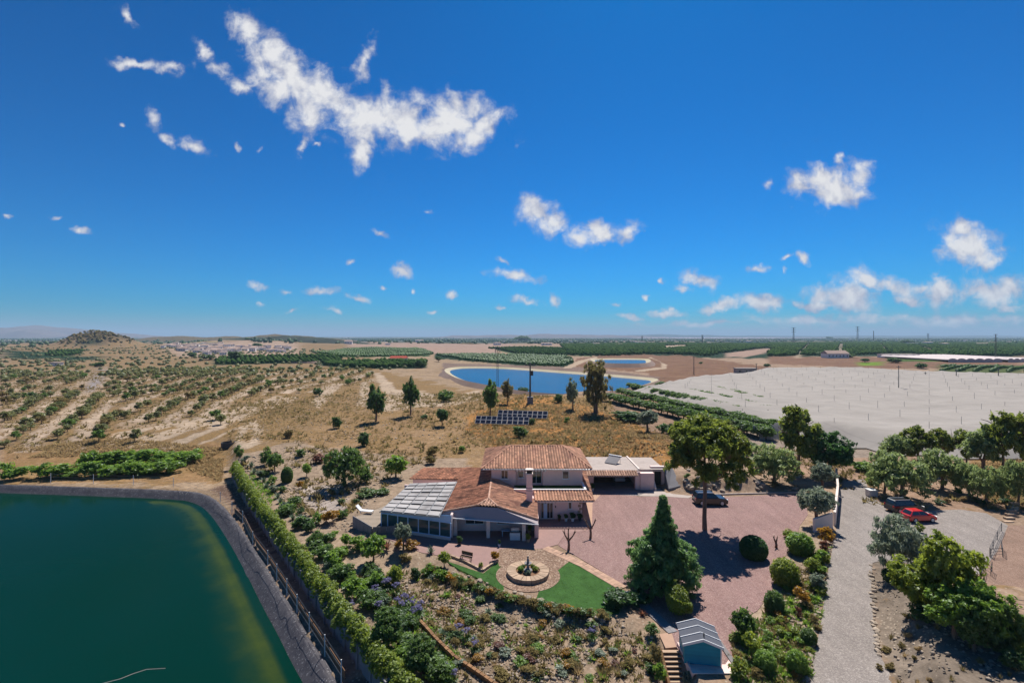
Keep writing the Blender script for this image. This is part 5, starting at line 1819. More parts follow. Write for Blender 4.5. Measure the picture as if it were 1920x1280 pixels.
slab_path('garden_path', 'lower stretch of pale slab path running to the tall conifer', pb, pc_, 1.15, 1.1, 12, M['paving_pale'], 0.075)
slab_path('garden_path', 'grey slab path in the shade between conifer and stairs', P(1178, 1108, 0), pd, 0.95, 0.9, 12, M['concrete_grey'], 0.075)

# ------------------------------------------------------------------ big reservoir on the left with its liner
def offset_in(poly, dist):
    n = len(poly)
    out = []
    area = sum(poly[i][0] * poly[(i + 1) % n][1] - poly[(i + 1) % n][0] * poly[i][1] for i in range(n))
    sg = 1 if area > 0 else -1
    for i in range(n):
        a, b, c = Vector(poly[i - 1]), Vector(poly[i]), Vector(poly[(i + 1) % n])
        t1, t2 = (b - a).normalized(), (c - b).normalized()
        n1, n2 = Vector((-t1.y, t1.x)) * sg, Vector((-t2.y, t2.x)) * sg
        nn = (n1 + n2).normalized()
        k = dist / max(0.5, nn.dot(n1))
        out.append(b + nn * k)
    return [tuple(p) for p in out]


def resample(poly, step):
    out = []
    n = len(poly)
    for i in range(n):
        a, b = Vector(poly[i]), Vector(poly[(i + 1) % n])
        k = max(1, int((b - a).length / step))
        for j in range(k):
            out.append(tuple(a + (b - a) * j / k))
    return out


ml, t, b = new_mat('pond_liner')
geo = t.node('ShaderNodeNewGeometry')
pos = geo.outputs['Position']
mp = t.node('ShaderNodeMapping')
mp.inputs['Scale'].default_value = (1, 1, 0.35)
t.l.new(pos, mp.inputs['Vector'])
n1 = t.noise(pos, 0.9, 6, 0.7)
n2 = t.noise(mp.outputs[0], 5.0, 5, 0.75)
c = t.mix(t.maprange(n1, 0.3, 0.7), A(74, 72, 80, .6), A(112, 108, 112, .6))
c = t.mix(t.maprange(n2, 0.58, 0.66, 0, 0.75), c, A(206, 204, 206))
t.l.new(c, b.inputs['Base Color'])
b.inputs['Roughness'].default_value = 0.75
b.inputs['Specular IOR Level'].default_value = 0.2
bn = t.node('ShaderNodeBump')
bn.inputs['Strength'].default_value = 0.5
bn.inputs['Distance'].default_value = 0.08
t.l.new(t.noise(pos, 2.2, 6, 0.6), bn.inputs['Height'])
t.l.new(bn.outputs[0], b.inputs['Normal'])
M['liner'] = ml

rim = resample(RIM, 1.5)
rng = np.random.default_rng(8)
prof = [(-0.35, RIM_Z - 0.06), (0.0, RIM_Z + 0.07), (0.3, RIM_Z - 0.02), (0.8, RIM_Z - 0.5), (1.4, RIM_Z - 0.97), (2.1, RIM_Z - 1.5), (3.0, RIM_Z - 2.0)]
rings = [offset_in(rim, o) for o, _ in prof]
nr = len(rim)
V = []
for (o, z), rg in zip(prof, rings):
    for (x, y) in rg:
        V.append((x + rng.normal(0, 0.05), y + rng.normal(0, 0.05), z + (rng.normal(0, 0.035) if 0.2 < o < 3 else 0)))
F = [(i * nr + k, i * nr + (k + 1) % nr, (i + 1) * nr + (k + 1) % nr, (i + 1) * nr + k) for i in range(len(prof) - 1) for k in range(nr)]
tag(link_mesh('reservoir_liner', np_mesh('reservoir_liner', V, F, mats=[ml], smooth=True)), 'wrinkled dark grey liner on the bank of the green reservoir', kind='structure')


def water_mat(name, deep, deep2, shallow, rough, bump, scale, refl=1.0):
    m, t, b = new_mat(name)
    at = t.node('ShaderNodeAttribute', attribute_name='tint')
    geo = t.node('ShaderNodeNewGeometry')
    pos = geo.outputs['Position']
    big = t.noise(pos, 0.02, 4, 0.55)
    c = t.mix(t.maprange(big, 0.35, 0.65), deep, deep2)
    sh = t.maprange(t.math('ADD', at.outputs['Fac'], t.math('MULTIPLY_ADD', t.noise(pos, 0.35, 5, 0.6), 0.3, -0.15)), 0.35, 0.95, smooth=True)
    c = t.mix(sh, c, shallow)
    t.l.new(c, b.inputs['Base Color'])
    b.inputs['Roughness'].default_value = rough
    b.inputs['IOR'].default_value = 1.33
    b.inputs['Specular IOR Level'].default_value = 0.5 * refl
    mp = t.node('ShaderNodeMapping')
    mp.inputs['Scale'].default_value = (0.5, 1.6, 1)
    t.l.new(pos, mp.inputs['Vector'])
    bn = t.node('ShaderNodeBump')
    bn.inputs['Strength'].default_value = bump
    bn.inputs['Distance'].default_value = 0.1
    t.l.new(t.noise(mp.outputs[0], scale, 5, 0.6), bn.inputs['Height'])
    t.l.new(bn.outputs[0], b.inputs['Normal'])
    return m


M['pond_water'] = water_mat('green_water', (0.0008, 0.022, 0.013), (0.0010, 0.026, 0.023), (0.060, 0.078, 0.010), 0.15, 0.10, 1.5, 0.07)
M['blue_water'] = water_mat('blue_water', (0.006, 0.070, 0.190), (0.006, 0.055, 0.150), (0.03, 0.12, 0.15), 0.25, 0.6, 0.35, 0.22)
wrim = offset_in(rim, 1.5)
inner = [(0.0, 0.22), (0.5, 0.36), (1.2, 0.78), (1.8, 0.82), (2.7, 0.64), (4.2, 0.50), (7.0, 0.30)]
V, T = [], []
for o, tt in inner:
    rg = offset_in(rim, 1.5 + o) if o < 12 else None
    if rg is None:
        cxm, cym = -80.0, 38.0
        rg = [(x + (cxm - x) * 0.35, y + (cym - y) * 0.35) for x, y in offset_in(rim, 13)]
    for (x, y) in rg:
        V.append((x, y, WATER_Z))
        near = 0.8 if x > -62 else 0.36
        T.append(tt * near)
F = []
for i in range(len(inner) - 1):
    F += [(i * nr + k, i * nr + (k + 1) % nr, (i + 1) * nr + (k + 1) % nr, (i + 1) * nr + k) for k in range(nr)]
last = (len(inner) - 1) * nr
keep_ = [last + k for k in range(nr)]
mid_ = [last + k for k in range(0, nr)]
wm = bpy.data.meshes.new('water')
wm.from_pydata(V, [], F + [tuple(mid_)])
at = wm.attributes.new('tint', 'FLOAT', 'POINT')
at.data.foreach_set('value', np.asarray(T, dtype=np.float32))
tag(link_mesh('water', wm, mat=M['pond_water']), 'still dark green reservoir water with a yellow-green edge', kind='structure')
hs_ = [P(x, y, WATER_Z + 0.01) for x, y in ((190, 1281), (225, 1272), (250, 1262), (275, 1254), (310, 1252))]
tag(MB().tube([tuple(p) for p in hs_], 0.03, 5).build('hose', M['concrete']), 'thin pale hose floating on the green reservoir', 'hose')

# fence round the reservoir
fpts = [P(x, y, RIM_Z) for x, y in ((95, 905), (175, 907), (250, 909), (325, 913), (413, 942), (435, 961), (455, 980), (474, 1021), (502, 1059), (519, 1086), (538, 1116), (557, 1147), (580, 1183), (609, 1228), (640, 1278))]
wf = thing('wire_fence', 'thin wire fence with pale posts along the reservoir rim', 'fence', tuple(fpts[5]))
for p in fpts:
    MB().tube([(p.x, p.y, RIM_Z - 0.1), (p.x, p.y, RIM_Z + 1.8)], 0.05, 6).build('post', M['trim_white'], wf)
for zh in (0.5, 1.1, 1.65):
    MB().tube([(p.x, p.y, RIM_Z + zh) for p in fpts], 0.012, 4).build('wire', M['steel'], wf)
scr = thing('rusty_screen', 'low brown rusty screen standing behind the wire fence', 'screen', tuple(fpts[8]))
for a, b_ in zip(fpts[5:-1], fpts[6:]):
    o1 = Vector((0.25, 0.2, 0))
    a2, b2 = a + o1, b_ + o1
    d = (b2 - a2)
    MB().beam(a2 + d * 0.03 + Vector((0, 0, 0.35)), a2 + d * 0.97 + Vector((0, 0, 0.35)), 0.05, 0.75, random.random()).build('screen_panel', M['soil'], scr)

# ------------------------------------------------------------------ garden wall with its hedge
gwl = thing('garden_wall', 'grey concrete garden wall with piers below the long hedge', 'wall', (-38.2, 68.75, RIM_Z))
wp = [Vector((x, y, 0)) for x, y in WALL[2:9]]
acc = 0
for a, b_ in zip(wp[:-1], wp[1:]):
    d = b_ - a
    n_ = max(1, int(d.length / 2.4))
    for i in range(n_):
        p, q = a + d * (i / n_), a + d * ((i + 1) / n_)
        dd = (q - p).normalized()
        s_ = Vector((-dd.y, dd.x, 0))
        mid = (p + q) / 2
        MB().obox((mid.x, mid.y, RIM_Z + 0.9), dd * ((q - p).length / 2 - 0.15), s_ * 0.10, (0, 0, 0.95), random.random()).build('wall_panel', M['concrete_grey'], gwl)
        MB().obox((p.x, p.y, RIM_Z + 0.98), dd * 0.15, s_ * 0.22, (0, 0, 1.06), random.random()).build('pier', M['concrete_grey'], gwl)
lob = []
rng = np.random.default_rng(12)
hp_ = [Vector((x, y, 0)) for x, y in [(-55, 94.2)] + WALL[2:9]]
for a, b_ in zip(hp_[:-1], hp_[1:]):
    d = b_ - a
    dd = d.normalized()
    s_ = Vector((-dd.y, dd.x, 0))
    n_ = int(d.length / 0.28)
    for i in range(n_):
        p = a + d * ((i + rng.random()) / n_) + s_ * (0.62 + rng.normal(0, 0.22))
        r_ = 0.60 * rng.uniform(0.8, 1.15)
        lob.append((p.x, p.y, -0.25 + rng.normal(0, 0.10), r_, r_, 0.72 * rng.uniform(0.85, 1.2)))
        if i % 2 == 0:
            p2 = p - s_ * rng.uniform(0.5, 0.75)
            lob.append((p2.x, p2.y, -0.75 + rng.normal(0, 0.14), 0.3, 0.3, 0.45))
V, F, T = leaf_cloud(lob, 70000, 0.095, rng, shell=0.55, updir=0.5, lt=0.03)
tag(link_mesh('hedge', np_mesh('hedge', V, F, T), mat=L['hedge']), 'long clipped yellow-green hedge on top of the garden wall', 'hedge')
bn_ = P(428, 838)
tk = thing('water_tank', 'small open dark tank at the upper end of the hedge', 'tank', (bn_.x, bn_.y, bn_.z))
for k in range(10):
    a0, a1 = 2 * math.pi * k / 10, 2 * math.pi * (k + 1) / 10
    MB().prism([(bn_.x + 1.5 * math.cos(a0), bn_.y + 1.5 * math.sin(a0)), (bn_.x + 1.5 * math.cos(a1), bn_.y + 1.5 * math.sin(a1)), (bn_.x + 1.4 * math.cos(a1), bn_.y + 1.4 * math.sin(a1)), (bn_.x + 1.4 * math.cos(a0), bn_.y + 1.4 * math.sin(a0))], bn_.z - 0.4, bn_.z + 1.2).build('tank_panel', M['dark_grey'], tk)

# ------------------------------------------------------------------ cars
def car(label, name, cat, loc, rot, colr, Ln, W_, Ht, hood, kind='hatch', glass='glass'):
    t_ = thing(name, label, cat, loc, rot)
    m_, tt, bb = new_mat(name + '_paint')
    bb.inputs['Base Color'].default_value = (*colr, 1)
    bb.inputs['Roughness'].default_value = 0.28
    bb.inputs['Coat Weight'].default_value = 0.6
    bb.inputs['Coat Roughness'].default_value = 0.05
    zb, zw = 0.26, Ht * 0.62
    x0, x1 = -Ln / 2, Ln / 2
    pr_ = [(x0 + 0.06, zb), (x0, zb + 0.22), (x0 + 0.03, zw - 0.06), (x0 + 0.16, zw + 0.03), (x1 - hood, zw + 0.03), (x1 - hood * 0.35, zw - 0.05), (x1 - 0.12, zw - 0.18), (x1, zw - 0.36), (x1 - 0.02, zb + 0.12), (x1 - 0.1, zb)]
    mb = MB()
    n = len(pr_)
    h = W_ / 2
    rings = []
    for yy_, ins in ((-h + 0.0, 0.07), (-h * 0.93, 0.0), (h * 0.93, 0.0), (h, 0.07)):
        cxm, czm = 0.0, (zb + zw) / 2
        ring = []
        for (x, z) in pr_:
            ring.append((x - math.copysign(min(ins, abs(x)), x), yy_, z - (ins * 0.8 if z > czm else -ins * 0.5)))
        rings.append(ring)
    vs = [v for r_ in rings for v in r_]
    fs = []
    for k in range(3):
        for i in range(n):
            j = (i + 1) % n
            fs.append((k * n + i, k * n + j, (k + 1) * n + j, (k + 1) * n + i))
    fs.append(tuple(range(n)))
    fs.append(tuple(range(3 * n, 4 * n))[::-1])
    mb.add(vs, fs)
    mb.build('body', m_, t_, local=True, smooth=False)
    # greenhouse
    if kind == 'pickup':
        cb0, cb1, ct0, ct1 = x0 + Ln * 0.36, x1 - hood + 0.1, x0 + Ln * 0.40, x1 - hood - 0.5
    elif kind == 'suv':
        cb0, cb1, ct0, ct1 = x0 + 0.08, x1 - hood + 0.05, x0 + 0.35, x1 - hood - 0.65
    else:
        cb0, cb1, ct0, ct1 = x0 + 0.12, x1 - hood + 0.15, x0 + 0.55, x1 - hood - 0.75
    wb_, wt = h * 0.92, h * 0.72
    zc, zt = zw + 0.0, Ht
    B = [Vector((cb0, -wb_, zc)), Vector((cb1, -wb_, zc)), Vector((cb1, wb_, zc)), Vector((cb0, wb_, zc))]
    Tt = [Vector((ct0, -wt, zt - .04)), Vector((ct1, -wt, zt - .04)), Vector((ct1, wt, zt - .04)), Vector((ct0, wt, zt - .04))]
    cm_ = (Tt[0] + Tt[2]) / 2
    R2 = [cm_ + (p - cm_) * 0.88 + Vector((0, 0, 0.06)) for p in Tt]
    cbn = MB()
    cbn.add([tuple(p) for p in B + Tt + R2], [(0, 1, 5, 4), (1, 2, 6, 5), (2, 3, 7, 6), (3, 0, 4, 7), (4, 5, 9, 8), (5, 6, 10, 9), (6, 7, 11, 10), (7, 4, 8, 11), (8, 9, 10, 11)])
    cbn.build('roof', m_, t_, local=True)
    def pane(a, b_, c_, d_, u0, u1, v0, v1, nm='window'):
        f = lambda u, v: (a * (1 - u) + b_ * u) * (1 - v) + (d_ * (1 - u) + c_ * u) * v
        ps = [f(u0, v0), f(u1, v0), f(u1, v1), f(u0, v1)]
        nn = (ps[1] - ps[0]).cross(ps[3] - ps[0]).normalized()
        ctr = (Vector((cm_.x, cm_.y, zc)) - ps[0])
        if nn.dot(ctr) > 0:
            nn = -nn
        o_ = [p + nn * 0.012 for p in ps]
        i_ = [p - nn * 0.01 for p in ps]
        MB().add([tuple(p) for p in o_ + i_], [(0, 1, 2, 3), (0, 4, 5, 1), (1, 5, 6, 2), (2, 6, 7, 3), (3, 7, 4, 0)]).build(nm, M[glass], t_, local=True)
    pane(B[1], B[2], Tt[2], Tt[1], 0.06, 0.94, 0.08, 0.92, 'windscreen')
    pane(B[3], B[0], Tt[0], Tt[3], 0.08, 0.92, 0.15, 0.9, 'rear_window')
    for (a, b_, c_, d_) in ((B[0], B[1], Tt[1], Tt[0]), (B[2], B[3], Tt[3], Tt[2])):
        pane(a, b_, c_, d_, 0.07, 0.47, 0.14, 0.9)
        pane(a, b_, c_, d_, 0.51, 0.93, 0.14, 0.9)
    rw = Ht * 0.215
    for wx in (x0 + Ln * 0.19, x1 - Ln * 0.19):
        for sy in (-1, 1):
            yc = sy * (h - 0.09)
            wh = MB()
            wh.tube([(wx, yc - 0.11, rw), (wx, yc + 0.11, rw)], rw, 16)
            o_ = wh.build('wheel', M['rubber'], t_, local=True)
            MB().tube([(wx, yc + sy * 0.112, rw), (wx, yc + sy * 0.125, rw)], rw * 0.66, 12).build('rim', M['alu'], o_, local=True)
            MB().tube([(wx, yc - 0.07, rw + 0.02), (wx, yc + sy * 0.075, rw + 0.02)], rw * 1.16, 14).build('wheel_arch', M['black'], t_, local=True)
    for sy in (-1, 1):
        MB().obox((x1 - 0.07, sy * h * 0.7, zw - 0.26), (0.07, 0, 0.02), (0, 0.2, 0), (0, 0, 0.07)).build('headlight', M['alu'], t_, local=True)
        MB().obox((x0 + 0.03, sy * h * 0.8, zw - 0.14), (0.05, 0, 0), (0, 0.11, 0), (0, 0, 0.13)).build('tail_light', M['tail'], t_, local=True)
        MB().obox((cb1 - 0.2, sy * (h + 0.07), zw + 0.1), (0.06, 0, 0), (0, 0.1, 0), (0, 0, 0.07)).build('mirror', m_, t_, local=True)
    MB().obox((x1 - 0.01, 0, zb + 0.2), (0.05, 0, 0), (0, h * 0.85, 0), (0, 0, 0.1)).build('bumper', M['dark_grey'] if kind != 'hatch' else m_, t_, local=True)
    MB().obox((x0 + 0.02, 0, zb + 0.2), (0.06, 0, 0), (0, h * 0.85, 0), (0, 0, 0.1)).build('bumper', M['dark_grey'] if kind != 'hatch' else m_, t_, local=True)
    if kind == 'pickup':
        MB().box(x0 + 0.1, cb0 - 0.03, -h * 0.86, h * 0.86, zw + 0.032, zw + 0.06).build('bed_cover', M['black'], t_, local=True)
    if kind == 'suv':
        for sy in (-1, 1):
            MB().beam((ct0 + 0.1, sy * wt * 0.8, zt + 0.06), (ct1 - 0.1, sy * wt * 0.8, zt + 0.06), 0.04, 0.05).build('roof_rail', M['alu'], t_, local=True)
    return t_


M['tail'] = mat('tail_light', (0.35, 0.01, 0.01), 0.3, 0.05)
g = P(1331, 944, 0.05)
car('black four-by-four parked by the rocky bank at the end of the pink yard', 'parked_car', 'car', (g.x, g.y, 0.05), R(-2), (0.006, 0.012, 0.014), 4.7, 1.85, 1.75, 1.3, 'suv')
g = P(1722, 975, 0.05)
car('red hatchback parked beside the dark car on grey gravel', 'parked_car', 'car', (g.x, g.y, 0.05), R(4), (0.62, 0.012, 0.012), 3.9, 1.7, 1.5, 1.05)
g = P(1695, 958, 0.05)
car('black family car parked behind the red hatchback under a pepper tree', 'parked_car', 'car', (g.x, g.y, 0.05), R(4), (0.010, 0.009, 0.011), 4.6, 1.85, 1.75, 1.15, 'suv')
car('white car standing inside the open garage', 'parked_car', 'car', (18.4, 83.6, 0.08), R(-90), (0.62, 0.62, 0.62), 4.1, 1.7, 1.48, 1.1)

# ------------------------------------------------------------------ terrace furniture, pots, dead trees
def pot(x, y, z, r, h, label, plant_kind='shrub1', leaf='green', pw=None, ph=None, mt='stone'):
    t_ = thing('potted_plant', label, 'potted plant', (x, y, z))
    MB().lathe((0, 0, 0), [(r * 0.7, 0), (r, h * 0.85), (r * 1.1, h * 0.87), (r * 1.1, h), (r * 0.85, h), (r * 0.82, h * 0.9)], 10).build('pot', M[mt], t_, local=True)
    me = PROTO[plant_kind][0][1]
    o = link_mesh('foliage', me, t_, L[leaf], (0, 0, h * 0.85))
    o.scale = (pw or r * 3, pw or r * 3, ph or h * 1.6)
    return t_


pot(6.35, 64.6, 0.16, 0.2, 0.38, 'brown pot with dark plant nearest the front door', leaf='dark', mt='soil')
pot(7.25, 64.5, 0.16, 0.22, 0.42, 'white pot second from the front door by the wall', mt='trim_white', leaf='green')
pot(8.15, 64.5, 0.16, 0.24, 0.42, 'white pot with the largest dark bush by the pink wall', mt='trim_white', leaf='dark', pw=0.95, ph=0.9)
pot(9.15, 64.6, 0.16, 0.22, 0.4, 'dark pot at the house corner with spreading plant', leaf='dark', mt='dark_grey', pw=0.9, ph=0.7)
pot(2.2, 60.6, 0.05, 0.25, 0.5, 'pale pot with yellow shrub beside the terrace corner', leaf='lime', mt='stone', pw=0.7, ph=1.0)
pot(1.95, 58.1, 0.05, 0.22, 0.4, 'small pot with round shrub by the terrace column', leaf='lime', mt='stone', pw=0.75, ph=0.8)
pot(-1.5, 57.0, 0.05, 0.16, 0.3, 'slender white vase standing alone on the shaded patio', leaf='dark', mt='trim_white', pw=0.35, ph=0.6)
pot(-6.3, 57.6, 0.05, 0.24, 0.3, 'dark pot with round dark shrub near the conservatory', leaf='deep', mt='dark_grey', pw=0.8, ph=0.75)
pot(13.0, 77.4, 0.06, 0.24, 0.45, 'white pot with dark plant beside the garage bay', leaf='dark', mt='trim_white', pw=0.8, ph=1.0)
kb = thing('outdoor_kitchen', 'white outdoor kitchen unit under the terrace awning', 'cabinet', (0.4, 58.9, 0.05))
MB().box(-0.25, 1.0, 58.75, 59.3, 0.05, 0.95).build('cabinet', M['trim_white'], kb)
MB().box(-0.3, 1.05, 58.7, 59.35, 0.953, 1.0).build('worktop', M['concrete_grey'], kb)
MB().box(-0.1, 0.85, 59.1, 59.3, 1.003, 1.4).build('grill_hood', M['alu'], kb)
tb_ = thing('terrace_table', 'pale blue table under the terrace awning', 'table', (-0.7, 60.0, 0.05))
MB().box(-1.3, -0.2, 59.75, 60.5, 0.74, 0.80).build('table_top', M['frame_blue'], tb_)
for x in (-1.24, -0.3):
    for y in (59.8, 60.4):
        MB().box(x, x + 0.06, y, y + 0.06, 0.05, 0.739).build('leg', M['frame_blue'], tb_)
bnc = P(874, 1050, 0.05)
be = thing('garden_bench', 'dark wooden bench at the edge of the patio', 'bench', (bnc.x, bnc.y, 0.05), R(-25))
MB().box(-0.7, 0.7, -0.2, 0.22, 0.40, 0.45).build('seat', M['wood'], be, local=True)
MB().box(-0.7, 0.7, 0.22, 0.27, 0.5, 0.9).build('backrest', M['wood'], be, local=True)
for x in (-0.6, 0.6):
    for y in (-0.15, 0.18):
        MB().box(x - .03, x + .03, y - .03, y + .03, 0, 0.399).build('leg', M['bark_dark'], be, local=True)
# low patio edging of stones
ed = thing('patio_edging', 'low stone kerb edging the patio against the small lawn', 'kerb', tuple(P(905, 1070, 0)))
pts_ = [P(x, y, 0) for x, y in ((846, 1044), (870, 1053), (905, 1071), (918, 1062), (934, 1052))]
for a, b_ in zip(pts_[:-1], pts_[1:]):
    n_ = max(2, int((b_ - a).length / 0.55))
    for i in range(n_):
        p, q = a + (b_ - a) * ((i + .04) / n_), a + (b_ - a) * ((i + .96) / n_)
        MB().beam(p + Vector((0, 0, .12)), q + Vector((0, 0, .12)), 0.22, 0.24 + random.uniform(0, .05), random.random()).build('stone', M['stone'], ed)


def dead_tree(label, bx, by, h, seed, arms):
    rng = np.random.default_rng(seed)
    g = P(bx, by, 0.04)
    t_ = thing('pruned_tree', label, 'tree', tuple(g))
    mb = MB().tube([(0, 0, -0.1), (0.05, 0, h * 0.3), (0.0, 0.03, h * 0.55)], [0.17, 0.14, 0.13], 8)
    mb.build('trunk', M['bark'], t_, local=True, smooth=True)
    for a, ln, up in arms:
        e = Vector((math.cos(a) * ln, math.sin(a) * ln * 0.6, up))
        b0 = Vector((0, 0.03, h * 0.5))
        mb = MB().tube([b0, b0 + e * 0.5 + Vector((0, 0, -.05)), b0 + e], [0.11, 0.085, 0.05], 7)
        mb.tube([b0 + e * 0.65, b0 + e * 0.65 + Vector((e.x * 0.15 + 0.1, 0.1, up * 0.5))], [0.055, 0.03], 6)
        mb.build('limb', M['bark'], t_, local=True, smooth=True)
dead_tree('leafless pruned tree standing nearest the garden path', 1066, 1030, 2.0, 1, ((0.3, 0.95, 1.1), (2.8, 0.7, 1.2), (1.6, 0.3, 1.4)))
dead_tree('leafless pruned tree on pink gravel by the house corner', 1107, 1008, 2.0, 2, ((0.4, 0.8, 1.2), (2.7, 0.8, 1.25)))
dead_tree('small bare stump with stubby limbs near the clipped dome', 1455, 1026, 1.1, 3, ((0.5, 0.25, 0.7), (2.7, 0.3, 0.75)))

# ------------------------------------------------------------------ walls by the drive
dw = thing('drive_wall', 'white rendered wall beside the drive at the gate', 'wall', tuple(P(1545, 1000, 0)))
MB().add([tuple(v) for v in (P(1527, 998, 0), P(1562, 990, 0), P(1562, 990, 0) + Vector((0, .35, 0)), P(1527, 998, 0) + Vector((0, .35, 0)))] + [tuple(v + Vector((0, 0, hh))) for v, hh in ((P(1527, 998, 0), 1.7), (P(1562, 990, 0), 2.0), (P(1562, 990, 0) + Vector((0, .35, 0)), 2.0), (P(1527, 998, 0) + Vector((0, .35, 0)), 1.7))], [(0, 1, 5, 4), (1, 2, 6, 5), (2, 3, 7, 6), (3, 0, 4, 7), (4, 5, 6, 7)]).build('wall', M['render_white'], dw)
MB().beam(P(1565, 985, 0) + Vector((0, 0, .9)), P(1571, 930, 0) + Vector((0, 0, .9)), 0.3, 1.8).build('wall', M['render_white'], dw)
dw2 = thing('drive_wall', 'pale pink wall running up the drive to the back gate', 'wall', tuple(P(1570, 915, 0)))
MB().beam(P(1571, 926, 0) + Vector((0, 0, .75)), P(1568, 893, 0) + Vector((0, 0, .75)), 0.3, 1.5).build('wall', M['render_white'], dw2)
pb_ = P(1634, 930, 0)
pbx = thing('white_planter', 'square white planter box under trees beside the drive', 'planter', tuple(pb_))
MB().box(pb_.x - 0.6, pb_.x + 0.6, pb_.y - 0.5, pb_.y + 0.5, 0, 1.0).build('box', M['render_white'], pbx)
MB().box(pb_.x - 0.66, pb_.x + 0.66, pb_.y - 0.56, pb_.y + 0.56, 1.003, 1.1).build('coping', M['trim_white'], pbx)
# kerb behind the yard and rocks on the bank
kb_ = thing('yard_kerb', 'long pale kerb between the pink gravel and the rocky bank', 'kerb', tuple(P(1400, 926, 0)))
ka, kc = P(1300, 929, 0), P(1506, 924, 0)
for i in range(22):
    MB().beam(ka + (kc - ka) * ((i + .02) / 22) + Vector((0, 0, .1)), ka + (kc - ka) * ((i + .98) / 22) + Vector((0, 0, .1)), 0.25, 0.24, random.random()).build('kerb_stone', M['concrete'], kb_)


def rock_mesh(seed):
    import bmesh
    bm = bmesh.new()
    bmesh.ops.create_icosphere(bm, subdivisions=1, radius=0.5)
    r_ = random.Random(seed)
    for v in bm.verts:
        v.co *= r_.uniform(0.72, 1.2)
        v.co.z *= 0.72
    me = bpy.data.meshes.new('rock')
    bm.to_mesh(me)
    bm.free()
    me.materials.append(M['rock'])
    at = me.attributes.new('tint', 'FLOAT', 'POINT')
    at.data.foreach_set('value', np.full(len(me.vertices), r_.random(), dtype=np.float32))
    return me


ROCKS = [rock_mesh(i) for i in range(6)]


def rock(label, px, py, size, group=None, z=None, sz=1.0):
    g = P(px, py, z)
    o = link_mesh('rock', ROCKS[random.randrange(6)])
    o.location = (g.x, g.y, g.z + size * 0.12)
    o.rotation_euler = (random.uniform(-.3, .3), random.uniform(-.3, .3), random.uniform(0, 6.28))
    o.scale = (size * random.uniform(.8, 1.3), size * random.uniform(.8, 1.3), size * sz * random.uniform(.7, 1.1))
    return tag(o, label, 'rock', group)


for i in range(60):
    rock('pale rock lying on the bank behind the yard', random.uniform(1285, 1500), random.uniform(880, 922), random.uniform(0.5, 1.2), 'rocks on the bank behind the yard')
for i in range(70):
    f = i / 70
    rock('small stone edging the planted strip along the drive', 1562 - 47 * f + random.uniform(-5, 3) - 6 * math.sin(f * 3), 1010 + 270 * f, random.uniform(0.25, 0.55), 'stones edging the drive')
for i in range(26):
    f = i / 26
    rock('pale stone edging the gravel at the foot of the dark bank', 1634 + 14 * f * f + random.uniform(-2, 4), 1060 + 175 * f, random.uniform(0.3, 0.6), 'stones along the foot of the bank', 0.0)
for i in range(42):
    a = i / 42
    rock('white rock at the foot of the lawn edge', 850 + 290 * a + random.uniform(-6, 6), 1076 + 96 * a - 26 * max(0, a - .6) + random.uniform(-6, 14), random.uniform(0.3, 0.75), 'rocks below the lawn edge')

# terrace border of brown stones running through the garden
br = thing('stone_border', 'long brown stone border running diagonally through the lower garden', 'border', tuple(P(860, 1220)))
bp = [P(x, y) for x, y in ((765, 1148), (790, 1172), (815, 1200), (850, 1235), (890, 1262), (930, 1290))]
for a, b_ in zip(bp[:-1], bp[1:]):
    n_ = max(3, int((b_ - a).length / 0.42))
    for i in range(n_):
        for lv in range(2):
            p, q = a + (b_ - a) * ((i + .05 + .4 * lv) / n_), a + (b_ - a) * ((i + .95 + .4 * lv) / n_)
            MB().beam(p + Vector((0, 0, .1 + .2 * lv)), q + Vector((random.uniform(-.04, .04), 0, .1 + .2 * lv)), 0.26, 0.19, random.random()).build('stone', M['stone_brown'], br)

# paddock rails
def hurdle(label, pts, h=1.1):
    ps = [P(x, y) for x, y in pts]
    t_ = thing('metal_hurdle', label, 'fence', tuple(ps[0]))
    for p in ps:
        MB().tube([p - Vector((0, 0, .1)), p + Vector((0, 0, h))], 0.035, 6).build('post', M['dark_grey'], t_)
    for hh in (0.35, 0.7, 1.05):
        MB().tube([p + Vector((0, 0, hh)) for p in ps], 0.022, 5).build('bar', M['dark_grey'], t_)
hurdle('dark metal hurdle between parking gravel and paddock nearer the cars', [(1856, 1044), (1862, 1030), (1870, 1012), (1878, 996)])
hurdle('short dark metal hurdle enclosing the paddock corner', [(1858, 1046), (1880, 1044), (1878, 1030)])
hurdle('dark metal hurdle standing apart nearer the bushes', [(1840, 1084), (1843, 1070), (1858, 1080), (1860, 1072)])
hurdle('low wire fence along the far side of the paddock', [(1895, 1145), (1925, 1150), (1960, 1152)])
hl = thing('stone_steps', 'small flight of stone steps climbing the bank by the parking place', 'steps', tuple(P(1893, 975)))
for i in range(6):
    p = P(1890 + 2.2 * i, 978 - 5.5 * i, 0.0)
    MB().box(p.x - 0.6, p.x + 0.6, p.y - 0.25, p.y + 0.25, -0.2, 0.12 + 0.12 * i, random.random()).build('step', M['stone'], hl)

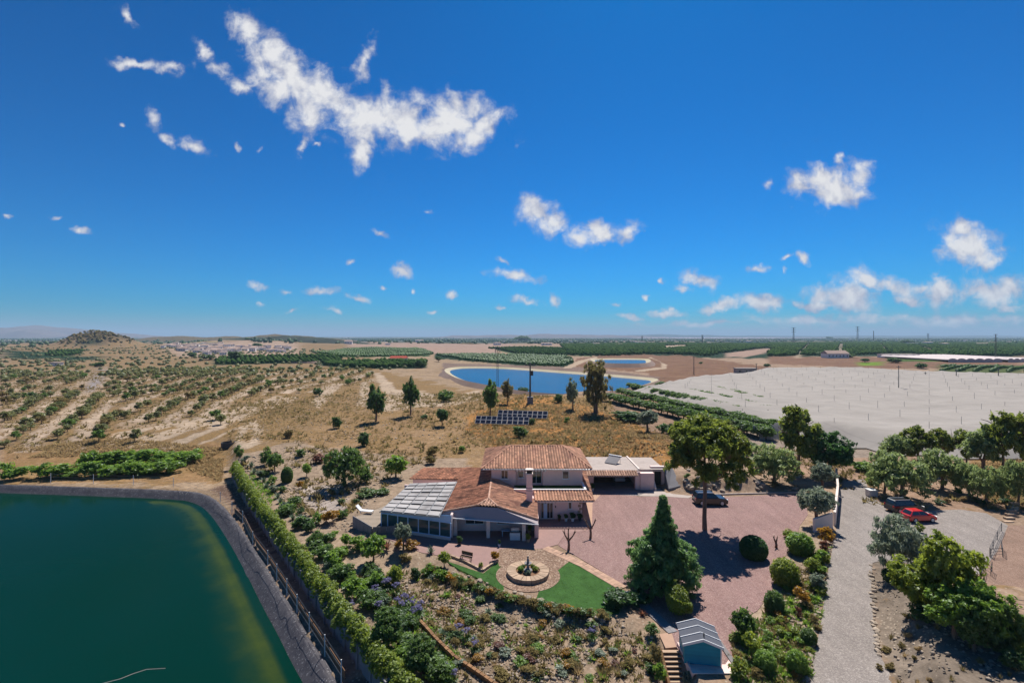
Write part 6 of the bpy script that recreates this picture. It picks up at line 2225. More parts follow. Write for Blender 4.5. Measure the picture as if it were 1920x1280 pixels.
# ------------------------------------------------------------------ shade net over the crop
NETP = [P(x, y, 4.0) for x, y in ((1212, 726), (1250, 712), (1300, 704), (1380, 697), (1445, 686), (1600, 688), (1760, 694), (1930, 700), (2050, 715), (2050, 805), (1920, 812), (1800, 812), (1690, 806), (1600, 797), (1500, 787), (1440, 775), (1380, 764), (1300, 745))]
net = thing('crop_shade_net', 'huge pale grey shade net stretched over a field on poles', 'shade net', (NETP[14].x, NETP[14].y, 0))
npoly = [(p.x, p.y) for p in NETP]
bx0, bx1 = min(p[0] for p in npoly) - 10, max(p[0] for p in npoly) + 10
by0, by1 = min(p[1] for p in npoly) - 10, max(p[1] for p in npoly) + 10
sx, sy = 3.0, 3.0
gx, gy = np.meshgrid(np.arange(bx0, bx1, sx), np.arange(by0, by1, sy))
# rows of sagging bays: the net hangs between the pole lines
bay = 13.0
sag = 0.55 * np.abs(np.sin(np.pi * (gx * 0.92 + gy * 0.38) / bay)) ** 0.7 + 0.5 * np.abs(np.sin(np.pi * (gy * 0.92 - gx * 0.38) / bay)) ** 0.7
gz = 4.1 + H(gx, gy) * 0.8 - sag + (fbm(gx / 25, gy / 25, 3) - .5) * 1.2 + (fbm(gx / 60 + gy / 9, gy / 60 - gx / 9, 3) - .5) * 0.5
sd_ = np.abs(polyline_sd(gx, gy, npoly + [npoly[0]])) * np.where(in_poly(gx, gy, npoly), 1, -1)
gnd = H(gx, gy) + 0.25
gz = gnd + (gz - gnd) * np.clip((sd_ + 7) / 7.5, 0, 1) ** 0.8
ok = sd_ > -6.5
ids = np.arange(gx.size).reshape(gx.shape)
q = np.stack([ids[:-1, :-1], ids[:-1, 1:], ids[1:, 1:], ids[1:, :-1]], -1)[ok[:-1, :-1] | ok[1:, 1:] | ok[:-1, 1:] | ok[1:, :-1]]
o = link_mesh('net_sheet', np_mesh('net_sheet', np.stack([gx, gy, gz], -1).reshape(-1, 3), q, mats=[M['net']], smooth=True), net)
o.location = -Vector(net.location)
pm = MB().tube([(0, 0, 0), (0, 0, 5.7)], 0.045, 5).mesh('net_pole', M['steel'], fix=False)
cnt = 0
ca, sa = 0.92, 0.38
for i in range(-60, 60):
    for j in range(-60, 60):
        u, v = i * bay, j * bay
        den = ca * ca + sa * sa
        x, y = (ca * u - sa * v) / den, (sa * u + ca * v) / den
        if y < by1 and bool(in_poly(np.array([x]), np.array([y]), npoly)[0]) and cnt < 300 and y < 330:
            o = link_mesh('pole', pm, net)
            o.location = Vector((x, y, float(H(x, y)) * 0.8)) - Vector(net.location)
            o.scale = (1, 1, random.uniform(0.86, 1.0))
            cnt += 1
# loose hanging nets beside the crop rows
def loose_net(label, p0, p1, h0, h1):
    a, b_ = P(*p0), P(*p1)
    t_ = thing('draped_net', label, 'net', tuple(a))
    n_, m_ = 12, 6
    rng = np.random.default_rng(int(p0[0]))
    V = []
    for j in range(m_ + 1):
        for i in range(n_ + 1):
            u, v = i / n_, j / m_
            p = a + (b_ - a) * u
            hz = (h0 + (h1 - h0) * u) * (1 - 0.25 * math.sin(u * math.pi)) * v
            V.append((p.x + rng.normal(0, .15) + 0.8 * (1 - v), p.y - 1.6 * (1 - v) + rng.normal(0, .25), p.z + hz))
    F = [(j * (n_ + 1) + i, j * (n_ + 1) + i + 1, (j + 1) * (n_ + 1) + i + 1, (j + 1) * (n_ + 1) + i) for j in range(m_) for i in range(n_)]
    o_ = link_mesh('cloth', np_mesh('cloth', [(v[0] - a.x, v[1] - a.y, v[2] - a.z) for v in V], F, mats=[M['net']], smooth=True), t_)
    for p in (a, b_):
        MB().tube([(p.x, p.y, p.z - .2), (p.x, p.y, p.z + max(h0, h1) + .3)], 0.07, 5).build('pole', M['pole'], t_)
loose_net('pale net hanging in a heap beside the dark pine', (1412, 822), (1462, 820), 3.2, 4.2)
loose_net('pale net draped over the middle of the crop rows', (1355, 790), (1392, 788), 3.0, 3.0)
loose_net('ragged net strip along the far end of the crop rows', (1290, 765), (1350, 778), 1.6, 2.2)
loose_net('net curtain hanging beside the last crop row', (1396, 795), (1440, 790), 1.5, 3.2)

# ------------------------------------------------------------------ blue reservoirs in the middle distance
def pond(name, pxs, z, rimw, label, rim_label, m=None):
    pts = [P(x, y, z) for x, y in pxs]
    c2 = chaikin([(p.x, p.y) for p in pts], 2)
    n = len(c2)
    mb = MB()
    mb.add([(x, y, z) for x, y in c2], [tuple(range(n))])
    tag(mb.build(name, m or M['blue_water'], fix=False), label, kind='structure')
    o1, o2 = offset_in(c2, -rimw), offset_in(c2, -rimw * 2.6)
    oi = offset_in(c2, rimw * 0.3)
    mb = MB()
    vs = [(x, y, z - 0.3) for x, y in oi] + [(x, y, z + 1.1) for x, y in o1] + [(x, y, z - 3.5) for x, y in o2]
    fs = [(i * n + k, i * n + (k + 1) % n, (i + 1) * n + (k + 1) % n, (i + 1) * n + k) for i in range(2) for k in range(n)]
    mi = [0] * n + [1] * n
    mb.V, mb.F, mb.M, mb.T = vs, [list(f) for f in fs], mi, [0.5] * len(vs)
    tag(mb.build(name + '_bank', [M['rim_pale'], M['bank']], fix=False), rim_label, kind='structure')
M['rim_pale'] = mat('pale_rim', A(206, 192, 160), 0.9, 0.15, 0.05, dirt=A(190, 186, 120))
M['bank'] = mat('earth_bank', A(158, 132, 118), 1.0, 0.2, 0.06, 0.3, 0.5)
pond('blue_reservoir', ((842, 699), (845, 693), (870, 690), (930, 690.5), (980, 693.5), (1050, 699), (1120, 704), (1190, 710), (1228, 714), (1205, 722), (1160, 732), (1110, 742), (1060, 742), (1000, 738), (930, 726), (870, 714)), 1.2, 3.5, 'blue irrigation reservoir with rippled water below the hill', 'pale rimmed earth bank of the blue reservoir')
pond('small_reservoir', ((1113, 676), (1120, 674), (1205, 674), (1212, 676), (1210, 683), (1160, 683.5), (1122, 681)), 2.0, 4, 'small far blue reservoir on the bare rise', 'pale bank of the small far reservoir')
pond('farm_pond', ((536, 677), (545, 675), (590, 675.5), (598, 678), (580, 680), (545, 680)), 0.6, 2, 'tiny far farm pond among the groves', 'bank of the tiny farm pond')

# ------------------------------------------------------------------ masts and poles
def lattice_mast(name, label, cat, base, h, w0, w1, arms=0, aw=6.0, m='steel', seg=8, tk=0.06):
    t_ = thing(name, label, cat, tuple(base))
    mb = MB()
    cs = lambda f, i: Vector((base[0] + (w0 + (w1 - w0) * f) * (1 if i in (0, 1) else -1) / 2, base[1] + (w0 + (w1 - w0) * f) * (1 if i in (1, 2) else -1) / 2, base[2] + h * f))
    for i in range(4):
        MB().tube([cs(0, i), cs(1, i)], tk, 4).build('leg', M[m], t_)
    for k in range(seg):
        f0, f1 = k / seg, (k + 1) / seg
        for i in range(4):
            mb.tube([cs(f0, i), cs(f1, (i + 1) % 4)], tk * 0.6, 3, False)
    mb.build('bracing', M[m], t_)
    for k in range(arms):
        f = 0.72 + 0.26 * k / max(1, arms - 1) if arms > 1 else 0.95
        z = base[2] + h * f
        MB().beam((base[0] - aw / 2, base[1], z), (base[0] + aw / 2, base[1], z), tk * 2, tk * 3).build('cross_arm', M[m], t_)
    return t_


g = P(933, 728)
tm_ = lattice_mast('telecom_mast', 'tall slim lattice mast in front of the blue reservoir', 'mast', g, (728 - 650) * g.y / FPX, 0.9, 0.5, 0, m='pole', seg=16, tk=0.07)
for k, (dx_, hh) in enumerate(((-0.9, 0.97), (0.9, 0.97), (-1.1, 0.9), (1.1, 0.9))):
    z = g.z + (728 - 650) * g.y / FPX * hh
    MB().obox((g.x + dx_, g.y, z), (0.16, 0, 0), (0, 0.12, 0), (0, 0, 0.8)).build('antenna', M['concrete_grey'], tm_)
g = P(994, 757)
pp = thing('transformer_pole', 'pole with transformer box and crossbar on a concrete block', 'power pole', tuple(g))
hT = (757 - 680) * g.y / FPX
MB().box(g.x - 0.95, g.x + 0.95, g.y - 0.95, g.y + 0.95, g.z - 0.5, g.z + 2.4).build('concrete_base', M['concrete_grey'], pp)
MB().tube([(g.x, g.y, g.z + 2.4), (g.x, g.y, g.z + hT)], [0.34, 0.2], 6).build('pole', M['pole'], pp)
MB().box(g.x - 1.7, g.x + 1.7, g.y - 0.1, g.y + 0.1, g.z + hT - 0.9, g.z + hT - 0.6).build('cross_arm', M['pole'], pp)
MB().box(g.x + 0.1, g.x + 1.0, g.y - 0.6, g.y + 0.3, g.z + hT - 4.2, g.z + hT - 2.6).build('transformer', M['dark_grey'], pp)
for dx_ in (-1.5, 0, 1.5):
    MB().tube([(g.x + dx_, g.y, g.z + hT - 0.58), (g.x + dx_, g.y, g.z + hT - 0.1)], 0.09, 6).build('insulator', M['concrete_grey'], pp)
for (px_, by_p, ty_p, wd, lab) in ((1488, 645, 614, 5, 'farthest tall lattice pylon standing left of its pair on the horizon'), (1608, 640, 612, 5, 'tall lattice pylon above the groves with broad arms'), (1740, 640, 625, 3, 'short far pylon beyond the dark farm trees'), (1867, 676, 626, 5, 'big lattice pylon beside the white greenhouses'), (1317, 645, 628, 3, 'faint small pylon near the salt lake'), (1204, 643, 630, 2.5, 'faint small pylon on the green plain')):
    g = P(px_, by_p)
    lattice_mast('pylon', lab, 'pylon', g, (by_p - ty_p) * g.y / FPX, wd * g.y / FPX * 0.6, wd * g.y / FPX * 0.15, 3, wd * 1.6 * g.y / FPX, m='pole', seg=6, tk=0.18 * g.y / 900)
for (px_, by_p, ty_p, lab) in ((1301, 702, 668, 'wooden pole on the bare brown rise'), (1418, 702, 681, 'pole at the corner of the great net'), (1685, 742, 685, 'tallest dark pole standing through the middle of the net'), (1735, 713, 697, 'dark pole at the far edge of the net'), (1793, 715, 692, 'dark pole through the far part of the net'), (1872, 715, 690, 'dark pole at the far end of the net by the vines'), (1638, 641, 620, 'slender mast on the grove hill')):
    g = P(px_, by_p)
    h_ = (by_p - ty_p) * g.y / FPX
    t_ = thing('power_pole', lab, 'pole', tuple(g))
    r_ = max(0.16, 0.0009 * g.y)
    MB().tube([(0, 0, -0.5), (0, 0, h_)], [r_, r_ * 0.7], 6).build('pole', M['pole'], t_, local=True)
    MB().box(-0.9, 0.9, -0.1, 0.1, h_ - 0.7, h_ - 0.5).build('cross_arm', M['pole'], t_, local=True)

# ------------------------------------------------------------------ solar panels on the hill
def solar(label, p0, p1, ytop, n, rows):
    a, b_ = P(*p0), P(*p1)
    t_ = thing('solar_array', label, 'solar panels', tuple(a))
    d = (b_ - a)
    d.z = 0
    L_ = d.length
    d.normalize()
    depth = 2.6
    up = Vector((-d.y * 0.75, d.x * 0.75, 0.66)).normalized()
    base = a + Vector((0, 0, 0.5))
    wv = L_ / n
    for i in range(n):
        for j in range(rows):
            c0_ = base + d * (i * wv + 0.05) + up * (j * depth / rows + 0.03)
            c1_ = base + d * ((i + 1) * wv - 0.05) + up * (j * depth / rows + 0.03)
            e_ = up * (depth / rows - 0.06)
            nn = d.cross(up).normalized() * 0.04
            f = MB()
            f.add([tuple(v) for v in (c0_ - nn, c1_ - nn, c1_ + e_ - nn, c0_ + e_ - nn, c0_ + nn, c1_ + nn, c1_ + e_ + nn, c0_ + e_ + nn)], [(3, 2, 1, 0), (4, 5, 6, 7), (0, 1, 5, 4), (1, 2, 6, 5), (2, 3, 7, 6), (3, 0, 4, 7)])
            o_ = f.build('solar_panel', M['alu'], t_)
            i0 = [c0_ + d * .06 + up * .06, c1_ - d * .06 + up * .06, c1_ - d * .06 + e_ - up * .06, c0_ + d * .06 + e_ - up * .06]
            MB().add([tuple(v + nn * 1.15) for v in i0] + [tuple(v + nn * .5) for v in i0], [(0, 1, 2, 3), (0, 4, 5, 1), (1, 5, 6, 2), (2, 6, 7, 3), (3, 7, 4, 0)]).build('cell_face', M['panel'], o_)
    for i in range(0, n + 1, 2):
        q0 = base + d * (i * wv)
        MB().beam(q0 + up * depth * 0.9, (q0 + up * depth * 0.9) * 1.0 - Vector((0, 0, 2.1)), 0.08, 0.08).build('leg', M['steel'], t_)
        MB().beam(q0 + up * 0.1, q0 + up * 0.1 - Vector((0, 0, 0.7)), 0.08, 0.08).build('leg', M['steel'], t_)
solar('nearer row of dark solar panels on the dry hill behind the villa', (890, 797), (991, 798), 779, 10, 2)
solar('farther row of dark solar panels set to the right on the dry hill', (932, 785), (1026, 787), 770, 10, 2)

# ------------------------------------------------------------------ village and farm buildings
M['house_white'] = mat('village_white', (0.78, 0.72, 0.66), 0.9, 0.1, 0.1, tint=0.22)
M['house_roof'] = mat('village_roof', A(200, 170, 154), 0.9, 0.2, 0.1, tint=0.3)
def village_mesh(seed):
    r_ = random.Random(seed)
    mb = MB()
    wx, wy, h = 0.5, 0.45, r_.uniform(0.6, 0.95)
    t_ = r_.random()
    mb.box(-wx, wx, -wy, wy, -0.2, h, t_, 0)
    rh = h + 0.14
    mb.add([(-wx - .05, -wy - .05, h), (wx + .05, -wy - .05, h), (wx + .05, wy + .05, h), (-wx - .05, wy + .05, h), (-wx, 0, rh), (wx, 0, rh)], [(0, 1, 5, 4), (2, 3, 4, 5), (1, 2, 5), (3, 0, 4)], r_.random(), 1)
    for k in range(3):
        x = -0.32 + 0.32 * k
        mb.box(x - .05, x + .05, -wy - .01, -wy + .01, 0.25, 0.45, 0.5, 2)
    return mb.mesh('village_house', [M['house_white'], M['house_roof'], M['dark_grey']], fix=False)
VH = [village_mesh(i) for i in range(8)]
rr = random.Random(15)
n_h = 0
for i in range(400):
    px_, py_ = rr.uniform(300, 560), rr.uniform(645, 667)
    lim = 645 + (px_ - 300) * 0.02 if px_ < 360 else 650
    if px_ > 420 and not (650 < py_ < 660 and px_ < 545):
        continue
    if px_ < 420 and py_ > 652 + (px_ - 300) * 0.14:
        continue
    g = P(px_, py_)
    o = link_mesh('village_house', VH[rr.randrange(8)])
    s_ = rr.uniform(6.5, 11)
    o.location, o.rotation_euler, o.scale = tuple(g), (0, 0, rr.uniform(-.5, .5)), (s_ * rr.uniform(.9, 1.4), s_, s_ * rr.uniform(.55, .8))
    tag(o, 'pale village house with tiled roof far off in the valley', 'house', 'houses of the far village')
    n_h += 1
    if n_h > 120:
        break


for i in range(36):
    px_, py_ = rr.uniform(640, 1900), rr.uniform(637, 648)
    g = P(px_, py_)
    o = link_mesh('farm_building', VH[rr.randrange(8)])
    s_ = rr.uniform(9, 16)
    o.location, o.rotation_euler, o.scale = tuple(g), (0, 0, rr.uniform(-.6, .6)), (s_ * rr.uniform(1, 2.2), s_, s_ * .6)
    tag(o, 'tiny pale farm building scattered over the far green plain', 'building', 'scattered farm buildings of the plain')


def farmhouse(label, px_, py_, wm, dm, hm, wall, roof, name='farmhouse', flat=False, rot=0.0):
    g = P(px_, py_)
    t_ = thing(name, label, 'building', tuple(g), rot)
    MB().box(-wm / 2, wm / 2, 0, dm, -1, hm).build('wall', wall, t_, local=True)
    if flat:
        MB().box(-wm / 2 - .3, wm / 2 + .3, -.3, dm + .3, hm + .01, hm + .5).build('roof', roof, t_, local=True)
    else:
        MB().add([(-wm / 2 - .5, -.5, hm), (wm / 2 + .5, -.5, hm), (wm / 2 + .5, dm + .5, hm), (-wm / 2 - .5, dm + .5, hm), (-wm / 2, dm / 2, hm + dm * .28), (wm / 2, dm / 2, hm + dm * .28)], [(0, 1, 5, 4), (2, 3, 4, 5), (1, 2, 5), (3, 0, 4), (3, 2, 1, 0)]).build('roof', roof, t_, local=True)
    n_ = max(2, int(wm / 4))
    for i in range(n_):
        x = -wm / 2 + wm * (i + .5) / n_
        MB().box(x - .6, x + .6, -0.06, 0.02, hm * .3, hm * .65).build('window', M['dark_grey'], t_, local=True)
M['red_roof'] = mat('red_roof', A(206, 84, 58), 0.9, 0.15, 0.2)
M['ruin'] = mat('ruin_wall', A(170, 126, 100), 1, 0.2, 0.1)
farmhouse('low farmhouse with bright orange-red roof among green fields', 746, 677, 16, 8, 3.0, M['render_pink'], M['red_roof'])
farmhouse('long pale barn beside the tiny far pond', 1692, 671, 40, 12, 4, M['house_white'], M['concrete'], 'barn', True)
farmhouse('farm buildings hidden among dark trees on the plain', 1572, 671, 24, 12, 5, M['house_white'], M['house_roof'])
farmhouse('brown ruined house on the small knoll', 850, 642, 22, 12, 6, M['ruin'], M['ruin'], 'ruin', True)
farmhouse('white cottage at the foot of the wooded ridge', 488, 641, 14, 8, 4, M['house_white'], M['house_white'], 'cottage', True)
farmhouse('tall pale tower house on the wooded ridge', 563, 641, 10, 8, 9, M['ruin'], M['house_roof'], 'tower_house')
farmhouse('small white hut among the almond rows', 100, 686, 8, 5, 2.6, M['house_white'], M['concrete'], 'hut', True)
farmhouse('low block wall building at the corner of the great net', 1400, 700, 14, 4, 3.2, M['concrete'], M['concrete'], 'pump_house', True)
farmhouse('white farm shed on the far grove hill', 1715, 646, 30, 14, 5, M['house_white'], M['house_white'], 'farm_shed', True)
M['plastic'] = mat('greenhouse_plastic', A(226, 206, 202), 0.6, 0.08, 0.05)
for (lab, x0p, x1p, y0p, y1p) in (('long pink-white plastic greenhouse beyond the net', 1778, 1884, 671, 679), ('white plastic greenhouse at the far right of the plain', 1890, 1990, 670, 679)):
    a, b_, c_ = P(x0p, y1p), P(x1p, y1p), P(x1p, y0p)
    dd = c_.y - a.y
    t_ = thing('greenhouse', lab, 'greenhouse', tuple(a))
    n_ = 6
    for i in range(n_):
        w_ = (b_.x - a.x) / n_
        mb = MB()
        for k in range(6):
            a0, a1 = math.pi * k / 6, math.pi * (k + 1) / 6
            x0_, x1_ = a.x + w_ * (i + .5 - .5 * math.cos(a0)), a.x + w_ * (i + .5 - .5 * math.cos(a1))
            z0_, z1_ = 2.2 + 1.6 * math.sin(a0), 2.2 + 1.6 * math.sin(a1)
            mb.quad((x0_, a.y, a.z + z0_), (x1_, a.y, a.z + z1_), (x1_, a.y + dd, a.z + z1_), (x0_, a.y + dd, a.z + z0_))
            mb.quad((x0_, a.y, a.z), (x1_, a.y, a.z), (x1_, a.y, a.z + z1_), (x0_, a.y, a.z + z0_))
        mb.build('bay', M['plastic'], t_)

# ------------------------------------------------------------------ groves and orchards of the middle distance
TRACKS = [c_[0] for c_ in COVER if c_[0][0] in ((1570, 660), (1490, 670), (1650, 644), (1715, 645), (1245, 648), (1360, 662), (1055, 690))]


def grove(name, label, poly, rowm, stepm, size, leafk, seed, ang=0.0, hgt=0.9, jit=0.5, keep=1.0, maxn=9000, world=None):
    """many small tree crowns standing in rows inside a photograph polygon, one object"""
    rng = np.random.default_rng(seed)
    pw = world or [tuple(P(x, y))[:2] for x, y in poly]
    x0, x1 = min(p[0] for p in pw), max(p[0] for p in pw)
    y0, y1 = min(p[1] for p in pw), max(p[1] for p in pw)
    ca, sa = math.cos(ang), math.sin(ang)
    Rr = max(x1 - x0, y1 - y0)
    cxm, cym = (x0 + x1) / 2, (y0 + y1) / 2
    u, v = np.meshgrid(np.arange(-Rr, Rr, rowm), np.arange(-Rr, Rr, stepm))
    u, v = u.ravel(), v.ravel()
    u = u + rng.normal(0, jit * 0.3, u.size)
    v = v + rng.normal(0, jit, v.size)
    x, y = cxm + ca * u - sa * v, cym + sa * u + ca * v
    m = in_poly(x, y, pw) & (rng.random(x.size) < keep)
    fx_, fy_ = pix(x, np.maximum(y, 20), 0)
    for tr in TRACKS:
        m &= ~in_poly(fx_, fy_, tr)
    x, y = x[m], y[m]
    if len(x) > maxn:
        s_ = rng.choice(len(x), maxn, replace=False)
        x, y = x[s_], y[s_]
    z = H(x, y)
    n = len(x)
    if n == 0:
        return
    # crown: irregular low dome of two rings and a top
    k1 = 6
    sc = size * rng.uniform(0.75, 1.25, n)
    V = np.zeros((n, 2 * k1 + 1, 3))
    for r_, (rad, hz) in enumerate(((0.42, 0.12), (0.5, 0.55))):
        for k in range(k1):
            a = 2 * math.pi * (k + 0.5 * r_) / k1
            jr = rng.uniform(0.72, 1.2, n)
            V[:, r_ * k1 + k, 0] = x + sc * rad * jr * math.cos(a)
            V[:, r_ * k1 + k, 1] = y + sc * rad * jr * math.sin(a)
            V[:, r_ * k1 + k, 2] = z + sc * hgt * hz * rng.uniform(0.8, 1.2, n)
    V[:, -1, 0], V[:, -1, 1], V[:, -1, 2] = x, y, z + sc * hgt * rng.uniform(0.85, 1.1, n)
    f = []
    for k in range(k1):
        k2 = (k + 1) % k1
        f += [(k, k2, k1 + k), (k2, k1 + k2, k1 + k), (k1 + k, k1 + k2, 2 * k1)]
    f = np.array(f)
    F = (np.arange(n)[:, None, None] * (2 * k1 + 1) + f[None]).reshape(-1, 3)
    T = np.clip(np.repeat(rng.normal(0.5, 0.22, n), 2 * k1 + 1) + rng.normal(0, 0.1, n * (2 * k1 + 1)), 0, 1)
    o_ = link_mesh(name, np_mesh(name, V.reshape(-1, 3), F, T), mat=L[leafk])
    return tag(o_, label, kind='stuff')


grove('citrus_grove', 'dark green citrus grove on the far slope under the pylons', [(1440, 643), (1700, 641), (1700, 664), (1440, 669)], 7, 5.5, 5.0, 'grove', 1, 0.3)
grove('citrus_grove', 'dark citrus grove at the far right of the plain', [(1700, 643), (1925, 641), (1925, 667), (1760, 668), (1700, 663)], 7, 5.5, 5.0, 'grove', 2, -0.2)
grove('citrus_grove', 'dark citrus grove before the salt lake', [(1050, 646), (1250, 643), (1440, 645), (1440, 655), (1370, 660), (1330, 668), (1230, 664), (1120, 668), (1060, 658)], 7.5, 6, 5.2, 'grove', 3, 0.5)
grove('orchard', 'young orchard in tidy rows behind the blue reservoir', [(915, 653), (1000, 651), (1110, 656), (1110, 667), (975, 664)], 9, 5, 4.2, 'grove', 4, 0.15)
grove('vineyard', 'rows of dark vines behind the blue reservoir', [(820, 666), (900, 665), (1060, 669), (1080, 681), (1050, 687), (985, 685), (870, 675)], 4.5, 3.5, 3.4, 'green', 5, 1.3)
grove('vineyard', 'green vine field beside the red-roofed farmhouse', [(585, 661), (660, 653), (780, 653), (812, 663), (790, 667), (640, 668)], 5, 4, 3.4, 'green', 6, 1.2)
grove('citrus_grove', 'dark grove in front of the far village', [(405, 672), (640, 669), (640, 679), (400, 684)], 6, 5, 4.2, 'grove', 7, 1.4)
grove('citrus_grove', 'dark grove beyond the almond rows', [(605, 678), (800, 678), (790, 689), (690, 691), (610, 686)], 6, 5, 4.4, 'grove', 8, 1.0)
grove('citrus_grove', 'dark square grove far off before the knoll', [(86, 660), (160, 658), (140, 667), (86, 668)], 8, 6, 4, 'grove', 9, 0.2)
grove('vineyard', 'striped vine rows behind the great net', [(1765, 685), (1925, 686), (1925, 699), (1762, 696)], 8, 3, 3.4, 'green', 10, -0.9, 0.6)
grove('field_trees', 'scattered dark trees on the far plain', [(0, 636), (1920, 634), (1920, 645), (1500, 641), (960, 646), (600, 644), (0, 652)], 60, 45, 11, 'dark', 11, 0.4, 0.8, 20, 0.6, 5000)
grove('field_trees', 'scattered scrub trees on the valley floor', [(0, 650), (600, 655), (800, 690), (560, 700), (0, 720)], 15, 12, 3.6, 'almond', 12, 0.4, 0.7, 7, 0.6, 4200)
grove('knoll_scrub', 'dark scrub covering the round knoll on the skyline', [], 7, 6, 5, 'scrub', 14, 0.3, 0.6, 4, 0.8, 1500, [(-792 + 50 * math.cos(a_), 918 + 62 * math.sin(a_)) for a_ in np.linspace(0, 6.2, 16)])
grove('wood', 'dark wood covering the ridge beyond the village', [(420, 634), (560, 636), (620, 640), (560, 644), (470, 644)], 14, 12, 12, 'dark', 13, 0.2, 0.9, 6, 0.7, 1500)
for (px_, py_, w_, h_, lab) in ((1545, 668, 30, 9, 'dark round tree left of the hidden farm'), (1562, 670, 22, 9, 'dark tree crowding the hidden farm buildings'), (1585, 671, 26, 10, 'broad dark tree right of the hidden farm'), (1598, 670, 18, 8, 'last dark tree beside the hidden farm'), (1622, 679, 18, 8, 'dark bush by the bright green plot'), (1677, 681, 30, 12, 'big dark tree on the bank beyond the net'), (1727, 691, 24, 12, 'big dark tree at the far edge of the net'), (1700, 645, 26, 9, 'dark trees crowning the grove hill by the farm shed'), (1555, 636, 14, 5, 'lone dark tree on the skyline'),
                                (440, 677, 30, 20, 'big dark tree at the near edge of the village'), (390, 675, 24, 14, 'round dark tree below the village houses'), (360, 672, 18, 12, 'dark tree left below the village'), (482, 654, 18, 12, 'dark tree in the middle of the village'), (788, 690, 26, 18, 'dark round tree near the end of the blue reservoir'), (822, 678, 12, 10, 'dark tree by the bank of the blue reservoir'), (1065, 676, 16, 9, 'dark bush on the vine field behind the reservoir'), (730, 643, 8, 6, 'lone dark tree on the bare field'), (1314, 683, 8, 5, 'lone bush on the brown rise'), (1438, 689, 14, 8, 'dark bush at the far corner of the net'),
                                (60, 748, 22, 16, 'single dark green bush among the almond rows'), (328, 763, 14, 12, 'dark green bush in the middle of the almond field'), (186, 688, 26, 10, 'dark bush beside the grey track'), (980, 640, 30, 6, 'dark clump on the far edge of the bare field')):
    plant('fruit' if w_ < 20 else 'shrub', 'far_tree', lab, 'tree', px_, py_, py_ - h_, w_, 'dark')

# ------------------------------------------------------------------ notable trees and shrubs (foot x, foot y, top y, width in the photograph)
plant('umbrella', 'pine_tree', 'tall umbrella pine standing in the pink gravel yard', 'tree', 1322, 990, 772, 138, rot=0.4)
plant('conifer', 'conifer_tree', 'tall layered dark conifer at the edge of the gravel yard', 'tree', 1243, 1104, 926, 128)
plant('dome', 'clipped_bush', 'dark green clipped dome bush on the pink gravel', 'bush', 1413, 1054, 1003, 50)
plant('egg', 'egg_shaped_bush', 'yellow-green egg-shaped conifer bush below the tall conifer', 'bush', 1270, 1164, 1088, 56, 'lime')
plant('shrub', 'dark_bush', 'dark bush at the end of the lawn beside the path', 'bush', 1156, 1150, 1104, 56, 'dark')
plant('shrub', 'dark_bush', 'very dark bush under the tall conifer', 'bush', 1192, 1142, 1100, 44, 'deep')
plant('olive', 'olive_tree', 'round silvery olive tree at the gate wall', 'tree', 1530, 986, 908, 74)
plant('olive', 'olive_tree', 'smaller silvery olive tree behind the gate wall', 'tree', 1543, 922, 867, 54)
plant('large', 'carob_tree', 'broad very dark tree at the head of the drive', 'tree', 1556, 893, 806, 88, 'deep')
plant('pine', 'pine_tree', 'irregular dark pine at the corner of the net field', 'tree', 1496, 890, 754, 92)
plant('pepper', 'pepper_tree', 'pale drooping pepper tree behind the rocky bank', 'tree', 1452, 908, 828, 80)
plant('pepper', 'pepper_tree', 'pepper tree with bare trunk behind the parked black car', 'tree', 1690, 935, 846, 97)
plant('pepper', 'pepper_tree', 'pepper tree beside the white planter', 'tree', 1658, 925, 838, 58)
plant('pepper', 'pepper_tree', 'young pepper tree on the bank beyond the cars', 'tree', 1766, 918, 838, 81)
plant('pepper', 'pepper_tree', 'small pepper tree between two others on the bank', 'tree', 1818, 932, 862, 58)
plant('pepper', 'pepper_tree', 'drooping pepper tree over the gravel edge by the steps', 'tree', 1850, 945, 868, 64)
plant('pepper', 'pepper_tree', 'pepper tree at the far right above the steps', 'tree', 1908, 950, 856, 64)
plant('olive', 'pepper_tree', 'grey-green round tree behind the bank trees', 'tree', 1842, 895, 804, 89, 'pepper')
plant('pine', 'pine_tree', 'brownish pine behind the pepper trees by the net', 'tree', 1722, 880, 794, 74)
plant('pine', 'pine_tree', 'small olive-brown pine next to the net edge', 'tree', 1768, 872, 804, 58)
plant('pine', 'pine_tree', 'tall dark pine at the far right by the net', 'tree', 1880, 900, 772, 92)
plant('pine', 'pine_tree', 'dark pine leaving the frame beside the net', 'tree', 1925, 905, 758, 76)
plant('olive', 'pepper_tree', 'grey tree under the brownish pine', 'tree', 1680, 878, 811, 66, 'pepper')
plant('pine', 'pine_tree', 'short olive-brown pine between the taller pines', 'tree', 1812, 880, 802, 58)
plant('shrub', 'clipped_hedge', 'bright green low hedge across the head of the drive', 'hedge', 1618, 888, 862, 46, 'bright')
plant('shrub', 'yellow_shrub', 'yellow-green shrub above the white planter', 'shrub', 1636, 918, 886, 28, 'lime')
plant('pepper', 'olive_tree', 'loose silvery olive tree between drive and parking place', 'tree', 1684, 1078, 960, 96, 'olive')
plant('loose', 'yellow_shrub', 'small yellow shrub right of the silvery olive', 'shrub', 1725, 1000, 978, 20, 'lime')
plant('large', 'citrus_tree', 'tall yellow-green tree in the clump beside the parking place', 'tree', 1782, 1168, 994, 128, 'lime')
plant('large', 'citrus_tree', 'broad yellow-green tree at the front of the clump', 'tree', 1722, 1150, 1036, 117, 'lime')
plant('large', 'citrus_tree', 'bright green tree at the right end of the clump', 'tree', 1852, 1212, 1088, 107, 'bright')
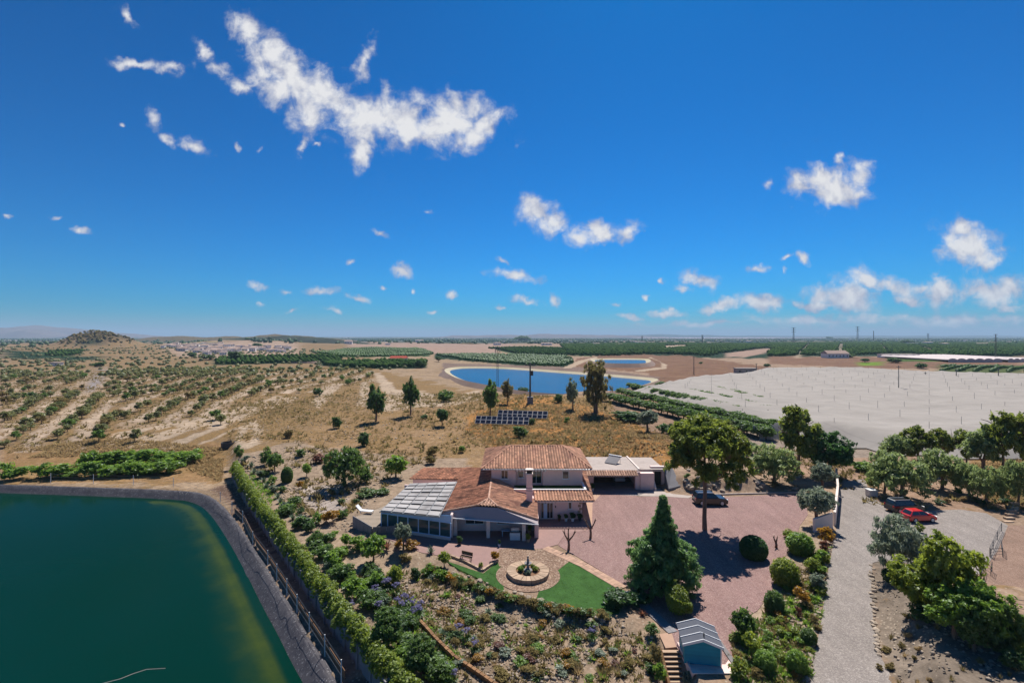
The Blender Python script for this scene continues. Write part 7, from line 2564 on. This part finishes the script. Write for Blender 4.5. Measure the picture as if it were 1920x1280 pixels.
plant('large', 'citrus_tree', 'low bright green tree between the taller two', 'tree', 1790, 1196, 1092, 122, 'bright')
plant('shrub', 'dark_bush', 'very dark bush at the foot of the silvery olive', 'bush', 1668, 1100, 1050, 34, 'deep')
plant('shrub', 'green_bush', 'green bush at the far right edge of the dark bank', 'bush', 1915, 1242, 1160, 44, 'bright')
plant('shrub', 'dark_bush', 'dark bush added to the shade above the bank', 'bush', 1730, 1178, 1120, 60, 'dark')  # dark bushes added to deepen the tree shade on the bank
plant('shrub', 'dark_bush', 'dark bush added to the shade by the right end of the clump', 'bush', 1880, 1238, 1170, 56, 'dark')
plant('large', 'citrus_tree', 'mid-green tree filling the gap behind the right end of the clump', 'tree', 1893, 1226, 1128, 84, 'green')
plant('large', 'citrus_tree', 'dark green tree low at the front of the shaded bank', 'tree', 1826, 1222, 1140, 84, 'green')
plant('shrub', 'dark_bush', 'dark bush spilling down the bank at the frame edge', 'bush', 1905, 1268, 1208, 60, 'dark')
# the border between yard and drive
plant('ball', 'green_bush', 'yellow-green round bush at the upper end of the drive border', 'bush', 1500, 1048, 990, 56, 'bright')
plant('ball', 'green_bush', 'largest yellow-green round bush on the drive border', 'bush', 1472, 1108, 1036, 58, 'lime')
plant('shrub', 'green_bush', 'small yellow bush at the tip of the drive border', 'bush', 1478, 1012, 988, 24, 'lime')
plant('ball', 'green_bush', 'grey-green bush below the largest round bush', 'bush', 1452, 1158, 1098, 40, 'green')
plant('loose', 'orange_shrub', 'orange-yellow flowering shrub in the drive border', 'shrub', 1502, 1142, 1096, 38, 'orange')
plant('shrub', 'green_bush', 'silvery small bush close to the drive edge', 'bush', 1534, 1116, 1072, 36, 'olive')
plant('loose', 'orange_shrub', 'rusty shrub at the foot of the gate wall', 'shrub', 1548, 1022, 984, 36, 'orange')
plant('loose', 'pink_shrub', 'small reddish shrub beside the gate wall', 'shrub', 1545, 1036, 1010, 20, 'red')
plant('ball', 'green_bush', 'dark green round bush near the drive in the lower border', 'bush', 1516, 1214, 1172, 34, 'green')
plant('ball', 'green_bush', 'tall green bush at the bottom of the drive border', 'bush', 1494, 1272, 1210, 44, 'bright')
plant('fruit', 'fig_tree', 'green leafy small tree behind the garden shed', 'tree', 1394, 1200, 1142, 42, 'green')
plant('loose', 'yellow_shrub', 'yellow-green shrub beside the small tree by the shed', 'shrub', 1412, 1245, 1180, 44, 'lime')
plant('ball', 'green_bush', 'dense green bush right of the shed terrace', 'bush', 1434, 1268, 1212, 46, 'bright')
plant('loose', 'yellow_shrub', 'yellow-green shrub at the bottom right of the shed', 'shrub', 1388, 1280, 1232, 40, 'lime')
plant('shrub', 'yellow_shrub', 'yellow-green shrub in the middle of the drive border', 'shrub', 1524, 1075, 1042, 32, 'lime')
plant('loose', 'green_shrub', 'green shrub low by the drive edge in the border', 'shrub', 1538, 1060, 1026, 28, 'bright')
plant('loose', 'red_shrub', 'dark red shrub in the drive border', 'shrub', 1496, 1160, 1136, 18, 'red')
plant('fruit', 'grey_shrub', 'pale grey-green shrub in front of the cistern lid', 'shrub', 1296, 1290, 1256, 32, 'olive')
# hill behind the house
for (bx, by, ty, w_, k_, lf, lab) in (
    (705, 790, 727, 34, 'slim', 'dark', 'dark slim tree on the slope, left of a pair with long shadows'),
    (770, 778, 711, 28, 'slim', 'dark', 'taller dark slim tree, right of a pair with long shadows'),
    (829, 798, 762, 22, 'fruit', 'dark', 'round-topped small tree with clear trunk on the dry slope'),
    (834, 755, 724, 30, 'shrub', 'green', 'broad green bush at the end of the pale track'),
    (919, 780, 717, 26, 'slim', 'green', 'thin-stemmed tree left of the solar panels'),
    (952, 757, 713, 20, 'slim', 'gum', 'thin sparse tree behind the solar panels'),
    (1074, 768, 712, 24, 'slim', 'olive', 'small grey tree left of the great gum tree'),
    (1117, 776, 680, 52, 'gum', 'gum', 'great brown-green gum tree beside the blue reservoir'),
    (1213, 812, 765, 44, 'olive', 'olive', 'silvery olive tree at the edge of the orange grass'),
    (682, 838, 808, 24, 'shrub', 'dark', 'dark round bush on the stony slope above the pepper tree'),
    (631, 804, 779, 20, 'shrub', 'dark', 'dark low bush in the middle of the dry slope'),
    (596, 743, 722, 16, 'shrub', 'dark', 'small dark bush between the pale tracks'),
    (541, 822, 804, 20, 'shrub', 'scrub', 'grey-green low bush by the ploughed ground'),
    (975, 822, 797, 30, 'shrub', 'green', 'green bush in front of the solar panels'),
    (997, 797, 783, 14, 'shrub', 'dark', 'small dark bush at the corner of the solar panels'),
    (1047, 756, 737, 18, 'shrub', 'dark', 'dark bush on the crest before the reservoir'),
    (981, 738, 722, 18, 'shrub', 'dark', 'dark bush at the water edge behind the transformer pole'),
    (1062, 796, 780, 12, 'loose', 'green', 'small upright bush on the orange grass'),
    (1180, 792, 768, 60, 'shrub', 'dark', 'dark bushes under the silvery olive'),
    (1248, 815, 786, 30, 'shrub', 'dark', 'dark bush right of the silvery olive'),
    (795, 786, 774, 14, 'shrub', 'dark', 'small dark bush left of the round-topped tree'),
    (648, 912, 834, 70, 'pepper', 'green', 'large drooping green tree above the conservatory'),
    (686, 908, 878, 24, 'shrub', 'green', 'round green bush at the foot of the large drooping tree'),
    (742, 896, 850, 42, 'fruit', 'bright', 'round citrus tree behind the white conservatory roof'),
    (538, 906, 874, 21, 'dome', 'green', 'small clipped upright bush in the upper garden'),
    (500, 873, 836, 26, 'loose', 'green', 'green bush near the top of the hedge'),
    (515, 884, 846, 30, 'fruit', 'green', 'grey-green small tree near the top of the hedge'),
    (564, 858, 840, 20, 'shrub', 'green', 'low grey-green bush in the upper garden'),
    (598, 870, 848, 25, 'shrub', 'red', 'red-brown rounded bush in the upper garden'),
    (575, 893, 868, 17, 'fruit', 'bright', 'tiny bright green tree in the upper garden'),
    (529, 924, 909, 16, 'shrub', 'green', 'small round green bush in the middle of the upper garden'),
    (446, 862, 832, 20, 'loose', 'green', 'leafy bush beside the dark tank'),
    (866, 848, 834, 12, 'fruit', 'bright', 'tiny tree on bare ground above the villa roof'),
    (813, 858, 834, 26, 'loose', 'scrub', 'brownish bush above the villa, upper of two'),
    (806, 872, 852, 22, 'loose', 'scrub', 'brownish bush above the villa, lower of two'),
):
    plant(k_, {'shrub': 'bush', 'loose': 'bush', 'dome': 'clipped_bush'}.get(k_, 'tree_small' if False else 'hill_tree'), lab, 'bush' if k_ in ('shrub', 'loose', 'dome') else 'tree', bx, by, ty, w_, lf)

# planting between hedge and house
mix = random.Random(21)
G2 = [
    (620, 985, 952, 34, 'loose', 'orange', 'orange flowering shrub behind the raised deck'),
    (640, 975, 950, 22, 'shrub', 'green', 'green bush right of the orange shrub'),
    (640, 946, 934, 16, 'shrub', 'green', 'small green bush above the orange shrub'),
    (669, 944, 932, 14, 'shrub', 'dark', 'small dark bush near the deck'),
    (622, 934, 914, 20, 'loose', 'scrub', 'pale grey bush below the large drooping tree'),
    (594, 936, 916, 20, 'tussock', 'dry', 'pale dry grass clump in the upper garden'),
    (563, 918, 898, 12, 'loose', 'orange', 'tiny orange bush in the upper garden'),
    (690, 935, 918, 40, 'loose', 'green', 'low spreading greenery at the back of the deck'),
    (716, 930, 916, 30, 'shrub', 'green', 'green ground cover beside the conservatory roof'),
    (756, 1030, 978, 34, 'olive', 'olive', 'silvery olive standing before the conservatory glass'),
    (724, 1035, 1008, 30, 'rosette', 'red', 'reddish spiky plant below the deck'),
    (772, 1034, 1010, 30, 'loose', 'orange', 'orange-yellow shrub before the conservatory'),
    (748, 1030, 1008, 20, 'loose', 'orange', 'rusty shrub below the silvery olive'),
    (758, 1060, 1034, 26, 'loose', 'scrub', 'tan shrub below the conservatory terrace'),
    (833, 1060, 1034, 22, 'fruit', 'lime', 'bright yellow-green small tree at the tip of the lawn'),
    (740, 1102, 1054, 30, 'shrub', 'lime', 'yellow-green upright shrub in the sloping garden'),
    (779, 1090, 1062, 20, 'shrub', 'dark', 'dark small bush in the sloping garden'),
    (808, 1042, 1016, 22, 'rosette', 'agave', 'spiky pale green plant by the terrace'),
    (928, 1052, 1032, 16, 'fruit', 'orange', 'small tree with tan foliage at the patio corner'),
    (902, 1068, 1052, 10, 'loose', 'lime', 'small plant in the patio corner bed'),
    (672, 1040, 1000, 44, 'loose', 'bright', 'light green leafy shrub below the deck skirt'),
    (700, 1055, 1002, 46, 'fruit', 'bright', 'broad light green shrub in front of the deck'),
    (650, 1030, 998, 26, 'loose', 'bright', 'light green shrub beside the hedge path'),
    (536, 970, 940, 34, 'shrub', 'green', 'dark green shrub along the hedge, uppermost large one'),
    (560, 995, 964, 28, 'loose', 'green', 'grey-green shrub along the hedge below it'),
    (580, 1000, 974, 22, 'shrub', 'dark', 'dark round shrub along the hedge path'),
    (592, 1025, 994, 32, 'loose', 'green', 'broad green shrub halfway down the hedge'),
    (605, 1052, 1014, 36, 'shrub', 'green', 'dense green shrub halfway down the hedge'),
    (622, 1080, 1030, 40, 'loose', 'bright', 'pale green shrub in the thick of the hedge planting'),
    (640, 1095, 1046, 44, 'shrub', 'green', 'large green shrub in the thick of the hedge planting'),
    (662, 1130, 1080, 46, 'loose', 'bright', 'bushy light green shrub in the hedge planting'),
    (690, 1150, 1100, 44, 'shrub', 'green', 'dark leafy shrub in the hedge planting'),
    (708, 1110, 1066, 32, 'loose', 'bright', 'small leafy tree on the sloping garden'),
    (728, 1212, 1142, 56, 'large', 'green', 'large dense citrus tree by the lower hedge'),
    (790, 1262, 1192, 60, 'large', 'green', 'large dark leafy bush by the lower hedge'),
    (820, 1290, 1230, 56, 'shrub', 'green', 'dark leafy bush at the bottom of the hedge planting'),
    (1222, 1195, 1166, 26, 'shrub', 'green', 'green bush left of the stair landing'),
    (1205, 1158, 1138, 22, 'rosette', 'red', 'rusty spiky plant by the shaded path'),
    (1230, 1262, 1200, 30, 'loose', 'scrub', 'dark straggly shrub left of the stairs'),
    (1236, 1285, 1240, 26, 'loose', 'bright', 'green shrub at the foot of the stairs'),
]
for (bx, by, ty, w_, k_, lf, lab) in G2:
    nm = {'shrub': 'garden_shrub', 'loose': 'garden_shrub', 'rosette': 'spiky_plant', 'tussock': 'grass_clump', 'fruit': 'small_tree', 'large': 'small_tree', 'olive': 'olive_tree'}[k_]
    plant(k_, nm, lab, {'garden_shrub': 'shrub', 'spiky_plant': 'plant', 'grass_clump': 'grass', 'small_tree': 'tree', 'olive_tree': 'tree'}[nm], bx, by, ty, w_, lf)
# grey-leaved shrubs in a line along the upper hedge
for i in range(13):
    f = i / 12
    bx, by = 462 + 98 * f + mix.uniform(-3, 3), 868 + 120 * f + mix.uniform(-3, 3)
    plant('rosette' if i % 3 else 'loose', 'hedge_side_shrub', 'grey-green shrub in the line beside the upper hedge', 'shrub', bx, by, by - 18, 20, 'agave' if i % 3 else 'olive', 'shrubs lining the upper hedge')
# agapanthus with purple heads
for (bx, by) in ((718, 1108), (728, 1106), (745, 1115), (700, 1122), (762, 1135), (770, 1145), (755, 1150), (785, 1158), (748, 1142), (776, 1162), (712, 1150), (790, 1150), (795, 1240), (808, 1258), (830, 1262), (862, 1192), (872, 1200), (888, 1222), (812, 1276), (850, 1278), (1110, 1200), (655, 1150), (780, 1225)):
    plant('agapanthus', 'agapanthus', 'clump of purple agapanthus in the sloping garden', 'flower', bx + mix.uniform(-3, 3), by, by - 24, 24, None, 'agapanthus clumps in the garden')
# dense green planting in the strip beside the hedge
strip = [(475, 885), (520, 905), (600, 985), (690, 1075), (770, 1165), (850, 1290), (800, 1290), (700, 1180), (610, 1060), (520, 950)]
n_ = 0
while n_ < 64:
    bx, by = mix.uniform(470, 850), mix.uniform(885, 1290)
    if not bool(in_poly(np.array([bx]), np.array([by]), strip)[0]):
        continue
    s_ = mix.uniform(18, 32) * (0.7 + 0.7 * (by - 885) / 400)
    lf = mix.choice(('green', 'green', 'bright', 'bright', 'dark', 'agave'))
    plant(mix.choice(('shrub', 'loose', 'shrub')), 'hedge_strip_shrub', {'green': 'mid-green shrub', 'bright': 'bright green shrub', 'dark': 'dark green shrub', 'agave': 'grey-green shrub'}[lf] + ' in the thick planting strip inside the long hedge', 'shrub', bx, by, by - s_ * 0.95, s_, lf, 'shrubs of the planting strip inside the hedge')
    n_ += 1
# small planting of the lower garden
kinds = [('loose', 'scrub', 'shrub'), ('tussock', 'dry', 'grass'), ('tussock', 'scrub', 'grass'), ('rosette', 'agave', 'plant'), ('loose', 'scrub', 'shrub'), ('shrub', 'green', 'shrub'), ('loose', 'olive', 'shrub'), ('loose', 'bright', 'shrub'), ('tussock', 'scrub', 'grass'), ('loose', 'red', 'shrub'), ('loose', 'orange', 'shrub'), ('rosette', 'bright', 'plant')]
words_ = {'agave': 'pale spiky plant in the lower stony garden', 'scrub': 'straggly olive-brown plant in the lower stony garden', 'dry': 'dry grass clump in the lower stony garden', 'green': 'small green shrub in the lower stony garden', 'olive': 'small grey shrub in the lower stony garden', 'bright': 'small bright green plant in the lower stony garden', 'red': 'small dark red plant in the lower stony garden', 'orange': 'small orange-tinted shrub in the lower stony garden'}
lowpoly = [(800, 1080), (860, 1090), (1000, 1150), (1160, 1165), (1235, 1210), (1240, 1282), (880, 1282), (790, 1160)]
placed = 0
names_ = {'rosette': 'spiky_plant', 'tussock': 'grass_clump', 'shrub': 'garden_shrub', 'loose': 'garden_shrub'}
while placed < 130:
    bx, by = mix.uniform(790, 1240), mix.uniform(1080, 1288)
    if not bool(in_poly(np.array([bx]), np.array([by]), lowpoly)[0]):
        continue
    k_, lf, cat_ = kinds[min(len(kinds) - 1, int(mix.random() ** 1.25 * len(kinds)))]
    s_ = mix.uniform(11, 26) * (0.8 + 0.4 * (by - 1080) / 200)
    plant(k_, names_[k_], words_[lf], cat_, bx, by, by - s_ * 0.8, s_, lf, words_[lf].split(' in the')[0] + 's of the lower garden')
    placed += 1
# rusty planting hanging over the lawn edge
for i in range(60):
    f = i / 59
    bx, by = 800 + 340 * f, 1072 + 88 * f + 14 * math.sin(3.1 * f)
    k_, lf = mix.choice((('loose', 'scrub'), ('tussock', 'dry'), ('loose', 'orange'), ('loose', 'scrub'), ('loose', 'green'), ('loose', 'bright'), ('tussock', 'scrub')))
    plant(k_, names_[k_], {'scrub': 'olive-brown', 'dry': 'straw-coloured', 'orange': 'rusty orange', 'green': 'mid-green', 'bright': 'bright green'}[lf] + {'l': ' shrub', 't': ' grass tuft'}[k_[0]] + ' hanging over the lower edge of the lawn', 'shrub', bx + mix.uniform(-5, 5), by + mix.uniform(-2, 12), by - 16, mix.uniform(16, 28), lf, 'tufts along the lower lawn edge')
# border along the drive
bpoly = [(1440, 1150), (1500, 1060), (1555, 1020), (1548, 1090), (1535, 1180), (1512, 1280), (1372, 1280), (1376, 1200)]
placed = 0
while placed < 95:
    bx, by = mix.uniform(1370, 1556), mix.uniform(1040, 1286)
    if not bool(in_poly(np.array([bx]), np.array([by]), bpoly)[0]):
        continue
    k_, lf = mix.choice((('loose', 'lime'), ('loose', 'bright'), ('loose', 'lime'), ('rosette', 'bright'), ('loose', 'scrub'), ('loose', 'orange'), ('loose', 'bright')))
    s_ = mix.uniform(14, 28)
    plant(k_, 'border_plant', {'lime': 'low yellow-green', 'bright': 'low bright green', 'scrub': 'low olive-brown', 'orange': 'low orange-tinted'}[lf] + {'r': ' spiky', 'l': ''}[k_[0]] + ' plant in the stony border along the drive', 'plant', bx, by, by - s_ * 0.9, s_, lf, 'low plants of the drive border')
    placed += 1
# rocky bank plants and bushes behind the yard
for i in range(26):
    bx, by = mix.uniform(1285, 1500), mix.uniform(868, 915)
    k_, lf = mix.choice((('loose', 'scrub'), ('loose', 'green'), ('tussock', 'dry'), ('loose', 'bright')))
    plant(k_, 'bank_plant', {'scrub': 'small olive-brown', 'green': 'small green', 'dry': 'small straw-coloured', 'bright': 'small bright green'}[lf] + ' plant among the rocks of the bank behind the yard', 'plant', bx, by, by - 14, mix.uniform(12, 22), lf, 'plants on the rocky bank')
# dark bank on the right: dry tufts
for i in range(70):
    bx, by = mix.uniform(1640, 1920), mix.uniform(1070, 1290)
    if by < 1060 + (bx - 1640) * 0.62:
        continue
    plant(mix.choice(('tussock', 'loose')), 'bank_tuft', 'dry tuft on the shaded bank beside the drive', 'grass', bx, by, by - 16, mix.uniform(14, 26), mix.choice(('dry', 'scrub')), 'dry tufts on the shaded bank')
# undergrowth under the right-hand trees
for i in range(34):
    bx, by = mix.uniform(1640, 1920), mix.uniform(890, 950)
    plant(mix.choice(('loose', 'shrub', 'tussock')), 'undergrowth_bush', 'low bush under the trees by the parking place', 'bush', bx, by, by - 14, mix.uniform(14, 26), mix.choice(('green', 'scrub', 'dry', 'dark')), 'low bushes under the bank trees')

# two rows of fig-like trees above the reservoir
ORD = 'first second third fourth fifth sixth seventh eighth ninth tenth eleventh twelfth thirteenth fourteenth fifteenth sixteenth seventeenth eighteenth nineteenth twentieth'.split() + ['twenty-' + w_ for w_ in 'first second third fourth fifth sixth seventh eighth ninth'.split()]
for r_, (ya, yb_, n_) in enumerate(((905, 893, 10), (884, 872, 8))):
    for i in range(n_):
        f = (i + 0.5) / n_
        bx = (-10 + 345 * f) if r_ == 0 else (150 + 215 * f)
        by = ya + (yb_ - ya) * f
        hh = 34 + mix.uniform(-6, 8)
        plant(mix.choice(('shrub', 'loose', 'shrub')), 'fig_tree', '%s leafy tree, counted from the hedge end, in the %s row above the green reservoir' % (ORD[n_ - 1 - i], ('front', 'back')[r_]), 'tree', bx + mix.uniform(-5, 5), by, by - hh, 58 + mix.uniform(-8, 12), 'bright', 'green trees above the reservoir')
# crop rows running away between yard and net
for r_ in range(5):
    k_ = 0
    for i in range(26):
        f = i / 25
        bx = 1150 + 300 * f + r_ * 22 - 10 + mix.uniform(-4, 4)
        by = 752 + 72 * f - r_ * 11 + 4 * f * r_ * 0.4
        if by < 728 or bx > 1450:
            continue
        plant('fruit', 'crop_tree', '%s tree from the reservoir end of the %s crop row beside the great net' % (ORD[k_], ('nearest', 'second', 'middle', 'fourth', 'farthest')[r_]), 'tree', bx, by, by - (14 + 14 * (by - 730) / 90), 22 + 17 * (by - 730) / 90, 'green', 'crop rows beside the net')
        k_ += 1
# dark bushes along the foot of the crop rows
for i in range(9):
    plant('shrub', 'bush', '%s dark bush from the silvery olive along the crop track' % ORD[i], 'bush', 1260 + 18 * i, 822 + 4 * i + mix.uniform(-3, 3), 800 + 3 * i, 30, 'dark', 'dark bushes along the crop track')

# ------------------------------------------------------------------ almond fields on the left: rows fan out over the slope
cand = []
rngA = np.random.default_rng(31)
def almond_rows(poly, ang, rowm, stepm, keep, jit):
    ps = [P(x, y) for x, y in poly]
    pw = [(p.x, p.y) for p in ps]
    cxm = sum(p[0] for p in pw) / len(pw)
    cym = sum(p[1] for p in pw) / len(pw)
    Rr = 260
    ca, sa = math.cos(ang), math.sin(ang)
    for u in np.arange(-Rr, Rr, rowm):
        for v in np.arange(-Rr, Rr, stepm):
            uu, vv = u + rngA.normal(0, jit * .5), v + rngA.normal(0, jit)
            x, y = cxm + ca * uu - sa * vv, cym + sa * uu + ca * vv
            if rngA.random() < keep and bool(in_poly(np.array([x]), np.array([y]), pw)[0]):
                cand.append((x, y))
for f_ in FIELDS:
    almond_rows(*f_)
cand = [(x, y) for x, y in cand if not (abs(pix(x, y, 0)[0] - (176 + (730 - pix(x, y, 0)[1]) * 0.45)) < 12 and 688 < pix(x, y, 0)[1] < 736)]
vis_ = sorted(cand, key=lambda p: p[1])
vis_ = [p for p in vis_ if -30 < pix(p[0], p[1], 0)[0] < 1950]
near_, rest_ = vis_[:300], vis_[300:]
for (x, y) in near_:
    z = float(H(x, y))
    s_ = random.uniform(1.9, 3.5)
    lf = random.choice(('almond', 'almond', 'green', 'scrub')) if random.random() < .5 else 'almond'
    zone = 'nearest field rows' if y < 130 else ('middle field rows' if y < 175 else 'far field rows')
    zone += ' towards the villa' if x > -0.62 * y else ' towards the far hill'
    put_plant('almond%d' % random.randrange(3), 'almond_tree', {'almond': 'small olive-brown', 'green': 'small greener', 'scrub': 'small withered straw-brown'}[lf] + ' almond tree in the ' + zone, 'tree', (x, y, z - .05), s_ * random.uniform(.9, 1.25), s_, lf, 'almond trees in the dry field')
if rest_:
    Vs, Fs, Ts = [], [], []
    nb_ = 0
    rest_ = rest_[:700]
    for (x, y) in rest_:
        z = float(H(x, y))
        s_ = random.uniform(2.0, 3.4)
        rng = np.random.default_rng(int(abs(x * 13 + y * 7)))
        V, F, T = leaf_cloud([(x, y, z + s_ * .62, s_ * .5, s_ * .5, s_ * .4)], 60, s_ * 0.16, rng, shell=0.2)
        Vs.append(V); Fs.append(F + nb_); Ts.append(T)
        nb_ += len(V)
    tag(link_mesh('almond_orchard', np_mesh('almond_orchard', np.vstack(Vs), np.vstack(Fs), np.concatenate(Ts)), mat=L['almond']), 'farther rows of sparse almond trees on the dry slope', kind='stuff')

# ------------------------------------------------------------------ ground cover: dry tussocks and stones
def scatter_points(poly, n, seed, thin=None):
    """points over the ground seen inside a photograph polygon, even on the ground"""
    rng = np.random.default_rng(seed)
    ps = [P(x, y) for x, y in poly]
    pw = [(p.x, p.y) for p in ps]
    x0, x1 = min(p[0] for p in pw), max(p[0] for p in pw)
    y0, y1 = min(p[1] for p in pw), max(p[1] for p in pw)
    out = np.zeros((0, 2))
    while len(out) < n:
        q = np.stack([rng.uniform(x0, x1, n * 2), rng.uniform(y0, y1, n * 2)], -1)
        m = in_poly(q[:, 0], q[:, 1], pw)
        m &= fbm(q[:, 0] / 9 + seed, q[:, 1] / 9, 3) > (0.40 if thin is None else thin)
        out = np.vstack([out, q[m]])
    return out[:n]


def tussocks(name, label, polys, leafk, smin, smax, seed, blades=7):
    rng = np.random.default_rng(seed)
    pts = np.vstack([scatter_points(p, n, seed + i, th) for i, (p, n, th) in enumerate(polys)])
    n = len(pts)
    z = H(pts[:, 0], pts[:, 1])
    s = rng.uniform(smin, smax, n) * (0.6 + 0.8 * rng.random(n) ** 2)
    a = rng.uniform(0, 6.28, (n, blades))
    lean = rng.uniform(0.15, 0.75, (n, blades))
    rr_ = rng.uniform(0.0, 0.35, (n, blades))
    wd = 0.16
    bx = pts[:, 0:1] + rr_ * s[:, None] * np.cos(a)
    by = pts[:, 1:2] + rr_ * s[:, None] * np.sin(a)
    h = s[:, None] * rng.uniform(0.5, 1.0, (n, blades)) * 0.75
    sxv, syv = -np.sin(a) * s[:, None] * wd, np.cos(a) * s[:, None] * wd
    zz = np.broadcast_to(z[:, None] - 0.03, bx.shape)
    v0 = np.stack([bx - sxv, by - syv, zz], -1)
    v1 = np.stack([bx + sxv, by + syv, zz], -1)
    v2 = np.stack([bx + np.cos(a) * lean * s[:, None], by + np.sin(a) * lean * s[:, None], zz + h], -1)
    V = np.stack([v0, v1, v2], 2).reshape(-1, 3)
    F = np.arange(len(V)).reshape(-1, 3)
    T = np.repeat(np.clip(np.repeat(rng.normal(0.5, 0.25, n), blades) + rng.normal(0, .12, n * blades), 0, 1), 3)
    tag(link_mesh(name, np_mesh(name, V, F, T), mat=L[leafk]), label, kind='stuff')


HILL = [(430, 760), (700, 735), (900, 738), (1130, 750), (1270, 820), (1290, 872), (900, 838), (760, 880), (560, 830), (420, 835)]
ORG = [(870, 815), (900, 775), (1040, 760), (1140, 782), (1270, 825), (1300, 870), (1250, 880), (1110, 858), (1000, 840), (930, 836)]
tussocks('dry_grass', 'dry yellow grass covering the hill and field margins', [(HILL, 7000, .42), (ORG, 4200, .36), ([(0, 845), (210, 820), (420, 840), (415, 905), (300, 850), (0, 860)], 2600, .4), ([(0, 700), (430, 690), (700, 690), (700, 735), (430, 800), (200, 840), (0, 850)], 9000, .42), ([(1820, 870), (1930, 860), (1930, 955), (1850, 940)], 700, .3)], 'dry', 0.45, 0.95, 41)
tussocks('scrub_cover', 'low olive-brown scrub scattered over the hill', [(HILL, 2000, .5), (ORG, 500, .5), ([(430, 880), (560, 835), (700, 850), (760, 890), (650, 1000), (560, 960)], 380, .5), ([(0, 700), (430, 690), (700, 690), (700, 735), (430, 800), (200, 840), (0, 850)], 4200, .45), ([(1440, 840), (1920, 880), (1920, 960), (1640, 950)], 500, .4)], 'scrub', 0.6, 1.3, 43, 9)
tussocks('garden_ground_cover', 'low mixed ground cover in the lower garden', [([(640, 1080), (800, 1070), (1000, 1150), (1160, 1165), (1240, 1200), (1240, 1290), (850, 1290)], 1100, .38), ([(1376, 1190), (1440, 1150), (1500, 1060), (1555, 1020), (1540, 1150), (1512, 1288), (1372, 1288)], 700, .35)], 'scrub', 0.25, 0.6, 45, 8)
tussocks('garden_ground_cover', 'low green leaves between the garden shrubs', [([(470, 880), (600, 1000), (720, 1080), (820, 1160), (900, 1290), (760, 1290), (620, 1090), (470, 900)], 900, .42), ([(640, 1080), (800, 1070), (1000, 1150), (1160, 1165), (1240, 1200), (1240, 1290), (850, 1290)], 300, .45), ([(1376, 1190), (1440, 1150), (1500, 1060), (1555, 1020), (1540, 1150), (1512, 1288), (1372, 1288)], 900, .35)], 'bright', 0.25, 0.55, 47, 8)


tussocks('lawn_grass', 'short blades of grass over the lawns', [([(1044, 1064), (1068, 1053), (1110, 1072), (1150, 1100), (1180, 1110), (1162, 1152), (1110, 1158), (1055, 1150), (1000, 1142), (1010, 1110)], 5200, .1), ([(836, 1052), (850, 1056), (906, 1075), (932, 1055), (942, 1057), (945, 1110), (950, 1116), (905, 1091), (862, 1070)], 2200, .1)], 'turfgrass', 0.09, 0.17, 61, 6)


def stones(name, label, polys, smin, smax, seed):
    rng = np.random.default_rng(seed)
    pts = np.vstack([scatter_points(p, n, seed + i, th) for i, (p, n, th) in enumerate(polys)])
    n = len(pts)
    z = H(pts[:, 0], pts[:, 1])
    s = rng.uniform(smin, smax, n) * (0.5 + rng.random(n) ** 2)
    base = np.array([(1, 0, 0), (0, 1, 0), (-1, 0, 0), (0, -1, 0), (0, 0, .7), (0, 0, -.5)]) * 0.5
    V = base[None] * (s[:, None, None] * rng.uniform(.6, 1.3, (n, 6, 1)))
    ang = rng.uniform(0, 6.28, n)
    c_, s2 = np.cos(ang)[:, None], np.sin(ang)[:, None]
    x = V[..., 0] * c_ - V[..., 1] * s2 + pts[:, 0:1]
    y = V[..., 0] * s2 + V[..., 1] * c_ + pts[:, 1:2]
    V = np.stack([x, y, V[..., 2] + z[:, None] + 0.02], -1).reshape(-1, 3)
    f = np.array([(0, 1, 4), (1, 2, 4), (2, 3, 4), (3, 0, 4), (1, 0, 5), (2, 1, 5), (3, 2, 5), (0, 3, 5)])
    F = (np.arange(n)[:, None, None] * 6 + f[None]).reshape(-1, 3)
    tag(link_mesh(name, np_mesh(name, V, F, np.repeat(rng.random(n), 6)), mat=M['rock']), label, kind='stuff')


stones('loose_stones', 'loose pale stones on the dry hill', [(HILL, 3500, .42), ([(430, 880), (560, 835), (700, 850), (760, 890), (650, 1000), (560, 960)], 1500, .3)], 0.2, 0.6, 51)
stones('loose_stones', 'pale pebbles and stones of the garden beds', [([(640, 1080), (800, 1070), (1000, 1150), (1160, 1165), (1240, 1200), (1240, 1290), (850, 1290)], 3500, .3), ([(1376, 1190), (1440, 1150), (1500, 1060), (1555, 1020), (1540, 1150), (1512, 1288), (1372, 1288)], 1200, .3), ([(1640, 1070), (1700, 1110), (1920, 1240), (1920, 1290), (1690, 1290)], 350, .3)], 0.12, 0.4, 53)

# ------------------------------------------------------------------ haze
hz, t, b = new_mat('haze')
t.n.remove(b)
out = [n for n in t.n if n.type == 'OUTPUT_MATERIAL'][0]
pv = t.node('ShaderNodeVolumePrincipled')
pv.inputs['Color'].default_value = (0.55, 0.78, 1.0, 1)
pv.inputs['Density'].default_value = HAZE_D
pv.inputs['Anisotropy'].default_value = 0.0
t.l.new(pv.outputs[0], out.inputs['Volume'])
hb = MB().box(-47000, 47000, -3200, 47000, -40, 370).build('haze', hz)
tag(hb, 'thin pale blue haze over the whole landscape', kind='stuff')
